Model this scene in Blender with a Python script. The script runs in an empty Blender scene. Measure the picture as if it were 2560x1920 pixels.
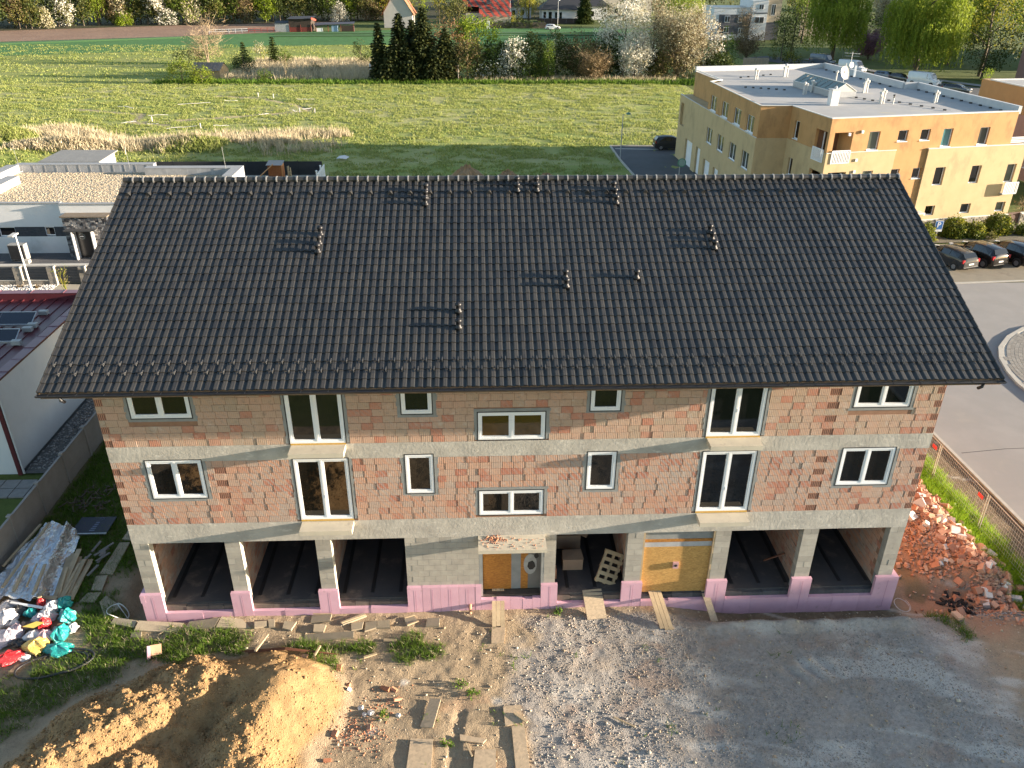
import bpy, math, random
import numpy as np
from mathutils import Vector, Matrix, Euler

S = bpy.context.scene
COL = S.collection
random.seed(7)
RNG = np.random.default_rng(11)
R = math.radians

# ------------------------------------------------------------------ camera
cam = bpy.data.cameras.new('camera')
camo = bpy.data.objects.new('camera', cam)
COL.objects.link(camo)
S.camera = camo
cam.sensor_width = 36.0
cam.lens = 28.388
cam.clip_start = 0.5
cam.clip_end = 5000
_yaw, _pit, _rol = -0.0449, 0.48916, 0.0064
_f = Vector((-math.sin(_yaw) * math.cos(_pit), math.cos(_yaw) * math.cos(_pit), -math.sin(_pit)))
_r = Vector((math.cos(_yaw), math.sin(_yaw), 0))
_u = _r.cross(_f)
_r2 = _r * math.cos(_rol) + _u * math.sin(_rol)
_u2 = _u * math.cos(_rol) - _r * math.sin(_rol)
_m = Matrix((_r2, _u2, -_f)).transposed().to_4x4()
_m.translation = Vector((-1.5305, -22.2401, 21.1073))
camo.matrix_world = _m

# ------------------------------------------------------------------ light
SUN_AZ = Vector((10.3, -1.0, 0)).normalized()      # towards the sun, on the ground
SUN_EL = R(9.0)
sl = bpy.data.lights.new('sun', 'SUN')
sl.energy = 5.0
sl.angle = R(0.55)
sl.color = (1.0, 0.84, 0.65)
suno = bpy.data.objects.new('sun', sl)
COL.objects.link(suno)
_sd = Vector((SUN_AZ.x * math.cos(SUN_EL), SUN_AZ.y * math.cos(SUN_EL), math.sin(SUN_EL)))
suno.rotation_euler = _sd.to_track_quat('Z', 'Y').to_euler()
suno.location = (60, -20, 60)

w = bpy.data.worlds.new('World')
S.world = w
w.use_nodes = True
nt = w.node_tree
bgn = nt.nodes['Background']
sky = nt.nodes.new('ShaderNodeTexSky')
sky.sky_type = 'NISHITA'
sky.sun_disc = False
sky.sun_elevation = SUN_EL
sky.sun_rotation = math.atan2(SUN_AZ.x, SUN_AZ.y)
sky.altitude = 300
sky.air_density = 1.0
sky.dust_density = 0.8
sky.ozone_density = 1.0
nt.links.new(sky.outputs[0], bgn.inputs['Color'])
bgn.inputs['Strength'].default_value = 0.088

S.view_settings.view_transform = 'Standard'
S.view_settings.look = 'None'
S.view_settings.exposure = 2.12
S.view_settings.gamma = 1.0
S.view_settings.use_curve_mapping = False
S.render.engine = 'CYCLES'
S.cycles.max_bounces = 6
S.cycles.diffuse_bounces = 3
S.cycles.glossy_bounces = 3
S.cycles.transmission_bounces = 4
S.cycles.use_adaptive_sampling = True
S.cycles.use_denoising = True

# ------------------------------------------------------------------ helpers
def tag(o, label=None, cat=None, group=None, kind=None):
    if label: o['label'] = label
    if cat: o['category'] = cat
    if group: o['group'] = group
    if kind: o['kind'] = kind
    return o

def thing(name, label, cat, loc=(0, 0, 0), rz=0.0, group=None):
    o = bpy.data.objects.new(name, None)
    COL.objects.link(o)
    o.location = loc
    o.rotation_euler = (0, 0, rz)
    o.empty_display_size = 0.2
    return tag(o, label, cat, group)

def copy_tree(o, parent=None):
    c = o.copy()
    COL.objects.link(c)
    if parent is not None:
        c.parent = parent
    for ch in list(o.children):
        copy_tree(ch, c)
    return c

def base_of(p):
    v = Vector((0, 0, 0))
    while p is not None:
        v = v + Vector(p.location)
        p = p.parent
    return v

class MB:
    """collects faces; build() links them as one mesh object"""
    def __init__(s):
        s.v = []; s.f = []; s.m = []; s.r = []; s.cm = 0; s.cr = 0.5; s.T = None
    def V(s, p):
        if s.T is not None:
            p = s.T @ Vector(p)
        s.v.append((p[0], p[1], p[2])); return len(s.v) - 1
    def F(s, idx):
        s.f.append(tuple(idx)); s.m.append(s.cm); s.r.append(s.cr)
    def quad(s, a, b, c, d):
        s.F([s.V(a), s.V(b), s.V(c), s.V(d)])
    def poly(s, pts):
        s.F([s.V(p) for p in pts])
    def box(s, x0, x1, y0, y1, z0, z1):
        i = [s.V(p) for p in ((x0,y0,z0),(x1,y0,z0),(x1,y1,z0),(x0,y1,z0),(x0,y0,z1),(x1,y0,z1),(x1,y1,z1),(x0,y1,z1))]
        for q in ((3,2,1,0),(4,5,6,7),(0,1,5,4),(1,2,6,5),(2,3,7,6),(3,0,4,7)):
            s.F([i[k] for k in q])
    def obox(s, c, size, rot=None):
        hx, hy, hz = size[0]/2, size[1]/2, size[2]/2
        M = rot if rot is not None else Matrix.Identity(3)
        c = Vector(c)
        i = [s.V(c + M @ Vector(p)) for p in ((-hx,-hy,-hz),(hx,-hy,-hz),(hx,hy,-hz),(-hx,hy,-hz),(-hx,-hy,hz),(hx,-hy,hz),(hx,hy,hz),(-hx,hy,hz))]
        for q in ((3,2,1,0),(4,5,6,7),(0,1,5,4),(1,2,6,5),(2,3,7,6),(3,0,4,7)):
            s.F([i[k] for k in q])
    def prism(s, poly, z0, z1, cap=True):
        n = len(poly)
        a = [s.V((p[0], p[1], z0)) for p in poly]
        b = [s.V((p[0], p[1], z1)) for p in poly]
        for k in range(n):
            s.F([a[k], a[(k+1) % n], b[(k+1) % n], b[k]])
        if cap:
            s.F(b); s.F(a[::-1])
    def bar(s, p, q, wd, ht=None, up=(0, 0, 1)):
        ht = ht or wd
        p = Vector(p); q = Vector(q); d = q - p; L = d.length
        if L < 1e-6: return
        d.normalize(); up = Vector(up)
        x = up.cross(d)
        if x.length < 1e-4: x = Vector((1, 0, 0)).cross(d)
        x.normalize(); z = d.cross(x)
        M = Matrix((x, d, z)).transposed()
        s.obox((p + q) / 2, (wd, L, ht), M)
    def tube(s, pts, rad, n=6, cap=True):
        pts = [Vector(p) for p in pts]
        rr = rad if isinstance(rad, (list, tuple)) else [rad] * len(pts)
        rings = []
        ref = Vector((0, 0, 1))
        for k, p in enumerate(pts):
            d = (pts[min(k+1, len(pts)-1)] - pts[max(k-1, 0)])
            if d.length < 1e-9: d = Vector((0, 0, 1))
            d.normalize()
            x = ref.cross(d)
            if x.length < 0.05: x = Vector((1, 0, 0)).cross(d)
            if x.length < 0.05: x = Vector((0, 1, 0)).cross(d)
            x.normalize(); y = d.cross(x)
            rings.append([s.V(p + rr[k] * (math.cos(2*math.pi*j/n) * x + math.sin(2*math.pi*j/n) * y)) for j in range(n)])
        for k in range(len(rings) - 1):
            for j in range(n):
                s.F([rings[k][j], rings[k][(j+1) % n], rings[k+1][(j+1) % n], rings[k+1][j]])
        if cap:
            s.F(rings[0][::-1]); s.F(rings[-1])
    def lathe(s, c, prof, n=10):
        rings = []
        for (r_, z_) in prof:
            rings.append([s.V((c[0] + r_*math.cos(2*math.pi*j/n), c[1] + r_*math.sin(2*math.pi*j/n), c[2] + z_)) for j in range(n)])
        for k in range(len(rings) - 1):
            for j in range(n):
                s.F([rings[k][j], rings[k][(j+1) % n], rings[k+1][(j+1) % n], rings[k+1][j]])
        s.F(rings[0][::-1]); s.F(rings[-1])
    def build(s, name, mats, parent=None, local=False, smooth=False, label=None, kind=None):
        me = bpy.data.meshes.new(name)
        v = np.array(s.v, float).reshape(-1, 3)
        off = Vector((0, 0, 0))
        if parent is not None and not local:
            b = base_of(parent); v = v - np.array(b)
        me.from_pydata([tuple(p) for p in v], [], s.f)
        if not isinstance(mats, (list, tuple)): mats = [mats]
        for m in mats: me.materials.append(m)
        if len(mats) > 1: me.polygons.foreach_set('material_index', s.m)
        at = me.attributes.new('rnd', 'FLOAT', 'FACE')
        at.data.foreach_set('value', s.r)
        if smooth: me.polygons.foreach_set('use_smooth', [True] * len(me.polygons))
        me.update()
        o = bpy.data.objects.new(name, me)
        COL.objects.link(o)
        if parent is not None: o.parent = parent
        if label: o['label'] = label
        if kind: o['kind'] = kind
        return o

def np_mesh(name, verts, faces, mat, rnd=None, parent=None, smooth=False, extra=None):
    """verts (n,3), faces (m,k) numpy; fast path for big meshes"""
    me = bpy.data.meshes.new(name)
    verts = np.asarray(verts, np.float32); faces = np.asarray(faces, np.int32)
    if parent is not None:
        verts = verts - np.array(base_of(parent), np.float32)
    k = faces.shape[1]; m = faces.shape[0]
    me.vertices.add(len(verts)); me.vertices.foreach_set('co', verts.ravel())
    me.loops.add(m * k); me.loops.foreach_set('vertex_index', faces.ravel())
    me.polygons.add(m)
    me.polygons.foreach_set('loop_start', np.arange(0, m * k, k, dtype=np.int32))
    me.polygons.foreach_set('loop_total', np.full(m, k, np.int32))
    if smooth: me.polygons.foreach_set('use_smooth', np.ones(m, bool))
    if rnd is not None:
        at = me.attributes.new('rnd', 'FLOAT', 'FACE')
        at.data.foreach_set('value', np.asarray(rnd, np.float32))
    if extra:
        for kx, val in extra.items():
            at = me.attributes.new(kx, 'FLOAT', 'POINT')
            at.data.foreach_set('value', np.asarray(val, np.float32))
    me.update(calc_edges=True)
    me.validate()
    me.materials.append(mat)
    o = bpy.data.objects.new(name, me)
    COL.objects.link(o)
    if parent is not None: o.parent = parent
    return o

# value noise in numpy (for terrain)
def _hash(ix, iy, seed):
    h = (ix * 374761393 + iy * 668265263 + seed * 1442695041) & 0xFFFFFFFF
    h = ((h ^ (h >> 13)) * 1274126177) & 0xFFFFFFFF
    return ((h ^ (h >> 16)) & 0xFFFF) / 65535.0
def vnoise(x, y, seed=0):
    x = np.asarray(x, float); y = np.asarray(y, float)
    ix = np.floor(x).astype(np.int64); iy = np.floor(y).astype(np.int64)
    fx = x - ix; fy = y - iy
    fx = fx*fx*(3-2*fx); fy = fy*fy*(3-2*fy)
    a = _hash(ix, iy, seed); b = _hash(ix+1, iy, seed); c = _hash(ix, iy+1, seed); d = _hash(ix+1, iy+1, seed)
    return (a*(1-fx)+b*fx)*(1-fy) + (c*(1-fx)+d*fx)*fy
def fbm(x, y, seed=0, oct=4, gain=0.5):
    t = 0; amp = 1; tot = 0; fr = 1.0
    for o in range(oct):
        t = t + amp * vnoise(x*fr + 13.7*o, y*fr + 7.3*o, seed + o); tot += amp; amp *= gain; fr *= 2.03
    return t / tot
def sstep(a, b, x):
    t = np.clip((np.asarray(x, float) - a) / (b - a), 0, 1); return t*t*(3-2*t)
def seg_dist(x, y, pts):
    best = None
    for (ax, ay), (bx, by) in zip(pts[:-1], pts[1:]):
        dx, dy = bx-ax, by-ay; L = dx*dx+dy*dy
        t = np.clip(((x-ax)*dx + (y-ay)*dy)/L, 0, 1)
        d = np.hypot(x-ax-t*dx, y-ay-t*dy)
        best = d if best is None else np.minimum(best, d)
    return best
def in_poly(x, y, poly):
    x = np.asarray(x, float); y = np.asarray(y, float)
    c = np.zeros(x.shape, bool); n = len(poly)
    for i in range(n):
        x0, y0 = poly[i]; x1, y1 = poly[(i+1) % n]
        if y0 == y1: continue
        t = ((y0 > y) != (y1 > y)) & (x < (x1-x0)*(y-y0)/(y1-y0) + x0)
        c ^= t
    return c

# ------------------------------------------------------------------ materials
MATS = {}
def newmat(name):
    m = bpy.data.materials.new(name); m.use_nodes = True
    MATS[name] = m
    n = m.node_tree
    return m, n, n.nodes, n.links, n.nodes['Principled BSDF']
def ramp(N, L, fac, cols, pos=None):
    r = N.new('ShaderNodeValToRGB')
    cr = r.color_ramp
    while len(cr.elements) < len(cols): cr.elements.new(0.5)
    for i, c in enumerate(cols):
        cr.elements[i].position = pos[i] if pos else i / max(1, len(cols)-1)
        cr.elements[i].color = (*c, 1)
    L.new(fac, r.inputs[0]); return r.outputs[0]
def mixc(N, L, fac, a, b, mode='MIX'):
    m = N.new('ShaderNodeMix'); m.data_type = 'RGBA'; m.blend_type = mode
    if isinstance(fac, (int, float)): m.inputs[0].default_value = fac
    else: L.new(fac, m.inputs[0])
    for k, c in ((6, a), (7, b)):
        if isinstance(c, tuple): m.inputs[k].default_value = (*c, 1)
        else: L.new(c, m.inputs[k])
    return m.outputs[2]
def noise(N, L, scale, detail=4, rough=0.55, coord='pos', stretch=None):
    n = N.new('ShaderNodeTexNoise')
    n.inputs['Scale'].default_value = scale; n.inputs['Detail'].default_value = detail; n.inputs['Roughness'].default_value = rough
    v = geo(N) if coord == 'pos' else obj(N)
    if stretch:
        mp = N.new('ShaderNodeMapping'); mp.inputs['Scale'].default_value = stretch
        L.new(v, mp.inputs[0]); v = mp.outputs[0]
    L.new(v, n.inputs['Vector'])
    return n.outputs['Fac']
def geo(N):
    g = N.new('ShaderNodeNewGeometry'); return g.outputs['Position']
def obj(N):
    g = N.new('ShaderNodeTexCoord'); return g.outputs['Object']
def attr(N, name):
    a = N.new('ShaderNodeAttribute'); a.attribute_name = name; return a.outputs['Fac']
def mth(N, L, op, a, b=None, c=None, clamp=False):
    m = N.new('ShaderNodeMath'); m.operation = op; m.use_clamp = clamp
    for i, x in enumerate((a, b, c)):
        if x is None: continue
        if isinstance(x, (int, float)): m.inputs[i].default_value = x
        else: L.new(x, m.inputs[i])
    return m.outputs[0]
def rng(N, L, x, a, b, c=0.0, d=1.0):
    m = N.new('ShaderNodeMapRange'); m.clamp = True
    L.new(x, m.inputs[0])
    for i, vv in enumerate((a, b, c, d)): m.inputs[i+1].default_value = vv
    return m.outputs[0]
def bump(N, L, P, h, strength=0.3, dist=0.02):
    b = N.new('ShaderNodeBump'); b.inputs['Strength'].default_value = strength; b.inputs['Distance'].default_value = dist
    L.new(h, b.inputs['Height']); L.new(b.outputs[0], P.inputs['Normal'])

def M(name, c1, c2=None, scale=3.0, rough=0.8, bmp=0.0, bscale=None, bdist=0.01, metal=0.0, spec=0.5, rnd=0.0, stretch=None, detail=4, stain=None, coord='pos'):
    """plain weathered material: two tones by noise, optional per-face variation, bump and stains"""
    if name in MATS: return MATS[name]
    m, n, N, L, P = newmat(name)
    c2 = c2 or tuple(x * 0.8 for x in c1)
    f = noise(N, L, scale, detail, 0.6, coord, stretch)
    f = rng(N, L, f, 0.3, 0.7)
    col = mixc(N, L, f, c1, c2)
    if rnd:
        a = attr(N, 'rnd'); k = rng(N, L, a, 0, 1, 1 - rnd, 1 + rnd)
        cm = N.new('ShaderNodeCombineColor')
        for i in range(3): L.new(k, cm.inputs[i])
        col = mixc(N, L, 1.0, col, cm.outputs[0], 'MULTIPLY')
    if stain:
        sf = noise(N, L, stain[1], 5, 0.65, coord, stain[3] if len(stain) > 3 else None)
        sf = rng(N, L, sf, stain[2], stain[2] + 0.15)
        col = mixc(N, L, sf, col, stain[0])
    L.new(col, P.inputs['Base Color'])
    P.inputs['Roughness'].default_value = rough
    P.inputs['Metallic'].default_value = metal
    P.inputs['Specular IOR Level'].default_value = spec
    if bmp:
        bump(N, L, P, noise(N, L, bscale or scale * 6, 4, 0.65, coord, stretch), bmp, bdist)
    return m

def leafmat(name, cols, trans=0.35, rough=0.6, pos=None):
    if name in MATS: return MATS[name]
    m, n, N, L, P = newmat(name)
    col = ramp(N, L, attr(N, 'rnd'), cols, pos)
    L.new(col, P.inputs['Base Color']); P.inputs['Roughness'].default_value = rough
    P.inputs['Specular IOR Level'].default_value = 0.2
    t = N.new('ShaderNodeBsdfTranslucent'); L.new(col, t.inputs['Color'])
    mx = N.new('ShaderNodeMixShader'); mx.inputs[0].default_value = trans
    L.new(P.outputs[0], mx.inputs[1]); L.new(t.outputs[0], mx.inputs[2])
    L.new(mx.outputs[0], N['Material Output'].inputs['Surface'])
    return m

def glassmat(name, col=(0.02, 0.022, 0.025), rough=0.03):
    if name in MATS: return MATS[name]
    m, n, N, L, P = newmat(name)
    f = noise(N, L, 0.8, 2)
    L.new(mixc(N, L, f, col, tuple(x * 0.5 for x in col)), P.inputs['Base Color'])
    P.inputs['Roughness'].default_value = rough
    P.inputs['Specular IOR Level'].default_value = 0.8
    return m
# ================================================================== ground
def groundmat(name, stops, scale=0.25, bmp=0.6, bscale=6, bdist=0.06, rough=0.95, stretch=None, extra=None):
    m, n, N, L, P = newmat(name)
    f = noise(N, L, scale, 6, 0.62, 'pos', stretch)
    col = ramp(N, L, rng(N, L, f, 0.28, 0.72), stops)
    f2 = noise(N, L, scale*9, 4, 0.6, 'pos', stretch)
    col = mixc(N, L, rng(N, L, f2, 0.35, 0.7, 0, 0.55), col, tuple(x*0.62 for x in stops[0]))
    L.new(col, P.inputs['Base Color']); P.inputs['Roughness'].default_value = rough
    P.inputs['Specular IOR Level'].default_value = 0.2
    bump(N, L, P, noise(N, L, bscale, 5, 0.65), bmp, bdist)
    return m
G_BASE = groundmat('rough_grass', [(0.075,0.10,0.025), (0.11,0.14,0.035), (0.15,0.15,0.055)], 0.12)
G_MEAD = groundmat('meadow_grass', [(0.12,0.17,0.03), (0.17,0.21,0.042), (0.24,0.245,0.075)], 0.18, 0.8, 3, 0.15)
G_CROP = groundmat('crop_green', [(0.055,0.15,0.045), (0.065,0.17,0.05), (0.08,0.18,0.055)], 0.06, 0.5, 4, 0.08)
G_LIGHT = groundmat('field_light', [(0.18,0.235,0.05), (0.24,0.27,0.07), (0.31,0.30,0.12)], 0.10, 0.7, 2.5, 0.12, stretch=(0.6,1.4,1))
G_PLOW = groundmat('ploughed', [(0.23,0.145,0.10), (0.27,0.175,0.125), (0.31,0.21,0.15)], 0.1, 0.6, 3, 0.1)
G_FOR = groundmat('forest_floor', [(0.035,0.035,0.015), (0.05,0.05,0.02), (0.06,0.05,0.03)], 0.2)
ASPH = M('asphalt', (0.26,0.245,0.23), (0.215,0.205,0.195), 0.5, 0.9, 0.25, 60, 0.004, stain=((0.25,0.235,0.215), 0.5, 0.55))
ASPH2 = M('asphalt_dark', (0.075,0.078,0.085), (0.055,0.058,0.065), 0.6, 0.85, 0.25, 40, 0.004)
PAVE = M('paving_setts', (0.24,0.225,0.195), (0.19,0.175,0.155), 2.5, 0.9, 0.3, 30, 0.006, rnd=0.16)
KERB = M('kerb_stone', (0.42,0.395,0.34), (0.34,0.32,0.28), 3, 0.9, 0.2, 30)

def sheet(name, pts, z, mat_):
    b = MB(); b.poly([(p[0], p[1], z) for p in pts]); return tag(b.build(name, mat_), kind='structure')

# far ground: four sheets round the building plot so the plot can have its own relief
b = MB()
X0, X1, Y0, Y1 = -20.0, 21.2, -13.0, 19.0
BIG = 2600
b.quad((-BIG,-BIG,-0.05), (BIG,-BIG,-0.05), (BIG,Y0,-0.05), (-BIG,Y0,-0.05))
b.quad((-BIG,Y1,-0.05), (BIG,Y1,-0.05), (BIG,BIG,-0.05), (-BIG,BIG,-0.05))
b.quad((-BIG,Y0,-0.05), (X0,Y0,-0.05), (X0,Y1,-0.05), (-BIG,Y1,-0.05))
b.quad((X1,Y0,-0.05), (BIG,Y0,-0.05), (BIG,Y1,-0.05), (X1,Y1,-0.05))
tag(b.build('ground', G_BASE), kind='structure')

sheet('light_field', [(-230,134), (60,134), (60,260), (-36,206), (-52.3,203.6), (-74.5,192), (-109.5,179.7), (-230,145)], 0.0, G_LIGHT)
sheet('crop_field', [(-230,145), (-109.5,179.7), (-74.5,192), (-52.3,203.6), (-36,206), (60,212), (60,262), (-5,262), (-40,249), (-61,243), (-85.2,229.3), (-126,212.4), (-230,168)], 0.03, G_CROP)
sheet('ploughed_field', [(-230,168), (-126,212.4), (-85.2,229.3), (-61,243), (-47,287), (-97.5,269), (-143,246), (-230,210)], 0.06, G_PLOW)
sheet('forest_floor', [(-260,196), (-143,246), (-97.5,269), (-47,288), (-20,300), (60,300), (60,420), (-260,420)], 0.09, G_FOR)
for k, (a, c) in enumerate((((-129,203), (-83,225)), ((-60,237), (42,243)), ((-58,229), (42,236)))):
    b = MB(); b.bar((*a, 0.2), (*c, 0.2), 2.0, 0.34); tag(b.build('crop_strip', G_FOR if False else M('crop_tall', (0.03,0.085,0.03), (0.035,0.09,0.03), 0.6, 0.9)), kind='structure')

# meadow with relief
def terrain(name, x0, x1, y0, y1, st, hf, mat_, extra=None, sty=None):
    xs = np.arange(x0, x1 + st/2, st); ys = np.arange(y0, y1 + (sty or st)/2, sty or st)
    X, Y = np.meshgrid(xs, ys); Z = hf(X, Y)
    nx, ny = len(xs), len(ys)
    v = np.stack([X.ravel(), Y.ravel(), Z.ravel()], 1)
    i = np.arange((ny-1)*(nx-1)); r_ = i // (nx-1); c_ = i % (nx-1); a = r_*nx + c_
    f = np.stack([a, a+1, a+nx+1, a+nx], 1)
    ex = {k: fn(X, Y).ravel() for k, fn in extra.items()} if extra else None
    o = np_mesh(name, v, f, mat_, smooth=True, extra=ex)
    return tag(o, kind='structure')
def gauss(X, Y, cx, cy, sx, sy): return np.exp(-(((X-cx)/sx)**2 + ((Y-cy)/sy)**2))
def meadow_h(X, Y):
    h = 0.16*fbm(X*0.5, Y*0.5, 3, 4) + 0.10*fbm(X*1.7, Y*1.7, 9, 2)
    h = h + 1.9*gauss(X, Y, -61, 82, 5.5, 3.2) + 1.4*gauss(X, Y, -50, 77, 6.0, 2.4) + 0.9*gauss(X, Y, -57, 74, 5, 2.5) + 1.2*gauss(X, Y, -35.5, 78.5, 4.0, 2.0) + 0.5*gauss(X, Y, -26, 79, 6, 2.5)
    edge = sstep(36, 30, X) * sstep(63, 66, Y)
    d = seg_dist(X, Y, [(-55,101), (-49,98.5), (-44,97), (-40.6,98.9), (-26.3,105.2), (-30,113), (-36,117), (-44,119)])
    h = h - 0.10*sstep(0.9, 0.2, d)
    return h*edge + 0.02
def path_m(X, Y):
    d = seg_dist(X, Y, [(-49.1,95.4), (-40.6,98.9), (-26.3,105.2), (-29,110), (-36,117), (-44,120)])
    d2 = seg_dist(X, Y, [(-62,107), (-50,102), (-49.1,95.4), (-44,94)])
    return sstep(0.9, 0.3, np.minimum(d, d2))
m, n, N, L, P = newmat('meadow')
f = noise(N, L, 0.16, 6, 0.62); col = ramp(N, L, rng(N, L, f, 0.3, 0.7), [(0.20,0.25,0.06), (0.26,0.295,0.085), (0.34,0.33,0.15)])
f4 = noise(N, L, 0.05, 4, 0.6, 'pos', (0.5, 1.3, 1)); col = mixc(N, L, rng(N, L, f4, 0.45, 0.62, 0, 0.55), col, (0.36, 0.33, 0.17)); col = mixc(N, L, rng(N, L, f4, 0.5, 0.34, 0, 0.5), col, (0.13, 0.20, 0.035))
f2 = noise(N, L, 1.3, 4, 0.6, 'pos', (0.5, 1, 1)); col = mixc(N, L, rng(N, L, f2, 0.45, 0.72, 0, 0.6), col, (0.30, 0.27, 0.11))
f3 = noise(N, L, 2.2, 4, 0.6, 'pos', (0.6, 1, 1)); col = mixc(N, L, rng(N, L, f3, 0.5, 0.7, 0, 0.35), col, (0.09, 0.15, 0.028))
col = mixc(N, L, attr(N, 'path'), col, (0.34, 0.28, 0.18))
L.new(col, P.inputs['Base Color']); P.inputs['Roughness'].default_value = 0.95; P.inputs['Specular IOR Level'].default_value = 0.15
bump(N, L, P, noise(N, L, 3.5, 4, 0.65), 0.8, 0.12)
G_MEADOW = m
terrain('meadow', -92, 37, 62, 134.5, 0.5, meadow_h, G_MEADOW, {'path': path_m})

# car park and street behind, streets on the right
sheet('car_park', [(15.1,79.2), (24.5,78.8), (23,60), (18,42), (13.6,42), (15.5,65), (15.0,72)], 0.20, ASPH2)
b = MB(); b.bar((15.0,79.3,0.22), (25,78.9,0.22), 0.2, 0.16); b.bar((15.02,79.2,0.22), (15.0,72,0.22), 0.2, 0.16); b.bar((15.0,72,0.22), (15.4,62,0.22), 0.2, 0.16); tag(b.build('car_park_kerb', KERB), kind='structure')
b = MB(); b.quad((15.4,77.6,0.206), (21,77.1,0.206), (21,77.35,0.206), (15.4,77.85,0.206)); tag(b.build('painted_line', M('road_paint', (0.62,0.60,0.50), (0.5,0.48,0.42), 6, 0.8)), kind='structure')
sheet('side_street', [(68,182), (73,174.5), (80.4,148.2), (92,127), (106,108), (118,96), (112,92), (96,106), (83.7,116.5), (77,131), (72,150), (66,168), (62,178)], 0.03, ASPH2)
sheet('pavement_strip', [(74,175), (81.5,149), (93,128), (107,109), (109,110.5), (95,129.5), (83.5,150), (76,175.5)], 0.09, M('strip_concrete', (0.30,0.29,0.27), (0.25,0.24,0.23), 0.6, 0.9))
sheet('street', [(21.35,-60), (75,-60), (75,32.6), (33.4,32.0), (26,31.5), (21.1,22)], 0.012, ASPH)
sheet('street_end', [(21.1,22), (26,31.5), (33.4,32.0), (33.0,44), (24,42), (20,30)], 0.016, ASPH)
sheet('parking_bay', [(33.3,32.0), (60,33.8), (60,42), (36.5,40.9), (34.0,40.7), (32.6,36.5)], 0.02, M('bay_paving', (0.235,0.20,0.145), (0.19,0.165,0.12), 1.2, 0.9, 0.35, 14, 0.01, stain=((0.16,0.13,0.095), 0.9, 0.58)))
b = MB(); b.bar((33.3,32.0,0.03), (60,33.8,0.03), 0.22, 0.05); tag(b.build('bay_edge_stones', KERB), kind='structure')
sheet('planting_bed', [(33.9,41.0), (36.5,41.2), (60,42.3), (60,48.5), (46.4,46.6), (38.8,44.4), (33.5,43)], 0.05, M('bed_soil', (0.17,0.14,0.10), (0.11,0.10,0.06), 2, 0.95, 0.5, 15, 0.03))
ISL = [(60,25.5), (45,25.6), (37,25.0), (33.45,23.79), (31.65,22.5), (30.22,20.97), (29.4,19.51), (28.82,17.77), (28.58,16.47), (28.55,14.5), (29.2,12), (31,10), (35,8.6), (60,8)]
sheet('island_base', ISL, 0.13, KERB)
b = MB()
for k in range(len(ISL)-1): b.bar((*ISL[k], 0.08), (*ISL[k+1], 0.08), 0.26, 0.13)
isl = tag(b.build('island_kerb', KERB), kind='structure')
# setts of the island in curved courses
b = MB(); cx, cy = 41.0, 16.5
ro = 12.2
for ring in range(34):
    r_ = ro - ring*0.22
    if r_ < 1: break
    na = int(2*math.pi*r_/0.26)
    for k in range(na):
        t = 2*math.pi*(k + 0.5*(ring % 2))/na
        x, y = cx + r_*math.cos(t), cy + r_*math.sin(t)*0.78
        if x > 40: continue
        if not in_poly(np.array([x]), np.array([y]), ISL)[0]: continue
        if seg_dist(np.array([x]), np.array([y]), ISL)[0] < 0.22: continue
        b.cr = random.random(); M3 = Matrix.Rotation(t, 3, 'Z')
        b.obox((x, y, 0.135), (0.20, 0.235, 0.03 + random.uniform(-0.006, 0.006)), M3)
tag(b.build('paving_setts', PAVE), kind='stuff')
b = MB(); b.bar((21.15,-20,0.05), (21.25,4,0.05), 0.16, 0.12); b.bar((21.25,4,0.05), (21.1,11.2,0.05), 0.16, 0.12); b.bar((21.1,11.2,0.05), (20.9,22,0.05), 0.16, 0.12)
tag(b.build('street_kerb', KERB), kind='structure')
b = MB(); b.bar((21.6,9.6,0.014), (24,9.9,0.014), 0.04, 0.006); b.bar((24,9.9,0.014), (30,10.1,0.014), 0.035, 0.006)
tag(b.build('tar_joint', M('tar', (0.03,0.03,0.03), (0.04,0.04,0.04), 5, 0.7)), kind='structure')
# west side paving behind the burgundy roof
sheet('west_street', [(-60,24.5), (-20.5,24.5), (-20.5,31.2), (-60,31.6)], 0.015, ASPH)
sheet('west_pavement', [(-60,31.6), (-20,31.2), (-20,33.4), (-60,33.6)], 0.06, M('west_paving', (0.38,0.34,0.26), (0.31,0.28,0.22), 1.5, 0.9, 0.2, 20))
sheet('gravel_garden', [(-60,34.4), (-20,34.0), (-20,40.4), (-60,40.6)], 0.03, M('dark_gravel', (0.10,0.10,0.105), (0.06,0.06,0.065), 12, 0.95, 0.6, 25, 0.03))

# ---------------- building plot
BAYS = None
def plot_h(X, Y):
    h = 0.07*fbm(X*0.9, Y*0.9, 5, 4) + 0.05*fbm(X*3.1, Y*3.1, 8, 3) - 0.04
    mm = mound_h(X, Y)
    h = h + mm
    # trench in front of the right plinth, pit at the left corner
    t = sstep(4.5, 8.0, X) * sstep(-1.05 - 0.15*vnoise(X*1.3, X*0, 4), -0.55, Y) * sstep(0.9, 0.2, Y)
    h = h - 0.5*t
    h = h + 0.24*sstep(5.5, 8, X)*sstep(14.2, 13.5, X)*np.exp(-((Y+1.30)/0.22)**2)*(0.4 + vnoise(X*1.7, Y*2, 12))
    t2 = sstep(-14.9, -14.1, X) * sstep(-12.6, -13.2, X) * sstep(-0.55, -0.15, Y) * sstep(6, 3, Y)
    h = h - 0.55*t2
    t3 = sstep(-13.6, -12.9, X)*sstep(-11.2, -11.8, X)*np.exp(-((Y+0.16)/0.14)**2)
    h = h - 0.25*t3
    # wheel and shovel marks
    h = h - 0.05*sstep(0.25, 0.08, np.abs(X + 2.35 - 0.12*(Y+5)))*sstep(-4.2, -4.6, Y)
    h = h + 0.07*gauss(X, Y, 9.3, -3.3, 1.2, 0.5)*np.sin(X*9 + Y*5)
    h = h + rubble_h(X, Y)
    return h
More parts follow.
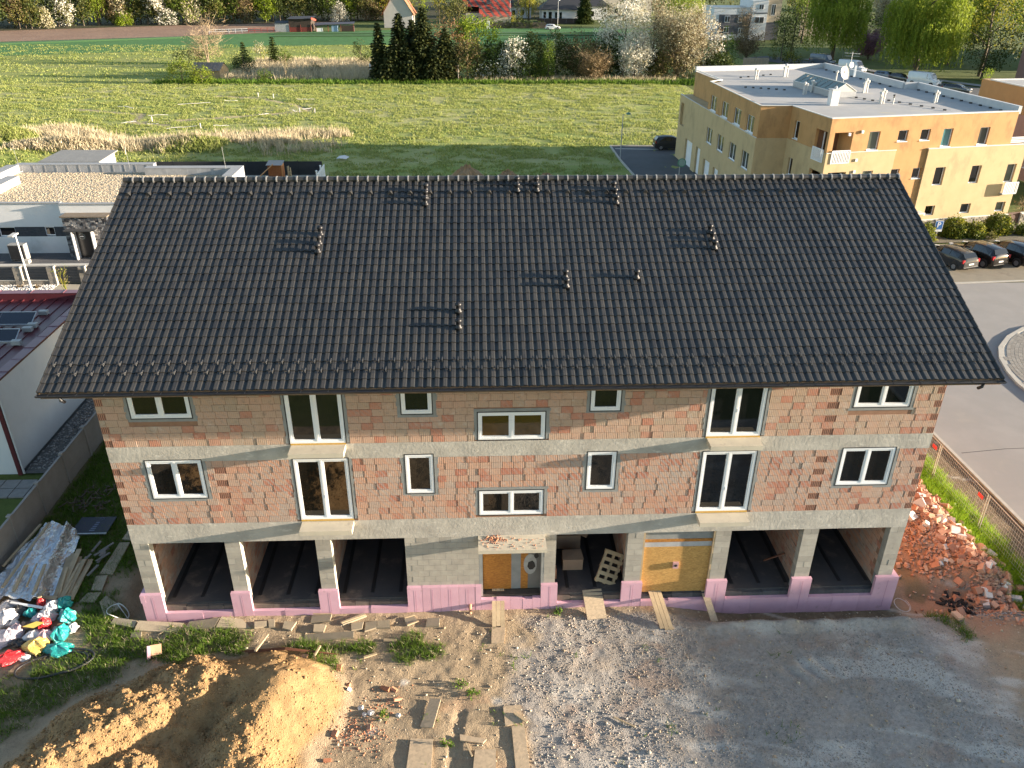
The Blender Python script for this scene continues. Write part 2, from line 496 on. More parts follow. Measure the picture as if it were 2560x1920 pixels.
def mound_h(X, Y):
    w1 = 0.7*(fbm(X*0.7, Y*0.7, 21, 3)-0.5); w2 = 0.7*(fbm(X*0.7, Y*0.7, 31, 3)-0.5)
    Xa, Ya = X + w1, Y + w2
    d = seg_dist(Xa, Ya, [(-7.9,-3.9), (-8.4,-5.4), (-8.6,-9)])
    h = 1.15*np.exp(-(d/1.45)**2)
    d2 = seg_dist(Xa, Ya, [(-8.6,-3.6), (-11.0,-4.0), (-13.0,-5.2), (-14.6,-7.6)])
    h = np.maximum(h, 0.95*np.exp(-(d2/1.35)**2)) + 0.25*np.exp(-(d2/2.0)**2)
    h = np.maximum(h, 0.95*gauss(Xa, Ya, -11.2, -7.4, 2.6, 2.4))
    left = sstep(-7.9, -9.3, X + 0.6*(Y+5))
    h = np.maximum(h - 0.16, 0)
    m_ = sstep(0.02, 0.4, h)
    h = h + m_*left*(0.62*(fbm(X*0.95, Y*1.25, 41, 3)-0.5) + 0.30*(fbm(X*2.6, Y*2.6, 42, 3)-0.5) + 0.16*(fbm(X*6, Y*6, 43, 3)-0.5))
    h = h + m_*(1-left)*(0.22*(fbm(X*1.4, Y*1.4, 46, 3)-0.5) + 0.07*(fbm(X*5, Y*5, 47, 3)-0.5))
    return np.maximum(h, 0)
def rubble_h(X, Y):
    return 1.0*gauss(X, Y, 16.5, 4.6, 1.5, 2.7) + 0.55*gauss(X, Y, 17.6, 0.9, 0.9, 1.6) + 0.5*gauss(X, Y, 15.4, 8.0, 1.6, 2.5)
def zone_mound(X, Y): return sstep(0.03, 0.22, mound_h(X, Y) + 0.12*(fbm(X*2, Y*2, 61, 3)-0.5))
def zone_gravel(X, Y):
    e = -1.1 + 1.6*(fbm(X*0.7, Y*0.7, 71, 4)-0.5)*2 + 0.25*(Y+3)
    e = e + 2.2*sstep(-4.0, -6.0, Y)
    g = sstep(e - 0.5, e + 0.9, X) * sstep(16.5, 14.0, X) * sstep(-0.35, -0.75, Y + 0.3*(fbm(X*1.5, Y*1.5, 72, 3)-0.5))
    return g
def zone_red(X, Y):
    d = np.minimum(seg_dist(X, Y, [(14.2,3), (15.2,0.8), (16.6,-0.8), (17.6,-0.4)]), seg_dist(X, Y, [(14.5,9), (16.5,4), (17.5,1)])*0.7)
    r_ = sstep(1.7, 0.5, d + 0.9*(fbm(X*1.5, Y*1.5, 81, 3)-0.5)) * sstep(18.6, 17.8, X)*0.85
    sp = 0.5*sstep(0.68, 0.76, fbm(X*0.9, Y*0.9, 83, 3)) * sstep(-5, -3, X) * 0.6
    return np.clip(r_ + sp, 0, 1)
def zone_grass(X, Y):
    n_ = 1.25*(fbm(X*1.8, Y*1.8, 91, 4)-0.5)
    d = seg_dist(X, Y, [(-16.6,1.6), (-15.6,0.4), (-14.8,-0.9), (-13.5,-1.7), (-11.9,-1.6), (-10.4,-1.35)])
    g = sstep(0.95, 0.35, d + n_)
    d = seg_dist(X, Y, [(-8.2,-1.75), (-6.9,-1.8), (-5.5,-1.85)]); g = np.maximum(g, sstep(0.45, 0.12, d + 0.5*n_))
    d = seg_dist(X, Y, [(-4.6,-1.8), (-3.8,-1.6), (-3.3,-2.0), (-4.1,-2.3)]); g = np.maximum(g, sstep(0.5, 0.1, d + 0.6*n_))
    d = seg_dist(X, Y, [(-7.3,-2.3), (-6.5,-2.75)]); g = np.maximum(g, sstep(0.4, 0.1, d + 0.5*n_))
    d = seg_dist(X, Y, [(-18.2,-6.8), (-17.3,-4.4), (-15.8,-3.0), (-14.4,-2.3)]); g = np.maximum(g, 0.9*sstep(1.7, 0.4, d + 1.7*n_))
    # garden on the left, verge on the right
    g = np.maximum(g, sstep(-14.4, -15.2, X + 0.4*n_) * sstep(1.6, 3.0, Y))
    g = np.maximum(g, sstep(18.0, 18.5, X + 0.5*n_) * sstep(19.9, 19.3, X + 0.5*n_) * sstep(-2, 1, Y))
    d = seg_dist(X, Y, [(14.9,-0.9), (15.3,-1.6), (15.5,-2.0)]); g = np.maximum(g, 0.7*sstep(0.5, 0.15, d + 0.7*n_))
    d = seg_dist(X, Y, [(14.4,2.6), (14.7,1.2), (15.0,0.5)]); g = np.maximum(g, 0.6*sstep(0.4, 0.1, d + 0.8*n_))
    return g
def zone_white(X, Y):
    w_ = np.zeros_like(X)
    for (x, y, s_, a) in ((-4.1,-3.35,0.22,1.0), (1.3,-3.9,0.8,0.55), (-1.1,-4.2,0.3,0.8), (-5.0,-5.2,0.3,0.6), (9.6,-3.3,0.9,0.45), (15.0,-2.6,1.2,0.6), (3.0,-6.4,0.5,0.4), (8.3,-1.5,0.6,0.5), (11.2,-1.4,1.4,0.5), (0.4,-5.0,0.3,0.5), (14.2,-6.1,1.0,0.35)):
        w_ = np.maximum(w_, a*sstep(1.0, 0.1, np.hypot(X-x, (Y-y)*1.3)/s_ + 1.1*(fbm(X*3, Y*3, 95, 4)-0.5)))
    big = sstep(0.55, 0.68, fbm(X*0.45 + 0.5*Y, Y*0.9, 97, 4)) * sstep(0.5, 3.0, X) * sstep(-0.8, -1.4, Y) * 0.7
    trk = np.abs(np.sin((X*0.35 + Y*1.0 + 0.6*fbm(X*0.5, Y*0.5, 98, 3))*1.9)); trk = sstep(0.22, 0.05, trk) * sstep(0.45, 0.6, fbm(X*0.4, Y*0.8, 99, 3)) * sstep(5, 8, X) * 0.5
    return np.clip(np.maximum(w_, np.maximum(big, trk)), 0, 1)
m, n, N, L, P = newmat('plot_soil')
f1 = noise(N, L, 0.9, 6, 0.65); f2 = noise(N, L, 7, 5, 0.65); f3 = noise(N, L, 28, 3, 0.6)
dirt = ramp(N, L, rng(N, L, f1, 0.3, 0.7), [(0.29,0.225,0.15), (0.37,0.285,0.19), (0.43,0.335,0.225)])
dirt = mixc(N, L, rng(N, L, f2, 0.5, 0.75, 0, 0.5), dirt, (0.22, 0.165, 0.11))
grav = ramp(N, L, rng(N, L, f2, 0.25, 0.75), [(0.25,0.235,0.215), (0.35,0.325,0.30), (0.44,0.405,0.365)])
grav = mixc(N, L, rng(N, L, f1, 0.48, 0.62, 0, 0.5), grav, (0.37, 0.30, 0.23))
och = ramp(N, L, rng(N, L, f1, 0.3, 0.7), [(0.27,0.165,0.075), (0.34,0.215,0.10), (0.39,0.255,0.13)])
och = mixc(N, L, rng(N, L, f2, 0.5, 0.75, 0, 0.45), och, (0.25, 0.15, 0.07))
col = mixc(N, L, attr(N, 'gravel'), dirt, grav)
col = mixc(N, L, attr(N, 'mound'), col, och)
col = mixc(N, L, attr(N, 'red'), col, (0.36, 0.205, 0.13))
col = mixc(N, L, attr(N, 'litter_shade'), col, ramp(N, L, rng(N, L, f2, 0.3, 0.7), [(0.09,0.07,0.045), (0.15,0.115,0.075), (0.23,0.18,0.12)]))
col = mixc(N, L, attr(N, 'white'), col, (0.58, 0.55, 0.50))
col = mixc(N, L, mth(N, L, 'MULTIPLY', attr(N, 'grass'), 0.85), col, (0.10, 0.095, 0.035))
col = mixc(N, L, rng(N, L, f3, 0.4, 0.7, 0, 0.3), col, (0.15, 0.12, 0.09))
L.new(col, P.inputs['Base Color']); P.inputs['Roughness'].default_value = 0.96; P.inputs['Specular IOR Level'].default_value = 0.15
hh = mth(N, L, 'ADD', f2, mth(N, L, 'MULTIPLY', f3, 0.5))
bump(N, L, P, hh, 0.9, 0.05)
SOIL = m
def zone_litter_shade(X, Y): return 0.9*sstep(5.0, 8.0, X)*sstep(14.4, 13.6, X)*sstep(-1.15, -0.85, Y + 0.3*(fbm(X*1.5, Y*1.5, 89, 3)-0.5)) + sstep(18.9, 19.5, X + 0.3*(fbm(X*2, Y*2, 87, 3)-0.5)) * sstep(-1.5, 1.5, Y + 1.5*(fbm(X, Y, 88, 3)-0.5))  # leaf litter by the fence; trench soil darker, its shade put into the colour
ZN = {'litter_shade': zone_litter_shade, 'gravel': zone_gravel, 'mound': zone_mound, 'red': zone_red, 'white': zone_white, 'grass': zone_grass}
terrain('building_plot', X0, X1, Y0, 0.65, 0.07, plot_h, SOIL, ZN)
terrain('garden_strip', X0, -13.0, 0.5, Y1, 0.2, lambda X, Y: plot_h(X, Y) - 0.012*(Y < 0.66), SOIL, ZN, 0.2)
terrain('verge_strip', 13.0, X1, 0.5, Y1, 0.15, lambda X, Y: plot_h(X, Y) - 0.012*(Y < 0.66), SOIL, ZN, 0.15)
# ================================================================== plants
LEAF = {
 'spruce': leafmat('leaf_spruce', [(0.014,0.024,0.009), (0.035,0.045,0.013), (0.095,0.095,0.022)], 0.1),
 'green':  leafmat('leaf_green', [(0.05,0.085,0.012), (0.10,0.15,0.02), (0.18,0.24,0.03)], 0.4),
 'bright': leafmat('leaf_bright', [(0.09,0.14,0.012), (0.19,0.26,0.02), (0.30,0.36,0.035)], 0.45),
 'willow': leafmat('leaf_willow', [(0.10,0.15,0.016), (0.20,0.26,0.028), (0.34,0.37,0.05)], 0.45),
 'dark':   leafmat('leaf_dark', [(0.022,0.038,0.01), (0.045,0.065,0.014), (0.09,0.11,0.022)], 0.25),
 'olive':  leafmat('leaf_olive', [(0.075,0.085,0.025), (0.13,0.13,0.035), (0.22,0.20,0.055)], 0.3),
 'brown':  leafmat('leaf_brown', [(0.075,0.055,0.03), (0.14,0.10,0.05), (0.25,0.185,0.085)], 0.2),
 'russet': leafmat('leaf_russet', [(0.09,0.06,0.025), (0.17,0.10,0.045), (0.25,0.13,0.07)], 0.25),
 'white':  leafmat('blossom_white', [(0.42,0.40,0.33), (0.66,0.63,0.53), (0.82,0.79,0.70)], 0.3, 0.7),
 'cream':  leafmat('blossom_cream', [(0.22,0.20,0.10), (0.44,0.40,0.26), (0.64,0.58,0.44)], 0.3, 0.7),
 'pink':   leafmat('blossom_pink', [(0.16,0.08,0.12), (0.26,0.13,0.19), (0.38,0.22,0.28)], 0.3, 0.7),
 'yellowgreen': leafmat('leaf_yellow', [(0.14,0.15,0.015), (0.27,0.26,0.025), (0.40,0.36,0.04)], 0.4),
 'hedge':  leafmat('leaf_hedge', [(0.04,0.065,0.012), (0.12,0.15,0.02), (0.24,0.25,0.03)], 0.3),
 'twig':   leafmat('twig_tan', [(0.20,0.145,0.085), (0.32,0.235,0.14), (0.44,0.34,0.21)], 0.0, 0.8),
 'dry':    leafmat('dry_grass', [(0.34,0.28,0.17), (0.50,0.42,0.28), (0.64,0.55,0.39)], 0.3, 0.8),
 'grass':  leafmat('grass_blade', [(0.05,0.10,0.012), (0.10,0.18,0.02), (0.20,0.29,0.04)], 0.4, 0.6),
 'mgrass': leafmat('meadow_blade', [(0.19,0.245,0.055), (0.275,0.31,0.085), (0.41,0.39,0.17)], 0.4, 0.7),
 'fresh':  leafmat('fresh_grass', [(0.12,0.22,0.012), (0.21,0.34,0.02), (0.33,0.44,0.04)], 0.45, 0.6),
}
BARK = M('bark', (0.13,0.10,0.07), (0.08,0.062,0.045), 4, 0.95, 0.4, 20, 0.02)
BARKL = M('bark_pale', (0.30,0.24,0.16), (0.22,0.175,0.115), 4, 0.95)

def leaves(centres, per, spread, size, rng_, flat=0.0, droop=None, aspect=1.0, shade=None):
    """leaf-sized quads scattered round cluster centres -> verts, faces, rnd"""
    c = np.repeat(centres, per, 0)
    n_ = len(c)
    p = c + rng_.normal(0, 1, (n_, 3)) * spread
    a = rng_.normal(0, 1, (n_, 3)); a[:, 2] *= (1 - flat)
    a /= np.linalg.norm(a, axis=1, keepdims=True) + 1e-9
    if droop is not None:
        a = a*0.35 + np.array(droop); a /= np.linalg.norm(a, axis=1, keepdims=True)
    b_ = rng_.normal(0, 1, (n_, 3)); b_ -= a * (a*b_).sum(1, keepdims=True); b_ /= np.linalg.norm(b_, axis=1, keepdims=True) + 1e-9
    s_ = size * rng_.uniform(0.6, 1.4, (n_, 1))
    a = a * s_ * aspect; b_ = b_ * s_
    v = np.stack([p - a*0.5, p + b_*0.32, p + a*0.5, p - b_*0.32], 1).reshape(-1, 3)
    f = np.arange(n_*4).reshape(-1, 4)
    r_ = np.clip(np.repeat(rng_.uniform(0, 1, len(centres)), per)*0.55 + rng_.uniform(0, 1, n_)*0.45, 0, 1)
    return v, f, r_
def crown_centres(n_, h0, h1, rx, ry, rng_, shape='round', hollow=0.45, lumps=5):
    """cluster centres filling a lumpy crown"""
    out = []
    lc = [(rng_.uniform(-0.55, 0.55), rng_.uniform(-0.55, 0.55), rng_.uniform(0.15, 0.85), rng_.uniform(0.38, 0.62)) for _ in range(lumps)]
    while len(out) < n_:
        u = rng_.uniform(-1, 1, 3); t = (u[2] + 1)/2
        if shape == 'round': rad = math.sqrt(max(0, 1 - (2*t-1)**2))
        elif shape == 'cone': rad = (1-t)**0.85*0.95 + 0.05
        elif shape == 'bush': rad = math.sqrt(max(0, 1 - t**2.2))
        elif shape == 'column': rad = min(1, 1.25*math.sqrt(max(0, 1 - (1.7*t-0.75)**2)) + 0.0)
        else: rad = 1
        d = math.hypot(u[0], u[1])
        if d > rad or (rad > 0 and d < rad*hollow and rng_.random() < 0.75): continue
        if shape in ('round', 'bush') and lumps:
            ok = any((u[0]-l[0])**2 + (u[1]-l[1])**2 + (1.4*(t-l[2]))**2 < l[3]**2 for l in lc)
            if not ok and rng_.random() < 0.8: continue
        out.append((u[0]*rx, u[1]*ry, h0 + t*(h1-h0)))
    return np.array(out)
def limbs(mb, h, r0, rng_, n_=6, spread=1.5, top=0.9, start=0.25):
    pts = [(0, 0, -0.2), (rng_.normal(0, .05)*h*0.1, rng_.normal(0, .05)*h*0.1, h*0.3), (rng_.normal(0, .06)*h*0.2, rng_.normal(0, .06)*h*0.2, h*0.65), (rng_.normal(0, .08)*h*0.3, rng_.normal(0, .08)*h*0.3, h*top)]
    mb.tube(pts, [r0*1.25, r0*0.9, r0*0.5, r0*0.1], 6)
    for k in range(n_):
        t = rng_.uniform(start, 0.75); z = h*t; ang = rng_.uniform(0, 2*math.pi); L_ = spread*rng_.uniform(0.5, 1.0)
        mb.tube([(0, 0, z), (math.cos(ang)*L_*0.5, math.sin(ang)*L_*0.5, z + h*0.10), (math.cos(ang)*L_, math.sin(ang)*L_, z + h*rng_.uniform(0.15, 0.28))], [r0*0.4, r0*0.25, r0*0.06], 4, False)
PLSEED = [100]
def plant(name, label, cat, x, y, h, rx, kind, ry=None, shape='round', n=120, per=14, leaf=0.28, spread=0.35, h0=None, trunk=0.16, group=None, z=0.0, mix=None, lumps=5, droop=None, aspect=1.0, hollow=0.45, bark=None, limbn=6):
    PLSEED[0] += 1; g = np.random.default_rng(PLSEED[0])
    t = thing(name, label, cat, (x, y, z), 0, group)
    ry = ry or rx; h0 = h*0.18 if h0 is None else h0
    c = crown_centres(n, h0, h, rx, ry, g, shape, hollow, lumps)
    if mix:
        k2, frac = mix; sel = g.random(len(c)) < frac
        v, f, r_ = leaves(c[sel], per, spread, leaf, g, droop=droop, aspect=aspect)
        if len(v): np_mesh('blossom' if k2 in ('white', 'cream', 'pink') else 'young_leaves', v + np.array((x, y, z)), f, LEAF[k2], r_, t)
        c = c[~sel]
    v, f, r_ = leaves(c, per, spread, leaf, g, droop=droop, aspect=aspect)
    np_mesh('crown', v + np.array((x, y, z)), f, LEAF[kind], r_, t)
    mb = MB(); limbs(mb, h, trunk, g, limbn, rx*0.8)
    mb.build('trunk', bark or BARK, t, local=True)
    return t
def spruce(name, label, cat, x, y, h, rx, group=None, kind='spruce', tiers=None, leaf=0.34, dens=1.0, z=0):
    PLSEED[0] += 1; g = np.random.default_rng(PLSEED[0])
    t = thing(name, label, cat, (x, y, z), 0, group)
    V_, R_ = [], []
    tiers = tiers or int(h*2.2)
    for k in range(tiers):
        u = (k + 0.3)/tiers; zc = h*(0.04 + 0.95*u); rad = rx*((1-u)**0.62)*g.uniform(0.8, 1.08) + 0.12
        nb = max(6, int((9 + rad*6)*dens)); a0 = g.uniform(0, 6.28)
        for j in range(nb):
            a = a0 + 2*math.pi*j/nb + g.normal(0, 0.12); L_ = rad*g.uniform(0.72, 1.1); tone = g.uniform(0, 1)
            m_ = max(2, int(L_/0.26))
            for q in range(m_):
                s_ = (q+0.6)/m_; d = L_*s_; zz = zc - 0.28*L_*s_**1.5 + 0.10*L_*s_**3
                px, py = math.cos(a)*d, math.sin(a)*d
                for w_ in range(2):
                    sz = leaf*1.25*g.uniform(0.7, 1.3)*(1.1 - 0.35*s_)
                    ax = np.array((math.cos(a + g.normal(0, .5)), math.sin(a + g.normal(0, .5)), g.normal(-0.35, 0.3)))
                    bx = np.cross(ax, (g.normal(0, .5), g.normal(0, .5), 1)); bx /= np.linalg.norm(bx) + 1e-9
                    p = np.array((px, py, zz)) + g.normal(0, 0.06, 3)
                    V_ += [p - ax*sz*0.5, p + bx*sz*0.4, p + ax*sz*0.6, p - bx*sz*0.4]; R_.append(min(1, tone*0.6 + 0.45*s_*g.random()))
    v = np.array(V_); f = np.arange(len(v)).reshape(-1, 4)
    np_mesh('crown', v + np.array((x, y, z)), f, LEAF[kind], R_, t)
    mb = MB(); mb.tube([(0,0,-0.2), (0,0,h*0.5), (0,0,h*0.97)], [h*0.016, h*0.011, 0.02], 6); mb.build('trunk', BARK, t, local=True)
    return t
def twiggy(name, label, cat, x, y, h, rx, kind='twig', n=900, group=None, blossom=None, trunks=3, wtw=0.02, z=0, bark=None, bsize=0.16):
    """bare or blossoming shrub: forked limbs with many fine twigs"""
    PLSEED[0] += 1; g = np.random.default_rng(PLSEED[0])
    t = thing(name, label, cat, (x, y, z), 0, group)
    mb = MB(); tips = []
    for k in range(trunks):
        a = 2*math.pi*k/trunks + g.uniform(-.5, .5); lean = rx*g.uniform(0.15, 0.45)
        p1 = np.array((math.cos(a)*lean*0.4, math.sin(a)*lean*0.4, h*0.35)); p2 = np.array((math.cos(a)*lean, math.sin(a)*lean, h*0.7))
        r0 = 0.018*h
        mb.tube([(g.normal(0, .1), g.normal(0, .1), -0.15), p1, p2], [r0, r0*0.7, r0*0.3], 6)
        for j in range(11):
            s_ = g.uniform(-0.75, 1.0); b0 = p1*(1-s_) + p2*s_ if s_ > 0 else p1*(1+s_)
            aa = a + g.normal(0, 1.1); L_ = rx*g.uniform(0.4, 0.9)
            e = b0 + np.array((math.cos(aa)*L_*0.7, math.sin(aa)*L_*0.7, h*g.uniform(0.08, 0.3)))
            e[2] = min(e[2], h*0.97)
            mid = (b0 + e)/2 + np.array((0, 0, -0.04*h))
            mb.tube([b0, mid, e], [r0*0.35, r0*0.22, r0*0.06], 4, False)
            for q in np.linspace(0.3, 1, 5): tips.append(b0*(1-q)**2 + mid*2*q*(1-q) + e*q*q)
    mb.build('trunk', bark or BARKL, t, local=True)
    tips = np.array(tips)
    src = tips[g.integers(0, len(tips), n)] + g.normal(0, rx*0.10, (n, 3))
    d = g.normal(0, 1, (n, 3)); d[:, 2] = np.abs(d[:, 2])*0.8 + 0.1; d[:, :2] += src[:, :2]/rx*0.9
    d /= np.linalg.norm(d, axis=1, keepdims=True); L_ = g.uniform(0.5, 1.0, (n, 1))*rx*0.34
    e = src + d*L_; s_ = np.cross(d, g.normal(0, 1, (n, 3))); s_ /= np.linalg.norm(s_, axis=1, keepdims=True)
    v = np.stack([src - s_*wtw, src + s_*wtw, e], 1).reshape(-1, 3)
    np_mesh('twigs', v + np.array((x, y, z)), np.arange(n*3).reshape(-1, 3), LEAF[kind], g.random(n), t)
    if blossom:
        bk, frac, per = blossom
        sel = g.random(n) < frac
        q = g.uniform(0.3, 1.05, (sel.sum(), 1)); c = src[sel]*(1-q) + e[sel]*q
        v, f, r_ = leaves(c, per, bsize*0.9, bsize, g)
        np_mesh('blossom' if bk in ('white', 'cream', 'pink') else 'young_leaves', v + np.array((x, y, z)), f, LEAF[bk], r_, t)
    return t
def willow(name, label, cat, x, y, h, rx, n=420, group=None, kind='willow', low=1.5, z=0):
    PLSEED[0] += 1; g = np.random.default_rng(PLSEED[0])
    t = thing(name, label, cat, (x, y, z), 0, group)
    V_, R_ = [], []
    domes = [(0, 0, h, rx*0.62)] + [(rx*0.62*math.cos(q), rx*0.62*math.sin(q), h*g.uniform(0.62, 0.9), rx*g.uniform(0.34, 0.52)) for q in np.linspace(0, 6.28, 8)[:-1] + g.uniform(0, 1)]
    for k in range(n):
        cx_, cy_, ch_, cr_ = domes[g.integers(0, len(domes))]
        a = g.uniform(0, 2*math.pi); d = cr_*math.sqrt(g.uniform(0.02, 1)); zt = ch_ - 0.5*cr_*(d/cr_)**2*1.3 - g.uniform(0, 0.8)
        zb = max(low*g.uniform(0.7, 1.8), zt - h*g.choice([0.12, 0.25, 0.4, 0.6])*g.uniform(0.7, 1.2)); tone = g.uniform(0, 1); px, py = cx_ + math.cos(a)*d, cy_ + math.sin(a)*d
        sw = g.normal(0, 0.06, 2); m_ = max(1, int((zt-zb)/0.36))
        for q in range(m_):
            zz = zt - (zt-zb)*q/m_
            for w_ in range(2):
                p = np.array((px + sw[0]*(zt-zz) + g.normal(0, .16), py + sw[1]*(zt-zz) + g.normal(0, .16), zz))
                ax = np.array((g.normal(0, .3), g.normal(0, .3), -1.0)); bx = np.array((g.normal(), g.normal(), 0.2)); bx /= np.linalg.norm(bx)
                sz = g.uniform(0.26, 0.55)
                V_ += [p - ax*sz*0.5, p + bx*sz*0.24, p + ax*sz*0.5, p - bx*sz*0.24]; R_.append(np.clip(tone*0.65 + g.random()*0.35, 0, 1))
    v = np.array(V_); f = np.arange(len(v)).reshape(-1, 4)
    np_mesh('crown', v + np.array((x, y, z)), f, LEAF[kind], R_, t)
    mb = MB(); limbs(mb, h, 0.38, g, 9, rx*0.75, 0.85); mb.build('trunk', BARK, t, local=True)
    return t
def tufts(name, xy, zs, hgt, wid, mat_, per=4, seed=1, lean=0.35, kind='stuff'):
    """grass: several blades per tuft, each one thin triangle"""
    g = np.random.default_rng(seed); n_ = len(xy)*per
    c = np.repeat(np.column_stack([xy, zs]), per, 0); c[:, :2] += g.normal(0, wid*1.6, (n_, 2))
    a = g.uniform(0, 2*np.pi, n_); H_ = np.repeat(g.uniform(0.6, 1.3, len(xy)), per)*hgt*g.uniform(0.6, 1.2, n_)
    s_ = np.stack([np.cos(a), np.sin(a), np.zeros(n_)], 1)*wid*0.5*g.uniform(0.6, 1.4, (n_, 1))
    tip = c + np.stack([g.normal(0, lean, n_)*H_, g.normal(0, lean, n_)*H_, H_], 1)
    c[:, 2] -= 0.02
    v = np.stack([c - s_, c + s_, tip], 1).reshape(-1, 3)
    r_ = np.clip(np.repeat(g.uniform(0, 1, len(xy)), per)*0.6 + g.uniform(0, 1, n_)*0.4, 0, 1)
    o = np_mesh(name, v, np.arange(n_*3).reshape(-1, 3), mat_, r_)
    o['kind'] = kind
    return o
# ================================================================== house under construction
M('brick_joint', (0.30, 0.17, 0.11), (0.24, 0.13, 0.08), 4, 0.95)
def brickmat(name, cols, pos, groove, smear=0.5):
    m, n, N, L, P = newmat(name)
    col = ramp(N, L, attr(N, 'rnd'), cols, pos)
    sm = noise(N, L, 1.0, 4, 0.6, 'pos', (5.0, 5.0, 11.0))
    col = mixc(N, L, rng(N, L, sm, 0.55, 0.72, 0, 0.55), col, (0.12, 0.105, 0.095))
    g = noise(N, L, 1.0, 3, 0.6, 'pos', (2.2, 2.2, 2.2))
    col = mixc(N, L, rng(N, L, g, 0.5, 0.75, 0, 0.35), col, (0.50, 0.36, 0.27))
    wv = N.new('ShaderNodeTexWave'); wv.wave_type = 'BANDS'; wv.bands_direction = 'X'
    wv.inputs['Scale'].default_value = 5.2; wv.inputs['Distortion'].default_value = 0.6; wv.inputs['Detail'].default_value = 1.0
    L.new(geo(N), wv.inputs['Vector'])
    col = mixc(N, L, mth(N, L, 'MULTIPLY', wv.outputs['Fac'], groove), col, (0.20, 0.14, 0.12))
    dw = N.new('ShaderNodeTexWave'); dw.wave_type = 'BANDS'; dw.bands_direction = 'X'
    dw.inputs['Scale'].default_value = 2.1; dw.inputs['Distortion'].default_value = 3.0; dw.inputs['Detail'].default_value = 2.5; dw.inputs['Detail Scale'].default_value = 2.0
    mp = N.new('ShaderNodeMapping'); mp.inputs['Rotation'].default_value = (0, R(38), 0); L.new(geo(N), mp.inputs[0]); L.new(mp.outputs[0], dw.inputs['Vector'])
    msk = rng(N, L, noise(N, L, 0.45, 3, 0.6), 0.38, 0.62, 0.1, 1.0)
    col = mixc(N, L, mth(N, L, 'MULTIPLY', mth(N, L, 'MULTIPLY', rng(N, L, dw.outputs['Fac'], 0.45, 0.8), msk), smear), col, (0.335, 0.30, 0.275))
    col = mixc(N, L, rng(N, L, noise(N, L, 2.6, 4, 0.7), 0.56, 0.72, 0, 0.55), col, (0.52, 0.45, 0.385))
    L.new(col, P.inputs['Base Color']); P.inputs['Roughness'].default_value = 0.9
    hh = mth(N, L, 'ADD', mth(N, L, 'MULTIPLY', wv.outputs['Fac'], 1.0), noise(N, L, 40, 3, 0.6))
    bump(N, L, P, hh, 0.35, 0.006)
    return m
BR_UP = brickmat('brick_upper', [(0.45,0.19,0.12),(0.45,0.22,0.145),(0.49,0.31,0.22),(0.47,0.315,0.225),(0.44,0.305,0.215),(0.39,0.295,0.215)], [0,0.10,0.12,0.45,0.75,1.0], 0.10, 0.25)
BR_LO = brickmat('brick_lower', [(0.42,0.16,0.10),(0.46,0.20,0.125),(0.51,0.27,0.175),(0.51,0.30,0.205),(0.48,0.32,0.235),(0.42,0.31,0.245)], [0,0.13,0.16,0.5,0.8,1.0], 0.28, 0.7)
BR_END = M('brick_end', (0.46, 0.23, 0.15), (0.40, 0.195, 0.125), 6, 0.9)
BR_SLOT = M('brick_slot', (0.11, 0.05, 0.036), (0.09, 0.04, 0.03), 5, 1.0)
CONC = M('ring_concrete', (0.47, 0.44, 0.385), (0.32, 0.30, 0.265), 1.3, 0.92, 0.55, 9, 0.02, stain=((0.56,0.53,0.47), 2.5, 0.56, (1, 1, 2.5)))
CONC2 = M('slab_concrete', (0.52, 0.47, 0.37), (0.44, 0.40, 0.32), 2.2, 0.9, 0.25, 30, 0.01, stain=((0.33,0.29,0.24), 3.0, 0.6))
BLOCK = M('block_concrete', (0.37, 0.345, 0.295), (0.29, 0.27, 0.235), 3.0, 0.95, 0.4, 40, 0.008, rnd=0.14)
PLAST = M('plaster_grey', (0.27, 0.275, 0.265), (0.21, 0.215, 0.21), 4.0, 0.95, 0.4, 25, 0.01)
PINK = M('pink_foam', (0.61, 0.37, 0.455), (0.55, 0.325, 0.405), 2.0, 0.75, 0.1, 30, 0.004, rnd=0.06, stain=((0.42,0.27,0.28), 3.0, 0.62))
PINKP = M('board_print', (0.36, 0.18, 0.26), (0.40, 0.20, 0.29), 30, 0.8)
WHITE = M('window_white', (0.78, 0.79, 0.80), (0.74, 0.75, 0.77), 3, 0.35)
BLACK = M('seal_black', (0.018, 0.018, 0.02), (0.03, 0.03, 0.03), 5, 0.5)
YEL = M('sill_foam', (0.55, 0.33, 0.07), (0.46, 0.27, 0.06), 8, 0.8)
GL_DARK = glassmat('pane_dark', (0.010, 0.010, 0.011))
GL_BRN = glassmat('pane_brown', (0.013, 0.010, 0.007))  # brownish reflections put into the pane colour
GL_AMB = glassmat('pane_amber', (0.08, 0.046, 0.008))
OSB_ = None
def osb(name, c1, c2, c3):
    m, n, N, L, P = newmat(name)
    v = N.new('ShaderNodeTexVoronoi'); v.inputs['Scale'].default_value = 1.0; v.inputs['Randomness'].default_value = 1.0
    mp = N.new('ShaderNodeMapping'); mp.inputs['Scale'].default_value = (14, 14, 38); mp.inputs['Rotation'].default_value = (0.3, 0.5, 0.2)
    L.new(geo(N), mp.inputs[0]); L.new(mp.outputs[0], v.inputs['Vector'])
    sp = N.new('ShaderNodeSeparateColor'); L.new(v.outputs['Color'], sp.inputs[0])
    col = ramp(N, L, sp.outputs[0], [c1, c2, c3])
    col = mixc(N, L, rng(N, L, noise(N, L, 1.5, 3), 0.4, 0.7, 0, 0.4), col, c3)
    L.new(col, P.inputs['Base Color']); P.inputs['Roughness'].default_value = 0.75
    bump(N, L, P, sp.outputs[1], 0.25, 0.004)
    return m
OSB = osb('osb', (0.56, 0.34, 0.11), (0.48, 0.27, 0.08), (0.36, 0.20, 0.06))
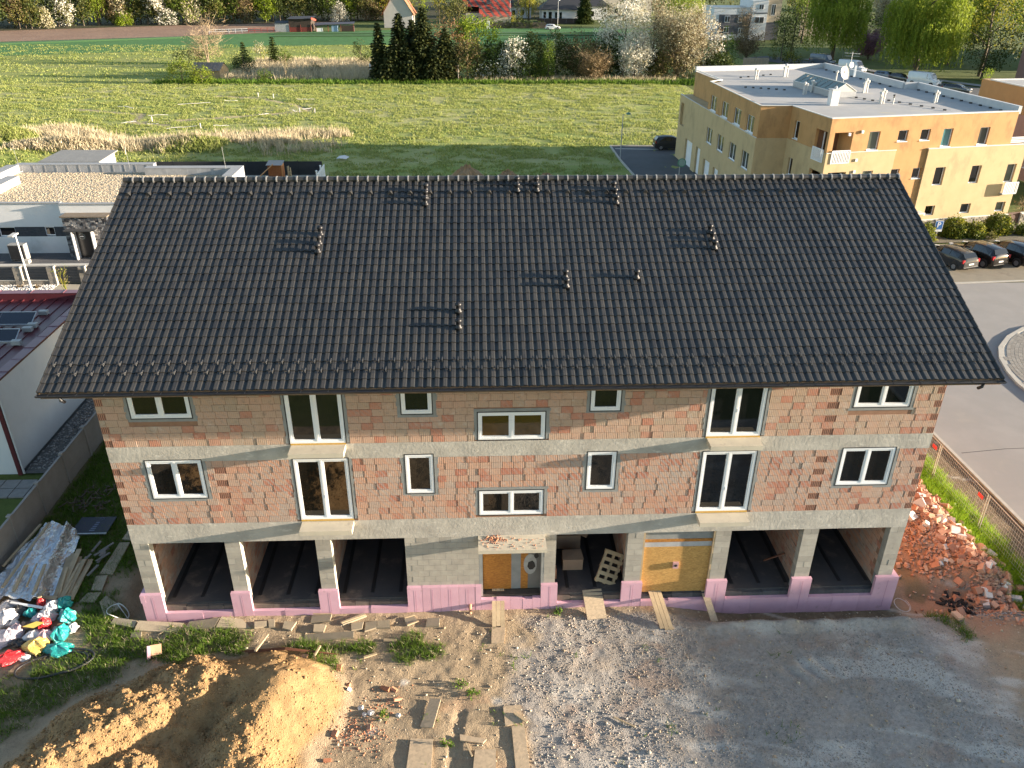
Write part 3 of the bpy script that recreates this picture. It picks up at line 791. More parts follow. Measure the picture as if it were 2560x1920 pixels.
OSB_O = osb('osb_dark', (0.46, 0.20, 0.035), (0.38, 0.155, 0.025), (0.28, 0.11, 0.02))
OSB_G = osb('osb_dusty', (0.50, 0.38, 0.25), (0.44, 0.34, 0.23), (0.36, 0.28, 0.19))
WOOD = M('weathered_wood', (0.47, 0.36, 0.22), (0.36, 0.27, 0.17), 3, 0.85, 0.3, 30, 0.004, rnd=0.15, stretch=(1, 1, 1))
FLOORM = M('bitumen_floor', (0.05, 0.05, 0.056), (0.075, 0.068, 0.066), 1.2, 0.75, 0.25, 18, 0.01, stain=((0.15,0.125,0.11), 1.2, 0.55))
TILE = None
def tilemat():
    m, n, N, L, P = newmat('roof_tile')
    a = attr(N, 'rnd')
    col = mixc(N, L, a, (0.019, 0.019, 0.020), (0.035, 0.034, 0.032))
    col = mixc(N, L, rng(N, L, noise(N, L, 1.3, 4), 0.45, 0.7, 0, 0.5), col, (0.042, 0.039, 0.035))
    L.new(col, P.inputs['Base Color']); P.inputs['Roughness'].default_value = 0.42
    P.inputs['Specular IOR Level'].default_value = 0.5
    bump(N, L, P, noise(N, L, 60, 2), 0.08, 0.003)
    return m
TILE = tilemat()
GUT = M('gutter_black', (0.012, 0.013, 0.016), (0.02, 0.02, 0.022), 3, 0.35)
CAPL = M('ridge_collar', (0.30, 0.29, 0.28), (0.24, 0.23, 0.22), 8, 0.45)
VENTM = M('vent_black', (0.010, 0.010, 0.013), (0.02, 0.02, 0.022), 6, 0.42, spec=0.35)

house = thing('unfinished_house', 'long unfinished brick house under a black tiled roof with open garage bays', 'house', (0, 0, 0))

XW = 13.45
Z1a, Z1b = 4.10, 6.60          # first brick storey
Z2a, Z2b = 7.176, 10.42        # second brick storey
# windows: x0,x1,z0,z1,kind
WIN1 = [(-12.345,-10.577,5.166,6.645,'two'),(10.539,12.322,5.166,6.645,'two'),(-7.631,-5.868,4.18,6.613,'door'),(5.826,7.623,4.18,6.613,'door'),
        (-4.01,-3.105,5.18,6.70,'one'),(1.99,2.93,5.20,6.68,'one'),(-1.61,0.545,4.215,5.205,'wide')]
WIN2 = [(-12.42,-10.56,8.23,9.72,'two'),(10.54,12.37,8.225,9.72,'two'),(-7.631,-5.868,7.21,9.70,'door'),(5.826,7.623,7.21,9.70,'door'),
        (-4.02,-3.06,8.24,9.72,'one'),(1.98,2.93,8.25,9.72,'one'),(-1.61,0.54,7.23,8.24,'wide')]
def cells(x0, x1, z0, z1, holes):
    xs = sorted({x0, x1, *[h[0] for h in holes], *[h[1] for h in holes]}); xs = [x for x in xs if x0 <= x <= x1]
    zs = sorted({z0, z1, *[h[2] for h in holes], *[h[3] for h in holes]}); zs = [z for z in zs if z0 <= z <= z1]
    out = []
    for i in range(len(xs)-1):
        run = None
        for j in range(len(zs)-1):
            cx, cz = (xs[i]+xs[i+1])/2, (zs[j]+zs[j+1])/2
            solid = not any(h[0] < cx < h[1] and h[2] < cz < h[3] for h in holes)
            if solid:
                if run and abs(run[3]-zs[j]) < 1e-9: run[3] = zs[j+1]
                else:
                    run = [xs[i], xs[i+1], zs[j], zs[j+1]]; out.append(run)
            else: run = None
    return out
b = MB()
for c in cells(-XW, XW, Z1a, Z1b+0.14, WIN1): b.box(c[0], c[1], 0.014, 0.30, c[2], min(c[3], Z1b))
for c in cells(-XW, XW, Z2a, Z2b, WIN2): b.box(c[0], c[1], 0.014, 0.30, c[2], c[3])
b.build('front_wall', MATS['brick_joint'], house)
# side and back walls
b = MB()
for sx in (-1, 1):
    xa, xb = (sx*XW, sx*(XW-0.3)); x0, x1 = min(xa, xb), max(xa, xb)
    b.poly([(sx*XW, 0.302, -0.4), (sx*XW, 15.1, -0.4), (sx*XW, 15.1, 10.3), (sx*XW, 7.55, 13.55), (sx*XW, 0.302, 10.3)])
    b.poly([(sx*(XW-0.3), 0.302, -0.4), (sx*(XW-0.3), 15.1, -0.4), (sx*(XW-0.3), 15.1, 10.3), (sx*(XW-0.3), 7.55, 13.55), (sx*(XW-0.3), 0.302, 10.3)])
b.box(-XW, XW, 14.8, 15.1, -0.4, 10.3)
b.build('outer_wall', M('brick_plain', (0.44,0.24,0.15), (0.36,0.19,0.12), 2, 0.95), house)
# ring beams
b = MB()
b.box(-XW-0.004, XW+0.004, -0.006, 0.34, 3.30, 4.10)
b.build('lower_ring_beam', CONC, house)
b = MB()
holes = [(w_[0], w_[1], w_[2], w_[3]) for w_ in WIN1 if w_[3] > 6.6]
for c in cells(-XW-0.004, XW+0.004, 6.60, 7.176, holes): b.box(c[0], c[1], -0.006, 0.34, c[2], c[3])
b.build('upper_ring_beam', CONC, house)

# grey mortar surrounds
for (x0, x1, z0, z1, k) in WIN1 + WIN2:
    g = 0.15 if k != 'door' else 0.13; b = MB()
    zt = z1 + (0.10 if z1 < 9 else 0.05)
    if k == 'wide': zt = z1 + 0.14
    if z1 < 6.65 and z1 > 6.5: zt = 6.60
    if z1 > 6.6 and z1 < 7: zt = 6.598
    zb = z0 - (0.13 if k in ('two', 'one') else 0.0)
    zb = max(zb, 4.102 if z0 < 7 else 7.178)
    yy = -0.004
    n_ = 10
    for (a0, a1, c0, c1) in ((x0-g, x0, zb, zt), (x1, x1+g, zb, zt)):
        # ragged outer edge: small stacked pieces
        zz = c0
        while zz < c1 - 0.01:
            h_ = min(random.uniform(0.08, 0.2), c1 - zz); j = random.uniform(-0.03, 0.035)
            if a0 < x0 - 0.01: b.box(a0 + j, a1, yy, 0.012, zz, zz + h_)
            else: b.box(a0, a1 + j, yy, 0.012, zz, zz + h_)
            zz += h_
        b.build('window_surround', PLAST, house); b = MB()
    for (za_, zb2) in ((zb, z0 if zb < z0 - 0.02 else zb), (z1, zt if zt > z1 + 0.01 else z1)):
        if zb2 > za_: b = MB(); b.box(x0, x1, yy, 0.012, za_, zb2); b.build('window_surround', PLAST, house)

# ---- windows
def window(x0, x1, z0, z1, kind, glass):
    wd = MB(); fr = 0.065
    y0, y1 = -0.004, 0.075
    wd.box(x0, x0+fr, y0, y1, z0, z1); wd.box(x1-fr, x1, y0, y1, z0, z1)
    wd.box(x0+fr, x1-fr, y0, y1, z1-fr, z1); wd.box(x0+fr, x1-fr, y0, y1, z0, z0+fr)
    if kind != 'one':
        xm = (x0+x1)/2; wd.box(xm-0.03, xm+0.03, y0+0.004, y1, z0+fr, z1-fr)
    o = wd.build('window_frame', WHITE, house)
    off = Vector(o.location)
    parts = [(x0+fr, x1-fr)] if kind == 'one' else [(x0+fr, xm-0.03), (xm+0.03, x1-fr)]
    for (a, c) in parts:
        s = MB(); e = 0.062; ya = 0.012
        s.box(a, a+e, ya, 0.07, z0+fr, z1-fr); s.box(c-e, c, ya, 0.07, z0+fr, z1-fr)
        s.box(a+e, c-e, ya, 0.07, z1-fr-e, z1-fr); s.box(a+e, c-e, ya, 0.07, z0+fr, z0+fr+e)
        s.build('sash', WHITE, o)
        p = MB(); p.box(a+e, c-e, 0.045, 0.055, z0+fr+e, z1-fr-e); p.build('pane', glass, o)
    t = MB(); e = 0.035; ya = -0.009
    t.box(x0-e, x0, ya, 0.02, z0-e, z1+e); t.box(x1, x1+e, ya, 0.02, z0-e, z1+e)
    t.box(x0, x1, ya, 0.02, z1, z1+e)
    if kind != 'door': t.box(x0, x1, ya, 0.02, z0-e, z0)
    t.build('sealing_tape', BLACK, o)
    if kind in ('door',):
        t = MB(); t.box(x0, x1, -0.012, 0.05, z0-0.075, z0); t.build('sill_board', YEL, o)
        t = MB(); t.box(xm+0.005, xm+0.035, -0.03, -0.002, (z0+z1)/2-0.35, (z0+z1)/2-0.22); t.build('handle', WHITE, o)
    return o
gl1 = [GL_DARK, GL_DARK, GL_BRN, GL_DARK, GL_BRN, GL_BRN, GL_BRN]
gl2 = [GL_BRN, GL_DARK, GL_DARK, GL_DARK, GL_DARK, GL_DARK, GL_AMB]
for wdw, g in zip(WIN1, gl1): window(*wdw, g)
for wdw, g in zip(WIN2, gl2): window(*wdw, g)
# black sheet backs the glass, the dimness of the rooms put into its colour
b = MB(); b.box(-13.1, 13.1, 0.302, 0.32, 4.1, 10.2); b.build('dim_room_sheet', BLACK, house)

# ---- facade bricks
bricks = []          # (x0,x1,z0,z1,storey,end)
def brick_rows(z0, z1, wins, storey):
    nrow = int(round((z1 - z0) / 0.25))
    for r_ in range(nrow):
        a = z0 + r_*0.25; c = a + 0.25
        if a > 9.95: continue
        blk = []
        for (x0, x1, w0, w1, k) in wins:
            g = 0.13
            lo = w0 - (0.12 if k in ('two', 'one') else 0.0); hi = w1 + (0.12 if k == 'wide' else 0.05)
            if c > lo + 0.06 and a < hi - 0.06: blk.append((x0-g, x1+g))
        blk.sort()
        xs = -XW
        if r_ % 2 == 0:
            bricks.append((-XW, -XW+0.25, a, c, storey, True)); bricks.append((XW-0.25, XW, a, c, storey, True))
            start, stop = -XW+0.25, XW-0.25
        else: start, stop = -XW, XW
        spans = []; cur = start
        for (p, q) in blk:
            if p > cur: spans.append((cur, p))
            cur = max(cur, q)
        if cur < stop: spans.append((cur, stop))
        for (p, q) in spans:
            x = p; first = True
            off = 0.1875 if r_ % 2 else 0.375
            # global bond
            nxt = math.floor((p - start) / 0.375) * 0.375 + start + (0 if r_ % 2 == 0 else 0.1875)
            while nxt <= p + 0.05: nxt += 0.375
            while x < q - 0.03:
                e = min(nxt, q)
                if q - e < 0.05: e = q
                endb = False
                if r_ % 2 == 0 and x < -10.0 < e and storey == 1 and r_ > 2: endb = True
                if r_ % 2 == 0 and x < 9.83 < e: endb = True
                bricks.append((x, e, a, c, storey, endb))
                x = e; nxt += 0.375
brick_rows(Z1a, Z1b, WIN1, 1)
brick_rows(Z2a, Z2b, WIN2, 2)
camp = camo.matrix_world.translation
def shown(x, z, wd):
    d = Vector((x, 0, z)) - camp
    return wd * abs(d.y) / d.length**3
order = sorted(range(len(bricks)), key=lambda i: -shown((bricks[i][0]+bricks[i][1])/2, (bricks[i][2]+bricks[i][3])/2, bricks[i][1]-bricks[i][0]))
top = set(order[:300])
def add_brick(mb, x0, x1, z0, z1, end):
    j = 0.006
    y0 = random.uniform(-0.009, 0.003)
    mb.cr = random.random()
    if end:
        mb.cm = 1
        mb.box(x0+j, x1-j, 0.004, 0.05, z0+j, z1-j)
        n_ = max(3, int((x1-x0)/0.06)); st = (x1-x0-2*j)/n_
        mb.cm = 2
        for k in range(n_):
            xx = x0+j+st*(k+0.33); mb.box(xx, xx+st*0.36, 0.0015, 0.0045, z0+0.02, z1-0.02)
        mb.cm = 0
    else:
        mb.box(x0+j, x1-j, y0, 0.05, z0+j, z1-j)
for st, mat_ in ((1, BR_LO), (2, BR_UP)):
    rest = MB()
    pool = {}
    for i, (x0, x1, z0, z1, s_, end) in enumerate(bricks):
        if s_ != st: continue
        if i in top:
            if end or abs((x1-x0) - 0.375) > 0.003:
                mb = MB(); cx = x0
                add_brick(mb, 0, x1-x0, 0, z1-z0, end)
                o = mb.build('brick', [mat_, BR_END, BR_SLOT], house, local=True); o.location = (x0, 0, z0)
            else:
                k = random.randrange(14)
                if k not in pool:
                    mb = MB(); add_brick(mb, 0, 0.375, 0, 0.25, False)
                    o = mb.build('brick', [mat_, BR_END, BR_SLOT], house, local=True); pool[k] = o.data
                else:
                    o = bpy.data.objects.new('brick', pool[k]); COL.objects.link(o); o.parent = house
                o.location = (x0, random.uniform(-0.002, 0.002), z0)
        else:
            add_brick(rest, x0, x1, z0, z1, end)
    rest.build('upper_bricks' if st == 2 else 'lower_bricks', [mat_, BR_END, BR_SLOT], house, kind='stuff')

# ---- ground storey: columns and block wall
COLS = [(-13.45,-12.94),(-10.36,-9.86),(-7.28,-6.77),(0.65,1.06),(3.57,4.13),(6.68,7.23),(9.80,10.35),(12.92,13.45)]
bp = {}
def block(x0, x1, z0, z1, y0=-0.002, y1=0.30):
    key = (round(x1-x0, 3), round(z1-z0, 3), random.randrange(4))
    if key not in bp:
        mb = MB(); mb.cr = random.random(); j = 0.004
        mb.box(j, x1-x0-j, random.uniform(-0.004, 0.004), y1-y0, j, z1-z0-j)
        o = mb.build('concrete_block', BLOCK, house, local=True); bp[key] = o.data
    else:
        o = bpy.data.objects.new('concrete_block', bp[key]); COL.objects.link(o); o.parent = house
    o.location = (x0, y0, z0)
core = MB()
for (x0, x1) in COLS:
    zz = 1.06
    for r_ in range(9):
        z1_ = min(zz + 0.25, 3.299)
        if r_ == 8: z1_ = 3.299
        if r_ % 3 == 2:
            xm = x0 + (x1-x0)*0.5; block(x0, xm, zz, z1_); block(xm, x1, zz, z1_)
        else: block(x0, x1, zz, z1_)
        zz = z1_
    core.box(x0+0.01, x1-0.01, 0.008, 0.29, -0.4, 3.299)
# solid block wall between bay and entrance
zz = 1.06
for r_ in range(9):
    z1_ = 3.299 if r_ == 8 else zz + 0.25
    x = -4.22; e0 = 0.40 if r_ % 2 == 0 else 0.2
    while x < -1.66 - 0.02:
        e = min(x + (e0 if abs(x+4.22) < 0.01 else 0.40), -1.66)
        if -1.66 - e < 0.09: e = -1.66
        block(x, e, zz, z1_); x = e
    zz = z1_
core.box(-4.21, -1.67, 0.01, 0.29, -0.4, 3.299)
core.build('column_core', MATS['plaster_grey'], house)
# door piers beside the entrance
b = MB(); b.box(-1.66, -1.53, 0.0, 0.30, 0.55, 3.299); b.box(0.55, 0.65, 0.0, 0.30, 0.55, 3.299); b.build('entrance_pier', PLAST, house)
# sunlit reveals: pale strip on each column's right face, sunlight put into its colour
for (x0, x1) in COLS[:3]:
    b = MB(); b.box(x1+0.002, x1+0.022, 0.0, 0.30, 0.42, 3.298); b.build('sunlit_reveal', M('reveal_sunlight', (0.62,0.58,0.48), (0.55,0.51,0.42), 4, 0.9, 0.2, 30), house)
# interior
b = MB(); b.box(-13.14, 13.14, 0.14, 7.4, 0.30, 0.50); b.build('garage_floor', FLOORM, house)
for x in np.arange(-12.7, 13.0, 1.02):
    if -4.3 < x < 0.7: continue
    b = MB(); b.bar((x, 0.4, 0.505), (x + random.uniform(-0.05, 0.05), 7.3, 0.505), 0.13, 0.018)
    b.build('floor_seam', M('bitumen_seam', (0.014,0.014,0.016), (0.02,0.02,0.022), 3, 0.6), house)
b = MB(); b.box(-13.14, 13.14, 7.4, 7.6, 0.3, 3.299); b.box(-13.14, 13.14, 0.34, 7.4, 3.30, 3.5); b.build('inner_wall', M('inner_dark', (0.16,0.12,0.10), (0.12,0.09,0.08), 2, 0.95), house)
PARX = [(-13.14,-12.92),(-10.22,-9.98),(-7.14,-6.90),(-4.20,-3.96),(0.76,1.0),(3.72,3.96),(6.83,7.07),(9.95,10.2),(12.94,13.14)]
b = MB()
for (x0, x1) in PARX: b.box(x0, x1, 0.31, 7.3, 0.5, 3.299)
b.build('partition_wall', MATS['brick_joint'], house)
b = MB()
for (x0, x1) in PARX:
    face = 1 if x0 < -1 else -1
    xf = x1 if face > 0 else x0
    for r_ in range(11):
        z0 = 0.52 + r_*0.25; y = 0.31 + (0.19 if r_ % 2 else 0)
        while y < 5.0:
            b.cr = random.random(); t = random.uniform(0.006, 0.014)
            b.box(xf if face > 0 else xf - t, xf + t if face > 0 else xf, y+0.006, min(y+0.37, 5), z0+0.005, min(z0+0.244, 3.28))
            y += 0.375
b.build('partition_bricks', BR_LO, house, kind='stuff')
# threshold blocks in the bays
THR = MB()
for (a, c) in ((-12.94,-10.36),(-9.86,-7.28),(-6.77,-4.22),(-1.5,0.62),(1.06,3.57),(4.13,6.68),(7.23,9.80),(10.35,12.92)):
    x = a
    while x < c - 0.05:
        e = min(x + random.uniform(0.5, 0.8), c)
        if c - e < 0.2: e = c
        mb = MB(); mb.cr = random.random(); mb.box(x+0.006, e-0.006, random.uniform(0.0, 0.02), 0.138, 0.12, random.uniform(0.40, 0.46))
        mb.build('threshold_block', M('threshold', (0.16,0.125,0.10), (0.10,0.085,0.075), 4, 0.9, 0.3, 30, 0.008, rnd=0.2) if a < 3 else M('threshold_dark', (0.075,0.075,0.08), (0.05,0.05,0.055), 4, 0.85, 0.3, 30, 0.008, rnd=0.2), house)
        x = e
# ---- pink insulation boards
def board(x0, x1, z0, z1, y0=-0.14, y1=-0.003, pr=True):
    mb = MB(); mb.cr = random.random(); mb.box(x0+0.003, x1-0.003, y0 + random.uniform(-0.004, 0.004), y1, z0, z1)
    o = mb.build('insulation_board', PINK, house)
    if pr and z1 - z0 > 0.4:
        p = MB(); xm = x0 + (x1-x0)*0.55; z = z0 + 0.25
        while z < z1 - 0.12:
            h_ = random.uniform(0.03, 0.07); p.box(xm-0.008, xm+0.008, y0-0.0065, y0-0.0045, z, z+h_); z += h_ + 0.012
        p.build('printed_text', PINKP, o)
zl = lambda x: -0.25 if x < 1 else -0.55
for (x0, x1) in COLS:
    lo = x0 - (0.10 if x0 > -13 else 0.14); hi = x1 + (0.09 if x1 < 13 else 0.22)
    board(lo, hi, zl(x0), 1.11 + random.uniform(-0.02, 0.02))
board(13.452, 13.67, -0.55, 1.10, -0.003, 0.9, False)
x = -4.24
for e in (-3.70, -3.05, -2.40, -1.80, -1.60): board(x, e, -0.25, 1.14 + random.uniform(-0.01, 0.01), pr=e > -3.9 and e != -1.60); x = e
x = -1.60
for e in (-1.05, -0.55, -0.1, 0.25, 0.55): board(x, e, -0.25, 0.52 + random.uniform(-0.03, 0.02), pr=False); x = e
for (a, c) in ((-12.85,-10.46),(-9.77,-7.38),(-6.68,-4.24),(1.15,3.47),(4.22,6.58),(7.32,9.70),(10.44,12.82)):
    x = a
    while x < c - 0.02:
        e = min(x + random.uniform(0.9, 1.3), c)
        if c - e < 0.35: e = c
        board(x, e, zl(a), 0.26 + random.uniform(-0.02, 0.03), -0.14 + random.uniform(-0.012, 0.008), pr=False); x = e
board(-13.62, -13.452, 0.75, 1.10, -0.14, 0.6, False)
# drain stub on the plinth
b = MB(); b.tube([(-2.0, -0.15, 0.30), (-2.0, -0.24, 0.30), (-2.0, -0.27, 0.22), (-2.0, -0.27, 0.02)], 0.055, 10); b.build('drain_pipe', M('drain_orange', (0.55,0.30,0.18), (0.50,0.27,0.16), 5, 0.5), house)

# ---- balcony slabs and canopy
for (x0, x1) in ((-7.62,-5.88),(5.87,7.58)):
    for zt in (4.10, 7.17):
        b = MB(); b.box(x0, x1, -0.54, -0.008, zt-0.19, zt-0.02); b.build('balcony_slab', CONC2, house)
b = MB(); b.box(-1.67, 0.65, -0.82, -0.008, 3.19, 3.33); can = b.build('entrance_canopy', CONC2, house)

# ---- entrance boarding
b = MB(); b.box(-1.52, -0.50, 0.30, 0.325, 0.62, 2.95); b.build('door_board', OSB_O, house)
b = MB(); b.box(-0.50, -0.16, 0.30, 0.32, 0.62, 2.95); b.build('door_post', PLAST, house)
b = MB(); b.box(-0.16, 0.10, 0.30, 0.325, 0.62, 2.95); b.build('narrow_board', OSB_O, house)
b = MB(); b.box(0.10, 0.55, 0.31, 0.33, 0.62, 2.95); b.build('door_panel', M('panel_grey', (0.20,0.185,0.165), (0.15,0.14,0.125), 2, 0.85), house)
bpts = [(0.28,0.40), (0.5,0.2), (0.62,-0.15), (0.35,-0.42), (0.0,-0.45), (-0.25,-0.15), (-0.15,0.25)]
b = MB(); b.poly([(0.10+0.32*p[0], 0.2965, 1.75+0.62*p[1]) for p in [(math.cos(t)*0.75+0.25, math.sin(t)*0.75) for t in np.linspace(0, 2*math.pi, 18)[:-1]]][::-1])
b.build('paint_ring', M('paint_white', (0.40,0.39,0.36), (0.30,0.29,0.27), 6, 0.9), house)
b = MB()
b.poly([(0.16+0.34*p[0], 0.2935, 1.72+0.5*p[1]) for p in bpts][::-1])
b.poly([(0.36+0.2*p[0], 0.2935, 2.15+0.3*p[1]) for p in bpts][::-1])
b.build('paint_patch', M('paint_black', (0.012,0.012,0.013), (0.02,0.02,0.02), 6, 0.9), house)
b = MB(); b.box(-1.53, 0.55, 0.02, 0.3, 0.50, 0.60); b.build('door_step', M('step_dark', (0.09,0.07,0.055), (0.06,0.05,0.04), 5, 0.9), house)
# boarded garage bay
b = MB(); b.box(4.14, 6.67, 0.10, 0.13, 0.48, 2.56); b.build('bay_board', OSB, house)
b = MB(); b.box(4.14, 6.67, 0.11, 0.135, 2.56, 2.78); b.build('bay_foil', M('bay_foil', (0.42,0.42,0.43), (0.34,0.34,0.35), 5, 0.5), house)
b = MB(); b.box(4.14, 6.67, 0.10, 0.13, 2.78, 2.90); b.build('bay_strip', OSB_O, house)
b = MB(); b.box(4.14, 6.67, 0.12, 0.145, 2.90, 3.298); b.build('bay_lintel', PLAST, house)
b = MB(); b.box(4.13, 4.19, 0.0, 0.09, 0.48, 3.298); b.box(6.62, 6.68, 0.0, 0.09, 0.48, 3.298); b.build('bay_batten', WOOD, house)
b = MB()
b.box(5.30, 5.50, 0.02, 0.098, 1.62, 1.88); tgt = b.build('socket_box', M('box_pink', (0.50,0.30,0.30), (0.45,0.25,0.25), 9, 0.7), house)
b = MB(); b.lathe((0, 0, 0), [(0.055, 0), (0.055, 0.01)], 12); o = b.build('socket_hole', BLACK, tgt, local=True); o.rotation_euler = (R(90), 0, 0); o.location = (5.40, 0.018, 1.76)

# ================================================================== roof
EY, EZ, RY, RZ = -1.30, 9.86, 7.55, 13.76
SL = math.hypot(RY-EY, RZ-EZ)
SA = math.atan2(RZ-EZ, RY-EY)
RXA, RXB = -14.25, 14.25
NC, NR = 120, 28
CW, RW = (RXB-RXA)/NC, SL/NR
def rp(x, s, h=0.0):
    return (x, EY + s*math.cos(SA) - h*math.sin(SA), EZ + s*math.sin(SA) + h*math.cos(SA))
b = MB()
b.poly([rp(RXA, 0, -0.06), rp(RXB, 0, -0.06), rp(RXB, SL, -0.06), rp(RXA, SL, -0.06)])
b.poly([(RXA, RY, RZ-0.05), (RXB, RY, RZ-0.05), (RXB, 2*RY-EY, EZ), (RXA, 2*RY-EY, EZ)])
b.build('roof_deck', M('roof_underlay', (0.02,0.02,0.022), (0.03,0.03,0.03), 3, 0.9), house)
b = MB()
b.poly([rp(RXA, 0.02, -0.16), rp(RXA, SL, -0.16), rp(RXB, SL, -0.16), rp(RXB, 0.02, -0.16)])
for x in (RXA, RXB - 0.03):
    b.bar(rp(x+0.015, 0, -0.11), rp(x+0.015, SL, -0.11), 0.03, 0.2, (0, 0, 1))
b.bar(rp(RXA, 0.01, -0.11), rp(RXB, 0.01, -0.11), 0.03, 0.2)
b.build('soffit_board', M('soffit_wood', (0.20,0.13,0.08), (0.16,0.10,0.06), 3, 0.8), house)
# one tile: profile across the column, tail edge raised
PROF = [(0.0, 0.042), (0.035, 0.041), (0.05, 0.036), (0.055, 0.038), (0.10, 0.033), (0.122, 0.020), (0.145, 0.003), (0.19, 0.0), (0.215, 0.018), (0.2375, 0.042)]
def tile_mesh(seed):
    rs = random.Random(seed)
    v = []; f = []; n_ = len(PROF); Ln = RW + 0.05
    tl = 0.030 + rs.uniform(-0.003, 0.003)
    c_, s_ = math.cos(SA), math.sin(SA)
    def put(x, s, h): v.append((x, s*c_ - h*s_, s*s_ + h*c_))
    for (x, h) in PROF: put(x*0.999, 0.0, h + tl)
    for (x, h) in PROF: put(x*0.999, Ln, h + 0.002)
    for (x, h) in PROF: put(x*0.999, 0.0, h + tl - 0.022)
    for i in range(n_-1):
        f.append((i, i+1, n_+i+1, n_+i)); f.append((2*n_+i, 2*n_+i+1, i+1, i))
    f.append((0, n_, 2*n_)); f.append((n_-1, 3*n_-1, 2*n_-1))
    me = bpy.data.meshes.new('roof_tile'); me.from_pydata(v, [], f); me.materials.append(TILE)
    at = me.attributes.new('rnd', 'FLOAT', 'FACE'); at.data.foreach_set('value', [rs.random()] * len(f)); me.update()
    return me
TM = [tile_mesh(k) for k in range(6)]
TV = [np.array([p.co[:] for p in me.vertices]) for me in TM]
TF = [[tuple(p.vertices) for p in me.polygons] for me in TM]
cand = []
nrm = Vector((0, -math.sin(SA), math.cos(SA)))
for r_ in range(NR):
    for c_ in range(NC):
        p = Vector(rp(RXA + (c_+0.5)*CW, (r_+0.5)*RW)); d = camp - p
        cand.append((-(d.normalized().dot(nrm)) / d.length_squared, r_, c_))
cand.sort()
tset = {(r_, c_) for (_, r_, c_) in cand[:300]}
vs, fs, rn, base = [], [], [], 0
for r_ in range(NR):
    for c_ in range(NC):
        k = random.randrange(6); p = rp(RXA + c_*CW, r_*RW)
        p = (p[0] + random.uniform(-0.004, 0.004), p[1] + random.uniform(-0.006, 0.006), p[2] + random.uniform(-0.003, 0.004))
        if (r_, c_) in tset:
            o = bpy.data.objects.new('roof_tile', TM[k]); COL.objects.link(o); o.parent = house; o.location = p
        else:
            vs.append(TV[k] + np.array(p)); fs += [tuple(i + base for i in q) for q in TF[k]]; base += len(TV[k]); rn += [random.random()] * len(TF[k])
me = bpy.data.meshes.new('roof_tiles'); me.from_pydata(np.concatenate(vs).tolist(), [], fs); me.materials.append(TILE)
at = me.attributes.new('rnd', 'FLOAT', 'FACE'); at.data.foreach_set('value', rn); me.update()
o = bpy.data.objects.new('roof_tiles', me); COL.objects.link(o); o.parent = house; o['kind'] = 'stuff'
# verge edge tiles
for sx, xx in ((-1, RXA-0.012), (1, RXB+0.012)):
    b = MB()
    for r_ in range(NR):
        b.cr = random.random()
        b.bar(rp(xx, r_*RW, 0.02), rp(xx, (r_+1)*RW+0.03, 0.0), 0.03, 0.13)
    b.build('verge_trim', TILE, house)
# ridge caps
def ridge_mesh():
    b = MB(); n_ = 8
    secs = [(0.0, 0.125), (0.32, 0.112), (0.325, 0.138), (0.372, 0.138), (0.376, 0.11)]
    rings = []
    for (x, r_) in secs:
        rings.append([b.V((x, r_*math.cos(t)*1.05, r_*math.sin(t)*0.95)) for t in np.linspace(math.pi*1.12, -math.pi*0.12, n_)])
    for k in range(len(rings)-1):
        b.cm = 0 if k < 1 else 1
        for j in range(n_-1): b.F([rings[k][j], rings[k][j+1], rings[k+1][j+1], rings[k+1][j]][::-1])
    b.cm = 0; b.F(rings[0][::-1]); b.F(rings[-1])
    return b
NRC = 78; rl = (RXB-RXA+0.06)/NRC
o0 = ridge_mesh().build('ridge_tile', [TILE, CAPL], house, local=True)
for k in range(NRC):
    o = o0 if k == 0 else o0.copy()
    if k: COL.objects.link(o)
    o.location = (RXA - 0.03 + k*rl, RY, RZ + 0.045)
    o.rotation_euler = (0, random.uniform(-0.006, 0.006), random.uniform(-0.006, 0.006))
# snow hooks
b = MB(); b.box(-0.012, 0.012, -0.10, 0.10, 0.0, 0.012); b.box(-0.013, 0.013, -0.10, -0.085, 0.012, 0.075); b.box(-0.013, 0.013, -0.085, -0.02, 0.062, 0.075)
b.box(-0.013, 0.013, -0.03, -0.018, 0.012, 0.062)
hk = b.build('snow_hook', M('hook_metal', (0.085,0.082,0.08), (0.07,0.07,0.068), 5, 0.4), house, local=True); first = True
for (s_, off) in ((1.02, 0.02), (0.66, 0.52)):
    for k in range(60):
        x = RXA + (2*k + 1 + off*2 - 0.2)*CW*1.0
        if x > RXB - 0.1: continue
        o = hk if first else hk.copy()
        if not first: COL.objects.link(o)
        first = False
        o.location = rp(x, s_, 0.075); o.rotation_euler = (SA, 0, 0)
# vent tiles under the ridge
b = MB()
for (y, z, wd) in ((-0.10, 0.0, 0.10), ): pass
b.poly([(-0.11, -0.12, 0.0), (0.11, -0.12, 0.0), (0.02, -0.10, 0.12), (-0.02, -0.10, 0.12)])
b.poly([(0.11, -0.12, 0.0), (0.05, 0.16, 0.0), (0.02, -0.10, 0.12)]); b.poly([(-0.05, 0.16, 0.0), (-0.11, -0.12, 0.0), (-0.02, -0.10, 0.12)])
b.poly([(0.05, 0.16, 0.0), (-0.05, 0.16, 0.0), (-0.02, -0.10, 0.12), (0.02, -0.10, 0.12)])
vt = b.build('vent_tile', TILE, house, local=True)
for k in range(39):
    o = vt if k == 0 else vt.copy()
    if k: COL.objects.link(o)
    o.location = rp(-13.95 + k*0.7125 + 0.02, 8.93, 0.045); o.rotation_euler = (SA, 0, 0)
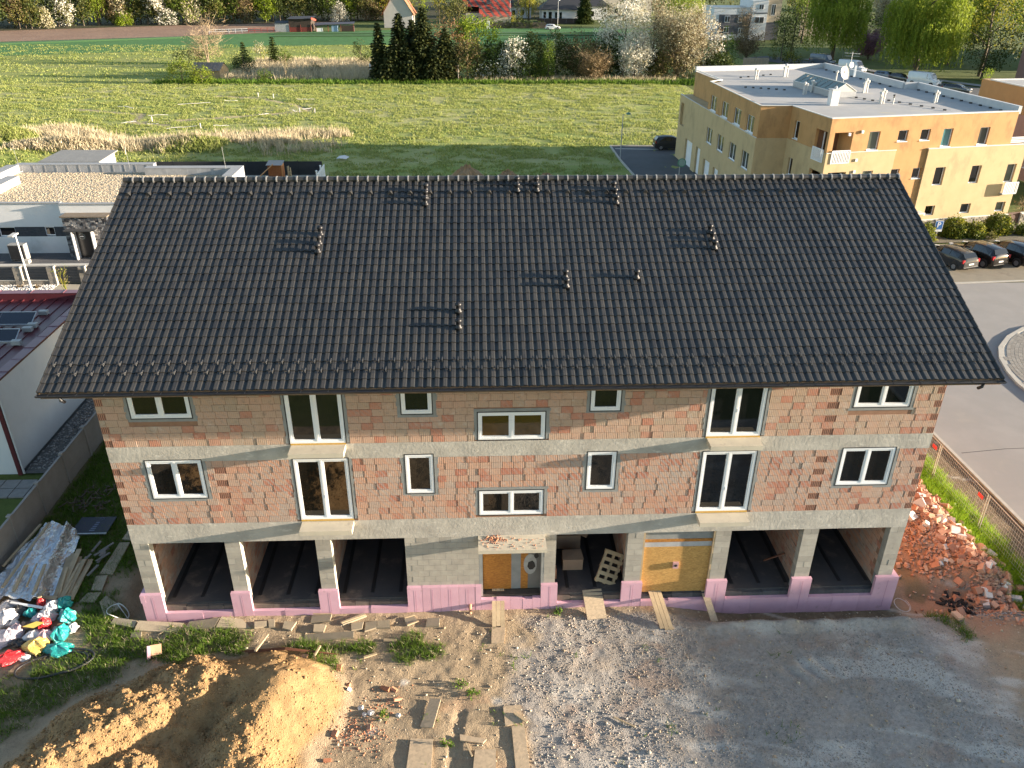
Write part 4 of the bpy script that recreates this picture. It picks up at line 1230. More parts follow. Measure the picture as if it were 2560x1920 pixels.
# vent pipes
b = MB()
b.lathe((0, 0, 0), [(0.13, -0.03), (0.12, 0.03), (0.078, 0.07), (0.072, 0.19), (0.10, 0.20), (0.106, 0.225), (0.10, 0.265), (0.06, 0.30), (0.0, 0.31)], 12)
vp = b.build('vent_pipe', VENTM, house, local=True, smooth=True); first = True
for (x, s_) in ((-6.90,5.83),(-6.90,6.24),(-6.91,6.70),(-3.38,8.26),(-3.38,8.60),(-3.38,8.97),(-0.08,8.98),(-0.08,9.33),(0.63,8.98),(0.63,9.33),(3.45,8.27),(3.45,8.66),(3.44,9.03),(6.55,5.85),(6.55,6.28),(6.54,6.66),(1.33,4.08),(1.33,4.48),(3.68,4.45),(-2.18,3.02),(-2.17,2.33)):
    o = vp if first else vp.copy()
    if not first: COL.objects.link(o)
    first = False
    o.location = rp(x, s_, 0.05)
# gutter with brackets
b = MB()
pts = [(math.cos(t)*0.075, math.sin(t)*0.075) for t in np.linspace(math.pi, 2*math.pi, 7)]
for k in range(6):
    (a0, c0), (a1, c1) = pts[k], pts[k+1]
    b.quad((RXA-0.05, EY-0.06+a0, EZ-0.03+c0), (RXA-0.05, EY-0.06+a1, EZ-0.03+c1), (RXB+0.05, EY-0.06+a1, EZ-0.03+c1), (RXB+0.05, EY-0.06+a0, EZ-0.03+c0))
b.tube([(RXA-0.05, EY-0.135, EZ-0.03), (RXB+0.05, EY-0.135, EZ-0.03)], 0.012, 6)
for xx in (RXA-0.05, RXB+0.05): b.poly([(xx, EY-0.06+a, EZ-0.03+c) for (a, c) in pts])
gut = b.build('gutter', GUT, house)
b = MB()
for xx in np.arange(RXA+0.3, RXB, 0.8): b.box(xx-0.012, xx+0.012, EY-0.15, EY+0.02, EZ-0.022, EZ-0.012)
b.build('gutter_bracket', GUT, gut)
for xx in (RXA+0.62, RXB-0.62):
    b = MB(); b.tube([(xx, EY-0.06, EZ-0.09), (xx, EY-0.06, EZ-0.2), (xx, EY+0.10, EZ-0.34)], 0.05, 10); b.build('outlet_pipe', GUT, gut)
# ================================================================== helpers for plain buildings
def plane_T(a, b):
    """local axes on a wall from a to b seen from outside with a on the left: x along, y inward, z up"""
    a = Vector((a[0], a[1], 0)); d = Vector((b[0], b[1], 0)) - a; d.normalize()
    inn = Vector((-d.y, d.x, 0))
    T = Matrix((d, inn, Vector((0, 0, 1)))).transposed().to_4x4(); T.translation = a
    return T
def wall_with_holes(name, par, a, b, u0, u1, z0, z1, holes, mat_, th=0.25, off=0.0):
    mb = MB(); mb.T = plane_T(a, b)
    for c in cells(u0, u1, z0, z1, holes): mb.box(c[0], c[1], off, off+th, c[2], c[3])
    return mb.build(name, mat_, par)
FRW = WHITE
def far_window(par, a, b, u0, u1, z0, z1, glass, dep=0.14, split=False, sill=True, fw=0.07, name='window'):
    T = plane_T(a, b)
    mb = MB(); mb.T = T
    mb.box(u0, u0+fw, dep, dep+0.06, z0, z1); mb.box(u1-fw, u1, dep, dep+0.06, z0, z1)
    mb.box(u0+fw, u1-fw, dep, dep+0.06, z1-fw, z1); mb.box(u0+fw, u1-fw, dep, dep+0.06, z0, z0+fw)
    if split: mb.box((u0+u1)/2-0.05, (u0+u1)/2+0.05, dep-0.004, dep+0.06, z0+fw, z1-fw)
    o = mb.build(name, FRW, par)
    mb = MB(); mb.T = T; mb.box(u0+fw, u1-fw, dep+0.02, dep+0.04, z0+fw, z1-fw); mb.build('pane', glass, o)
    if sill:
        mb = MB(); mb.T = T; mb.box(u0-0.04, u1+0.04, -0.06, dep, z0-0.05, z0+0.005); mb.build('sill', FRW, o)
    return o
GL_CURT = glassmat('pane_curtain', (0.10, 0.12, 0.09), 0.08)
GL_TEAL = glassmat('pane_teal', (0.10, 0.26, 0.28), 0.15)
GL_GREY = glassmat('pane_grey', (0.07, 0.075, 0.08), 0.06)
STUC_W = M('stucco_white', (0.66,0.66,0.655), (0.60,0.60,0.60), 1.0, 0.9, 0.1, 30, 0.004, stain=((0.55,0.545,0.53), 0.7, 0.6))

# ================================================================== concrete fence beside the plot
fen = thing('concrete_fence', 'grey concrete panel fence running beside the garden strip', 'fence', (-20, -6, 0))
FCON = M('fence_concrete', (0.30,0.275,0.25), (0.24,0.22,0.20), 1.5, 0.95, 0.3, 30, 0.006, rnd=0.08)
k = 0; y = -5.0
while y < 17:
    b = MB(); b.box(-20.06, -19.94, y-0.07, y+0.07, -0.1, 1.60); b.obox((-20, y, 1.62), (0.18, 0.18, 0.05)); b.build('fence_post', FCON, fen)
    b = MB(); b.cr = random.random(); b.box(-20.03, -19.98, y+0.075, y+2.175, 0.52, 1.52); b.build('fence_panel', FCON, fen)
    b = MB(); b.cr = random.random(); b.box(-20.03, -19.98, y+0.075, y+2.175, -0.1, 0.515); b.build('fence_panel', FCON, fen)
    b = MB(); b.box(-20.05, -19.95, y+0.075, y+2.175, 1.522, 1.56); b.build('coping', FCON, fen)
    y += 2.25

# ================================================================== house with the burgundy roof
red = thing('burgundy_roof_house', 'white house with a flat burgundy metal roof beside the concrete fence', 'house', (-22.5, 9.4, 0))
BUR = M('burgundy_metal', (0.105,0.022,0.028), (0.085,0.018,0.024), 1.5, 0.38)
BURL = M('burgundy_cap', (0.17,0.075,0.095), (0.14,0.06,0.08), 2.5, 0.42, stain=((0.26,0.17,0.18), 3, 0.62))
b = MB(); b.box(-38, -22.5, 9.4, 20.4, -0.3, 4.0); b.box(-22.79, -22.5, 9.4, 20.4, 4.0, 4.5); b.build('wall', STUC_W, red)
b = MB(); b.poly([(-38, 9.4, 4.12), (-22.8, 9.4, 4.12), (-22.8, 20.1, 4.25), (-38, 20.1, 4.25)]); b.box(-38, -22.8, 9.3, 9.4, 4.0, 4.12)
b.box(-38, -22.5, 20.1, 20.4, 4.5, 4.62); b.box(-22.8, -22.5, 9.36, 20.1, 4.5, 4.62); b.box(-22.9, -22.8, 9.36, 20.1, 4.1, 4.6); b.box(-38, -22.9, 20.0, 20.1, 4.2, 4.6)
rf = b.build('roof', BUR, red)
b = MB()
for k in range(9):
    b.cr = random.random(); y = 9.3 + k*1.24; b.box(-22.92, -22.44, y+0.01, y+1.23, 4.625, 4.64 + 0.012*(k % 2))
    b.box(-22.92, -22.44, y+1.21, y+1.25, 4.64, 4.665)
for k in range(9):
    x = -22.44 - k*1.75; b.box(x-1.74, x-0.01, 19.98, 20.46, 4.63, 4.645 + 0.01*(k % 2)); b.box(x-0.04, x, 19.98, 20.46, 4.645, 4.675)
b.build('parapet_cap', BURL, rf)
b = MB()
for x in np.arange(-37.4, -22.9, 0.58): b.bar((x, 9.4, 4.14), (x, 20.05, 4.27), 0.025, 0.05)
b.build('standing_seam', BUR, rf)
b = MB(); b.box(-22.62, -22.44, 9.22, 9.38, 0, 4.3); b.build('door_frame', BUR, red)
b = MB(); b.tube([(-22.38, 9.3, 0.05), (-22.38, 9.3, 4.0)], 0.05, 8); b.build('downpipe', M('pipe_white', (0.6,0.6,0.6), (0.55,0.55,0.55), 3, 0.4), red)
b = MB(); b.box(-22.46, -22.42, 9.5, 20.3, 0.0, 0.16); b.build('wall_base', M('base_dark', (0.05,0.05,0.05), (0.07,0.07,0.065), 4, 0.9), red)
SOLAR = glassmat('solar_cells', (0.012, 0.016, 0.03), 0.12)
ALU = M('aluminium', (0.50,0.51,0.52), (0.44,0.45,0.46), 5, 0.35, metal=0.6)
for i, (xr, yb, yf, n_) in enumerate(((-24.3, 17.2, 16.45, 3), (-24.1, 15.05, 14.4, 3))):
    s = thing('solar_panel', ('far row of tilted solar panels on the burgundy roof', 'near row of tilted solar panels on the burgundy roof')[i], 'solar panel', (xr, yf, 4.2), 0, 'solar panel rows on the burgundy roof')
    for j in range(n_):
        x1 = xr - j*1.72; x0 = x1 - 1.70
        b = MB(); b.poly([(x0, yf, 4.36), (x1, yf, 4.36), (x1, yb, 4.70), (x0, yb, 4.70)]); b.build('cell_panel', SOLAR, s)
    b = MB(); b.box(xr-n_*1.72, xr+0.02, yf-0.05, yf-0.002, 4.26, 4.37); b.bar((xr, yf, 4.355), (xr, yb, 4.695), 0.04); b.bar((xr-n_*1.72, yb+0.02, 4.69), (xr, yb+0.02, 4.69), 0.05); b.build('panel_frame', ALU, s)
    for (px, py) in ((xr+0.12, yf-0.12), (xr-0.1, yb+0.8)):
        b = MB(); b.box(px-0.22, px+0.22, py-0.13, py+0.13, 4.24, 4.45); b.build('ballast_block', M('ballast', (0.40,0.40,0.38), (0.34,0.34,0.33), 5, 0.9), s)
# pebble strip and slabs between wall and fence
g = np.random.default_rng(5)
def pebbles(name, xy, zs, size, mat_, seed=3):
    g = np.random.default_rng(seed); n_ = len(xy)
    base = np.array([(1,0,0),(-1,0,0),(0,1,0),(0,-1,0),(0,0,0.8),(0,0,-0.8)], float)
    tri = np.array([(0,2,4),(2,1,4),(1,3,4),(3,0,4),(2,0,5),(1,2,5),(3,1,5),(0,3,5)])
    s_ = np.asarray(size)*g.uniform(0.55, 1.5, n_) if np.ndim(size) == 0 else np.asarray(size)
    v = base[None] * g.uniform(0.55, 1.2, (n_, 6, 3))
    a = g.uniform(0, 6.28, n_); ca, sa = np.cos(a), np.sin(a)
    x = v[:, :, 0]*ca[:, None] - v[:, :, 1]*sa[:, None]; y = v[:, :, 0]*sa[:, None] + v[:, :, 1]*ca[:, None]
    v = np.stack([x, y, v[:, :, 2]*0.75], 2) * s_[:, None, None]
    v[:, :, :2] += np.asarray(xy)[:, None, :]; v[:, :, 2] += np.asarray(zs)[:, None] + s_[:, None]*0.2
    f = (tri[None] + (np.arange(n_)*6)[:, None, None]).reshape(-1, 3)
    o = np_mesh(name, v.reshape(-1, 3), f, mat_, np.repeat(g.random(n_), 8)); o['kind'] = 'stuff'
    return o
def stonemat(name, cols):
    m, n, N, L, P = newmat(name); col = ramp(N, L, attr(N, 'rnd'), cols)
    L.new(mixc(N, L, rng(N, L, noise(N, L, 25, 3), 0.4, 0.7, 0, 0.3), col, tuple(x*0.6 for x in cols[0])), P.inputs['Base Color']); P.inputs['Roughness'].default_value = 0.95; P.inputs['Specular IOR Level'].default_value = 0.2
    return m
ST_GREY = stonemat('stone_grey', [(0.15,0.145,0.145), (0.26,0.25,0.24), (0.36,0.34,0.32), (0.44,0.40,0.37)])
ST_TAN = stonemat('stone_tan', [(0.30,0.22,0.15), (0.46,0.36,0.25), (0.54,0.46,0.34), (0.60,0.55,0.45)])
ST_BEI = stonemat('stone_beige', [(0.36,0.29,0.20), (0.44,0.37,0.27), (0.50,0.43,0.32)])
ST_WHITE = stonemat('stone_white', [(0.52,0.49,0.45), (0.66,0.64,0.60), (0.74,0.72,0.69)])
ST_CLOD = stonemat('soil_clod', [(0.24,0.145,0.065), (0.31,0.195,0.092), (0.36,0.235,0.12)])
ST_MIX = stonemat('stone_mixed', [(0.22,0.21,0.20), (0.28,0.265,0.25), (0.35,0.32,0.29), (0.41,0.37,0.31), (0.36,0.25,0.19)])
sheet('pebble_strip', [(-22.42,9.3), (-20.05,9.3), (-20.05,20), (-22.42,20)], 0.05, M('strip_soil', (0.13,0.125,0.115), (0.09,0.085,0.08), 6, 0.95))
pebbles('pebble_cover', np.column_stack([g.uniform(-22.4, -20.1, 1500), g.uniform(9.6, 17.5, 1500)]), np.full(1500, 0.05), 0.06, ST_GREY, 6)
for i, (x, y) in enumerate(((-21.9,8.5), (-21.2,8.45), (-22.6,8.5), (-21.9,7.8), (-22.6,7.8), (-21.2,7.75), (-23.3,8.5))):
    b = MB(); b.box(x-0.33, x+0.33, y-0.32, y+0.32, -0.03, 0.03)
    tag(b.build('paving_slab', M('slab_grey', (0.25,0.24,0.225), (0.2,0.19,0.18), 4, 0.9)), ('grey paving slab in the yard beyond the concrete fence'), 'paving slab', 'paving slabs beside the white wall')

# ================================================================== flat-roofed bungalow
bun = thing('bungalow', 'white flat-roofed bungalow with a gravel roof and stone-clad entrance', 'house', (-36, 40.5, 0))
HL = [(-50+11.2, -50+12.45, 1.40, 2.14), (-50+14.7, -50+15.45, 1.44, 2.14)]
DK = M('slate_strip', (0.055,0.06,0.07), (0.035,0.04,0.05), 6, 0.8, 0.4, 20, 0.01)
wall_with_holes('wall', bun, (-50, 40.5), (-20, 40.5), 0, 16.4, 0, 4.0, [(0, 16.4, 1.38, 2.16)], STUC_W)
wall_with_holes('wall', bun, (-50, 40.2), (-20, 40.2), 16.4, 27.3, 0, 4.0, [], STUC_W, 0.5)
b = MB(); b.T = plane_T((-50, 40.5), (-20, 40.5))
for (u0, u1) in ((0, 11.2), (12.45, 14.7), (15.45, 16.4)):
    for k in range(6):
        u = u0
        while u < u1 - 0.01:
            e = min(u1, u + random.uniform(0.3, 0.6)); b.cr = random.random(); b.box(u, e-0.005, 0.03 + random.uniform(-0.012, 0.012), 0.25, 1.385 + k*0.129, 1.385 + (k+1)*0.129 - 0.006); u = e
o = b.build('stone_strip', DK, bun)
for h_ in HL:
    far_window(bun, (-50, 40.5), (-20, 40.5), h_[0]+50, h_[1]+50, h_[2], h_[3], GL_DARK, 0.12, False, False)
b = MB(); b.box(-50, -33.7, 40.6, 41.0, 0, 0.18); b.box(-45, -27, 42, 52, 0, 3.6); b.build('inner_core', STUC_W, bun)
b = MB(); b.poly([(-42.6, 40.75, 3.62), (-22.9, 40.5, 3.62), (-22.9, 52, 3.62), (-42.6, 52, 3.62)]); rfb = b.build('gravel_bed', M('gravel_tan', (0.46,0.39,0.28), (0.40,0.33,0.24), 3, 0.95, 0.5, 18, 0.03), bun)
gx = np.random.default_rng(8)
o = pebbles('roof_pebbles', np.column_stack([gx.uniform(-42.4, -23, 14000), gx.uniform(40.9, 52, 14000)]), np.full(14000, 3.62), 0.052, ST_BEI, 9); o.parent = bun; o.location = -Vector(bun.location)
PCAP = M('parapet_grey', (0.30,0.30,0.30), (0.25,0.25,0.255), 2.5, 0.6)
PIN = M('parapet_felt', (0.33,0.335,0.345), (0.25,0.255,0.265), 2.0, 0.85, stain=((0.42,0.42,0.43), 1.6, 0.55, (3, 3, 0.4)))
b = MB()
b.box(-50, -33.6, 40.42, 40.78, 4.0, 4.07); b.box(-33.6, -22.6, 40.12, 40.5, 4.0, 4.06)
b.box(-42.8, -30.6, 52.4, 53.2, 4.2, 4.26); b.box(-30.9, -22.4, 50.9, 51.8, 4.2, 4.26); b.box(-23.3, -22.4, 47.9, 50.9, 4.2, 4.26)
b.box(-43.4, -42.45, 49.2, 52.4, 4.2, 4.26); b.box(-41.4, -40.4, 44.8, 48.3, 4.2, 4.26)
b.build('parapet_cap', PCAP, bun)
b = MB(); b.box(-42.8, -30.62, 52.42, 53.18, 3.3, 4.198); b.box(-30.88, -22.42, 50.92, 51.78, 3.3, 4.198); b.build('felt_upstand', PIN, bun)
for bx_ in ((-23.28, -22.42, 47.92, 50.9, 0, 4.198), (-43.38, -42.47, 49.22, 52.4, 0, 4.198), (-41.38, -40.42, 44.82, 48.28, 0, 4.198), (-22.95, -22.65, 40.5, 47.92, 0, 4.0)):
    b = MB(); b.box(*bx_); b.build('parapet_wall', STUC_W, bun)
for i in range(24):
    x = -42.2 + i*0.5
    if i % 2: continue
    b = MB(); b.box(x-0.05, x+0.05, 52.40, 52.415, 3.62, 4.19); b.build('felt_joint', PCAP, bun)
# stone-clad entrance block
CLAD = stonemat('clad_stone', [(0.045,0.043,0.045), (0.12,0.115,0.12), (0.22,0.215,0.215), (0.32,0.31,0.30)])
b = MB()
for face, (a0, a1) in (('front', (-33.16, -32.45)), ('front', (-31.05, -29.8))):
    for r_ in range(25):
        z0 = r_*0.13; u = a0
        while u < a1 - 0.01:
            e = min(a1, u + random.uniform(0.12, 0.34)); b.cr = random.random()
            b.box(u+0.004, e-0.004, 39.25 + random.uniform(-0.03, 0.02), 39.5, z0+0.004, z0+0.126); u = e
for r_ in range(7):
    z0 = 2.34 + r_*0.13; u = -32.45
    while u < -31.06:
        e = min(-31.05, u + random.uniform(0.12, 0.34)); b.cr = random.random(); b.box(u+0.004, e-0.004, 39.25 + random.uniform(-0.03, 0.02), 39.5, z0+0.004, z0+0.126); u = e
b.build('clad_stones', CLAD, bun, kind='stuff')
b = MB(); b.box(-33.14, -29.82, 39.5, 40.19, 0, 3.25); b.box(-33.16, -32.5, 39.3, 39.5, 0, 3.25); b.box(-31.0, -29.8, 39.3, 39.5, 0, 3.25); b.build('entrance_block', DK, bun)
b = MB(); b.box(-33.24, -29.7, 39.12, 40.3, 3.26, 3.34); b.build('entrance_cap', M('cap_brown', (0.20,0.155,0.11), (0.16,0.125,0.09), 3, 0.6), bun)
b = MB(); b.box(-33.0, -30.65, 38.7, 39.22, 2.28, 2.38); b.build('door_canopy', M('canopy_dark', (0.06,0.06,0.062), (0.05,0.05,0.05), 3, 0.6), bun)
b = MB(); b.box(-32.42, -31.08, 39.38, 39.48, 0.05, 2.28); db = b.build('front_door', M('door_black', (0.015,0.015,0.017), (0.02,0.02,0.02), 3, 0.3), bun)
b = MB(); b.tube([(-32.0, 39.37, 1.72), (-32.0, 39.355, 1.72)], 0.24, 16); b.build('round_emblem', M('emblem_grey', (0.20,0.24,0.24), (0.16,0.19,0.19), 8, 0.5), db)
b = MB(); b.tube([(-32.0, 39.353, 1.72), (-32.0, 39.345, 1.72)], 0.19, 16); b.build('emblem_disc', M('door_black2', (0.02,0.022,0.022), (0.03,0.03,0.03), 3, 0.4), db)
b = MB(); b.box(-32.14, -31.86, 39.336, 39.342, 1.69, 1.75); b.build('emblem_bar', WHITE, db)
b = MB(); b.box(-32.5, -32.42, 38.72, 39.4, 0.0, 2.27); b.build('door_reveal', STUC_W, bun)
b = MB(); b.box(-31.08, -31.0, 38.85, 39.4, 0.0, 2.27); b.build('door_reveal', STUC_W, bun)
for k, (x, y, h_) in enumerate(((-42.3,52.2,6.2), (-32.4,51.7,6.0), (-23.7,50.8,6.1), (-34.1,41.6,5.4))):
    b = MB(); b.tube([(x, y, 3.6), (x - 0.08, y, h_)], 0.014, 5); b.obox((x, y, 3.7), (0.3, 0.3, 0.1)); b.build('lightning_rod', ALU, bun)
b = MB(); b.poly([(-54, 47, 3.2), (-45.3, 47, 3.0), (-43.6, 51.5, 3.9), (-54, 51.5, 3.9)]); b.box(-54, -44.5, 47.3, 51.4, 0, 3.0)
o = tag(b.build('neighbour_roof', M('blue_roof', (0.16,0.21,0.30), (0.13,0.17,0.25), 2, 0.45)), 'blue-grey sloping roof of the house left of the bungalow', 'roof')
# white annex with the grey lean-to roof
an = thing('white_annex', 'white outbuilding with a grey sloping roof behind the bungalow', 'outbuilding', (-41, 60, 0))
b = MB(); b.prism([(-44.1,59.9), (-38.7,59.8), (-38.1,62.3), (-43.3,62.4)], 0, 2.9); b.poly([(-38.7,59.8,2.9), (-38.1,62.3,2.9), (-38.1,62.3,3.3), (-38.7,59.8,2.92)]); b.build('wall', STUC_W, an)
b = MB(); b.poly([(-44.4,59.5,2.93), (-38.5,59.4,2.93), (-37.8,62.6,3.4), (-43.4,62.7,3.4)]); b.poly([(-44.4,59.5,2.83), (-38.5,59.4,2.83), (-38.5,59.4,2.93), (-44.4,59.5,2.93)]); b.poly([(-38.5,59.4,2.83), (-37.8,62.6,3.3), (-37.8,62.6,3.4), (-38.5,59.4,2.93)]); b.build('roof', M('annex_roof', (0.24,0.235,0.22), (0.20,0.195,0.185), 2, 0.7), an)
# black screen fence of the back garden
bf = thing('screen_fence', 'black mesh screen fence round the garden behind the bungalow', 'fence', (-30, 64.6, 0))
SCR = M('screen_black', (0.022,0.024,0.03), (0.03,0.032,0.038), 2, 0.9)
xs_ = np.linspace(-38.5, -17.8, 9)
for k in range(8):
    b = MB(); b.box(xs_[k]+0.03, xs_[k+1]-0.03, 64.58, 64.62, 0.32, 1.75 + random.uniform(-0.03, 0.02)); b.build('screen_panel', SCR, bf)
    b = MB(); b.box(xs_[k]-0.03, xs_[k]+0.03, 64.62, 64.68, 0, 1.85); b.build('fence_post', SCR, bf)
    b = MB(); b.box(xs_[k]+0.02, xs_[k+1]-0.02, 64.5, 64.57, 0, 0.32); b.build('base_board', M('base_pale', (0.42,0.42,0.43), (0.36,0.36,0.37), 3, 0.9), bf)
wf = thing('lattice_fence', 'white slatted garden fence at the corner of the black screen', 'fence', (-17.6, 61, 0))
for (y0, y1) in ((60.0, 62.2), (62.3, 64.4)):
    for y in np.arange(y0, y1, 0.16):
        b = MB(); b.box(-17.62, -17.58, y, y+0.09, 0.1, 1.5); b.build('slat', WHITE, wf)
    for z in (0.3, 1.3):
        b = MB(); b.box(-17.58, -17.55, y0, y1, z, z+0.08); b.build('rail', WHITE, wf)
    b = MB(); b.box(-17.66, -17.54, y0-0.1, y0-0.01, 0, 1.75); b.lathe((-17.6, y0-0.05, 1.75), [(0.1, 0), (0.12, 0.08), (0.0, 0.16)], 8); b.build('fence_post', WHITE, wf)
ph = thing('playhouse', 'small brown wooden playhouse in front of the black screen', 'playhouse', (-22.2, 62.3, 0))
PW = M('playhouse_wood', (0.33,0.11,0.035), (0.26,0.085,0.028), 5, 0.7); PWL = M('playhouse_board', (0.52,0.25,0.09), (0.45,0.21,0.075), 5, 0.7)
b = MB()
for k in range(9): b.cr = random.random(); b.box(-22.85+k*0.145, -22.85+k*0.145+0.135, 61.8, 61.85, 0, 1.95)
b.build('front_boards', PW, ph)
b = MB(); b.box(-21.53, -21.45, 61.86, 63.0, 0, 2.0); b.build('side_wall', PWL, ph)
b = MB(); b.box(-21.449, -21.44, 62.1, 62.75, 0.4, 1.8); b.build('door', PW, ph)
b = MB(); b.box(-22.85, -22.8, 61.86, 63.0, 0, 2.0); b.box(-22.85, -21.45, 62.95, 63.0, 0, 2.0); b.build('back_wall', PW, ph)
b = MB(); b.poly([(-23.0,61.65,2.0), (-21.35,61.65,2.0), (-21.35,63.15,2.2), (-23.0,63.15,2.2)]); b.build('roof', M('playhouse_felt', (0.33,0.30,0.28), (0.28,0.26,0.24), 3, 0.9), ph)
b = MB(); b.bar((-23.6,61.2,1.0), (-22.2,61.5,2.15), 0.30, 0.06); b.build('ladder_board', PWL, ph)
lp = thing('woodpile', 'upright bundle of pale poles beside the brown playhouse', 'pole bundle', (-20.7, 61.9, 0))
for k in range(9):
    b = MB(); x = -20.95 + random.random()*0.55; y = 61.7 + random.random()*0.4; b.tube([(x, y, 0), (x + random.uniform(-.12, .12), y, random.uniform(0.9, 1.9))], 0.055, 6); b.build('pole', WOOD, lp)
gr = thing('garden_bench', 'dark garden bench in front of the brown playhouse', 'bench', (-23.6, 60.6, 0))
b = MB(); b.box(-24.3,-22.9,60.4,60.9,0.45,0.52); b.build('seat', M('bench_dark', (0.05,0.04,0.035),(0.04,0.035,0.03),4,0.7), gr)
b = MB(); b.box(-24.3,-22.9,60.9,60.95,0.5,1.0); b.build('backrest', MATS['bench_dark'], gr)
for x in (-24.25, -23.0):
    b = MB(); b.box(x, x+0.06, 60.42, 60.9, 0, 0.45); b.build('leg', MATS['bench_dark'], gr)

# front fence of the bungalow
ff = thing('garden_wall', 'low stone garden wall with dark slat panels before the bungalow', 'garden wall', (-33, 33.6, 0))
FST = M('wall_stone', (0.27,0.24,0.20), (0.21,0.19,0.165), 2.5, 0.9, 0.3, 14, 0.01, rnd=0.14); FCAP = M('wall_cap', (0.47,0.44,0.38), (0.42,0.39,0.34), 3, 0.85); SLATM = M('slat_dark', (0.022,0.027,0.034), (0.03,0.034,0.04), 3, 0.6)
POSTS = [(-38.0,-37.3), (-34.45,-33.95), (-32.1,-31.62), (-29.9,-29.45), (-27.5,-27)]
bz = {}
def fence_stones(x0, x1, y0, y1, z0, z1):
    z = z0
    while z < z1 - 0.02:
        h_ = min(0.18, z1 - z); x = x0
        while x < x1 - 0.02:
            e = min(x1, x + random.uniform(0.3, 0.5)); mb = MB(); mb.cr = random.random(); mb.box(x+0.004, e-0.004, y0 + random.uniform(-0.008, 0.008), y1, z+0.004, z+h_-0.004); mb.build('stone', FST, ff); x = e
        z += h_
for (x0, x1) in POSTS: fence_stones(x0, x1, 33.35, 33.7, 0, 1.36)
fence_stones(-37.3, -34.45, 33.4, 33.65, 0, 0.36); fence_stones(-33.95, -32.1, 33.4, 33.65, 0, 0.36)
for (x0, x1) in ((-45,-37.3), (-37.3,-34.45), (-33.95,-32.1), (-31.62,-29.9), (-29.45,-27.5)):
    gate = x0 == -31.62
    for k in range(8 if not gate else 11):
        z = (0.42 if not gate else 0.06) + k*0.118
        b = MB(); b.box(x0+0.01, x1-0.01, 33.5, 33.53, z, z+0.10); b.build('slat', SLATM, ff)
    if not gate:
        b = MB(); b.box(x0, x1, 33.36, 33.7, 0.365, 0.41); b.build('low_coping', FCAP, ff)
b = MB(); b.box(-45, -27, 33.6, 34.0, 1.365, 1.43); b.build('top_coping', FCAP, ff)
for (x0, x1) in POSTS:
    b = MB(); b.box(x1+0.001, x1+0.07, 33.33, 33.62, 0.0 if x1 == -31.62 else 0.40, 1.42); b.build('post_edge', FCAP, ff)
bx = [(-29.86, -29.5)]
b = MB(); b.box(-29.86, -29.5, 33.30, 33.348, 0.95, 1.2); b.build('letter_box', SLATM, ff)
gx = np.random.default_rng(4)
nn = 2600; pts_ = np.column_stack([gx.uniform(-45, -31.5, nn), gx.uniform(32.1, 33.3, nn)])
sheet('white_bed', [(-45,31.9), (-31.5,31.9), (-31.75,33.3), (-45,33.3)], 0.075, M('bed_white', (0.5,0.47,0.43), (0.42,0.40,0.36), 8, 0.95))
pebbles('white_pebbles', pts_, np.full(nn, 0.08), 0.055, ST_WHITE, 10)
for i, (x, y) in enumerate(((-34.0,32.9), (-32.8,32.8), (-36.0,32.7), (-36.6,33.0))):
    tufts('low_plant', np.column_stack([np.full(14, x) + gx.normal(0, .07, 14), np.full(14, y) + gx.normal(0, .07, 14)]), np.full(14, 0.1), 0.2, 0.05, LEAF['brown'], 4, 30+i, 0.6, 'thing')
    o = bpy.context.scene.collection.objects[-1]; tag(o, ['brown heather plant right of the white lamp post','brown heather plant at the right end of the pebble bed','brown heather plant at the left picture edge','small heather plant near the garden wall'][i], 'plant', 'heather plants in the white pebble bed')
b = MB(); b.box(-45, -31.4, 31.65, 31.88, 0, 0.13); tag(b.build('bed_kerb', KERB), kind='structure')
lm = thing('street_lamp', 'white street lamp with a flat head beside the white pebble bed', 'street lamp', (-32.35, 31.37, 0))
b = MB(); b.tube([(-32.35,31.37,0), (-32.4,31.37,4.4)], [0.075, 0.045], 10); b.build('pole', M('lamp_white', (0.66,0.66,0.65), (0.6,0.6,0.6), 3, 0.45), lm)
b = MB(); b.obox((-32.35,31.05,4.47), (0.34,0.75,0.09)); b.obox((-32.37,31.35,4.42), (0.12,0.2,0.14)); b.build('lamp_head', M('lamp_grey', (0.45,0.43,0.40), (0.4,0.38,0.36), 3, 0.5), lm)
hp = thing('heat_pump', 'black heat pump unit standing before the bungalow wall', 'heat pump', (-36.7, 38.9, 0))
b = MB(); b.box(-37.35, -36.15, 38.5, 39.1, 0.15, 1.35); b.build('casing', M('pump_grey', (0.30,0.30,0.29), (0.26,0.26,0.25), 3, 0.5), hp)
b = MB(); b.box(-37.30, -36.22, 38.47, 38.495, 0.2, 1.3); b.build('front_grille', BLACK, hp)
for k in range(9):
    b = MB(); b.box(-37.25, -36.28, 38.452, 38.468, 0.25 + k*0.11, 0.28 + k*0.11); b.build('grille_slat', BLACK, hp)
for x in (-37.3, -36.3):
    b = MB(); b.box(x, x+0.12, 38.55, 39.05, 0, 0.15); b.build('foot', BLACK, hp)
tr = thing('planter_trough', 'pale stone planter in front of the black heat pump', 'planter', (-36.05, 38.1, 0))
b = MB(); b.box(-36.25,-35.8,38.0,38.4,0.0,0.28); b.build('trough', FCAP, tr)
twiggy('sapling', 'thin yellow-stemmed sapling by the pavement before the garden wall', 'sapling', -30.15, 31.46, 2.2, 0.55, 'twig', 120, None, ('bright', 0.35, 3), 2, 0.008, 0.0, LEAF['yellowgreen'], 0.07)
plant('round_hedge', 'bright green hedge behind the left end of the bungalow', 'hedge', -43.5, 57.5, 2.1, 3.6, 'green', 1.3, 'bush', 90, 14, 0.22, 0.28, 0.0, 0.08)
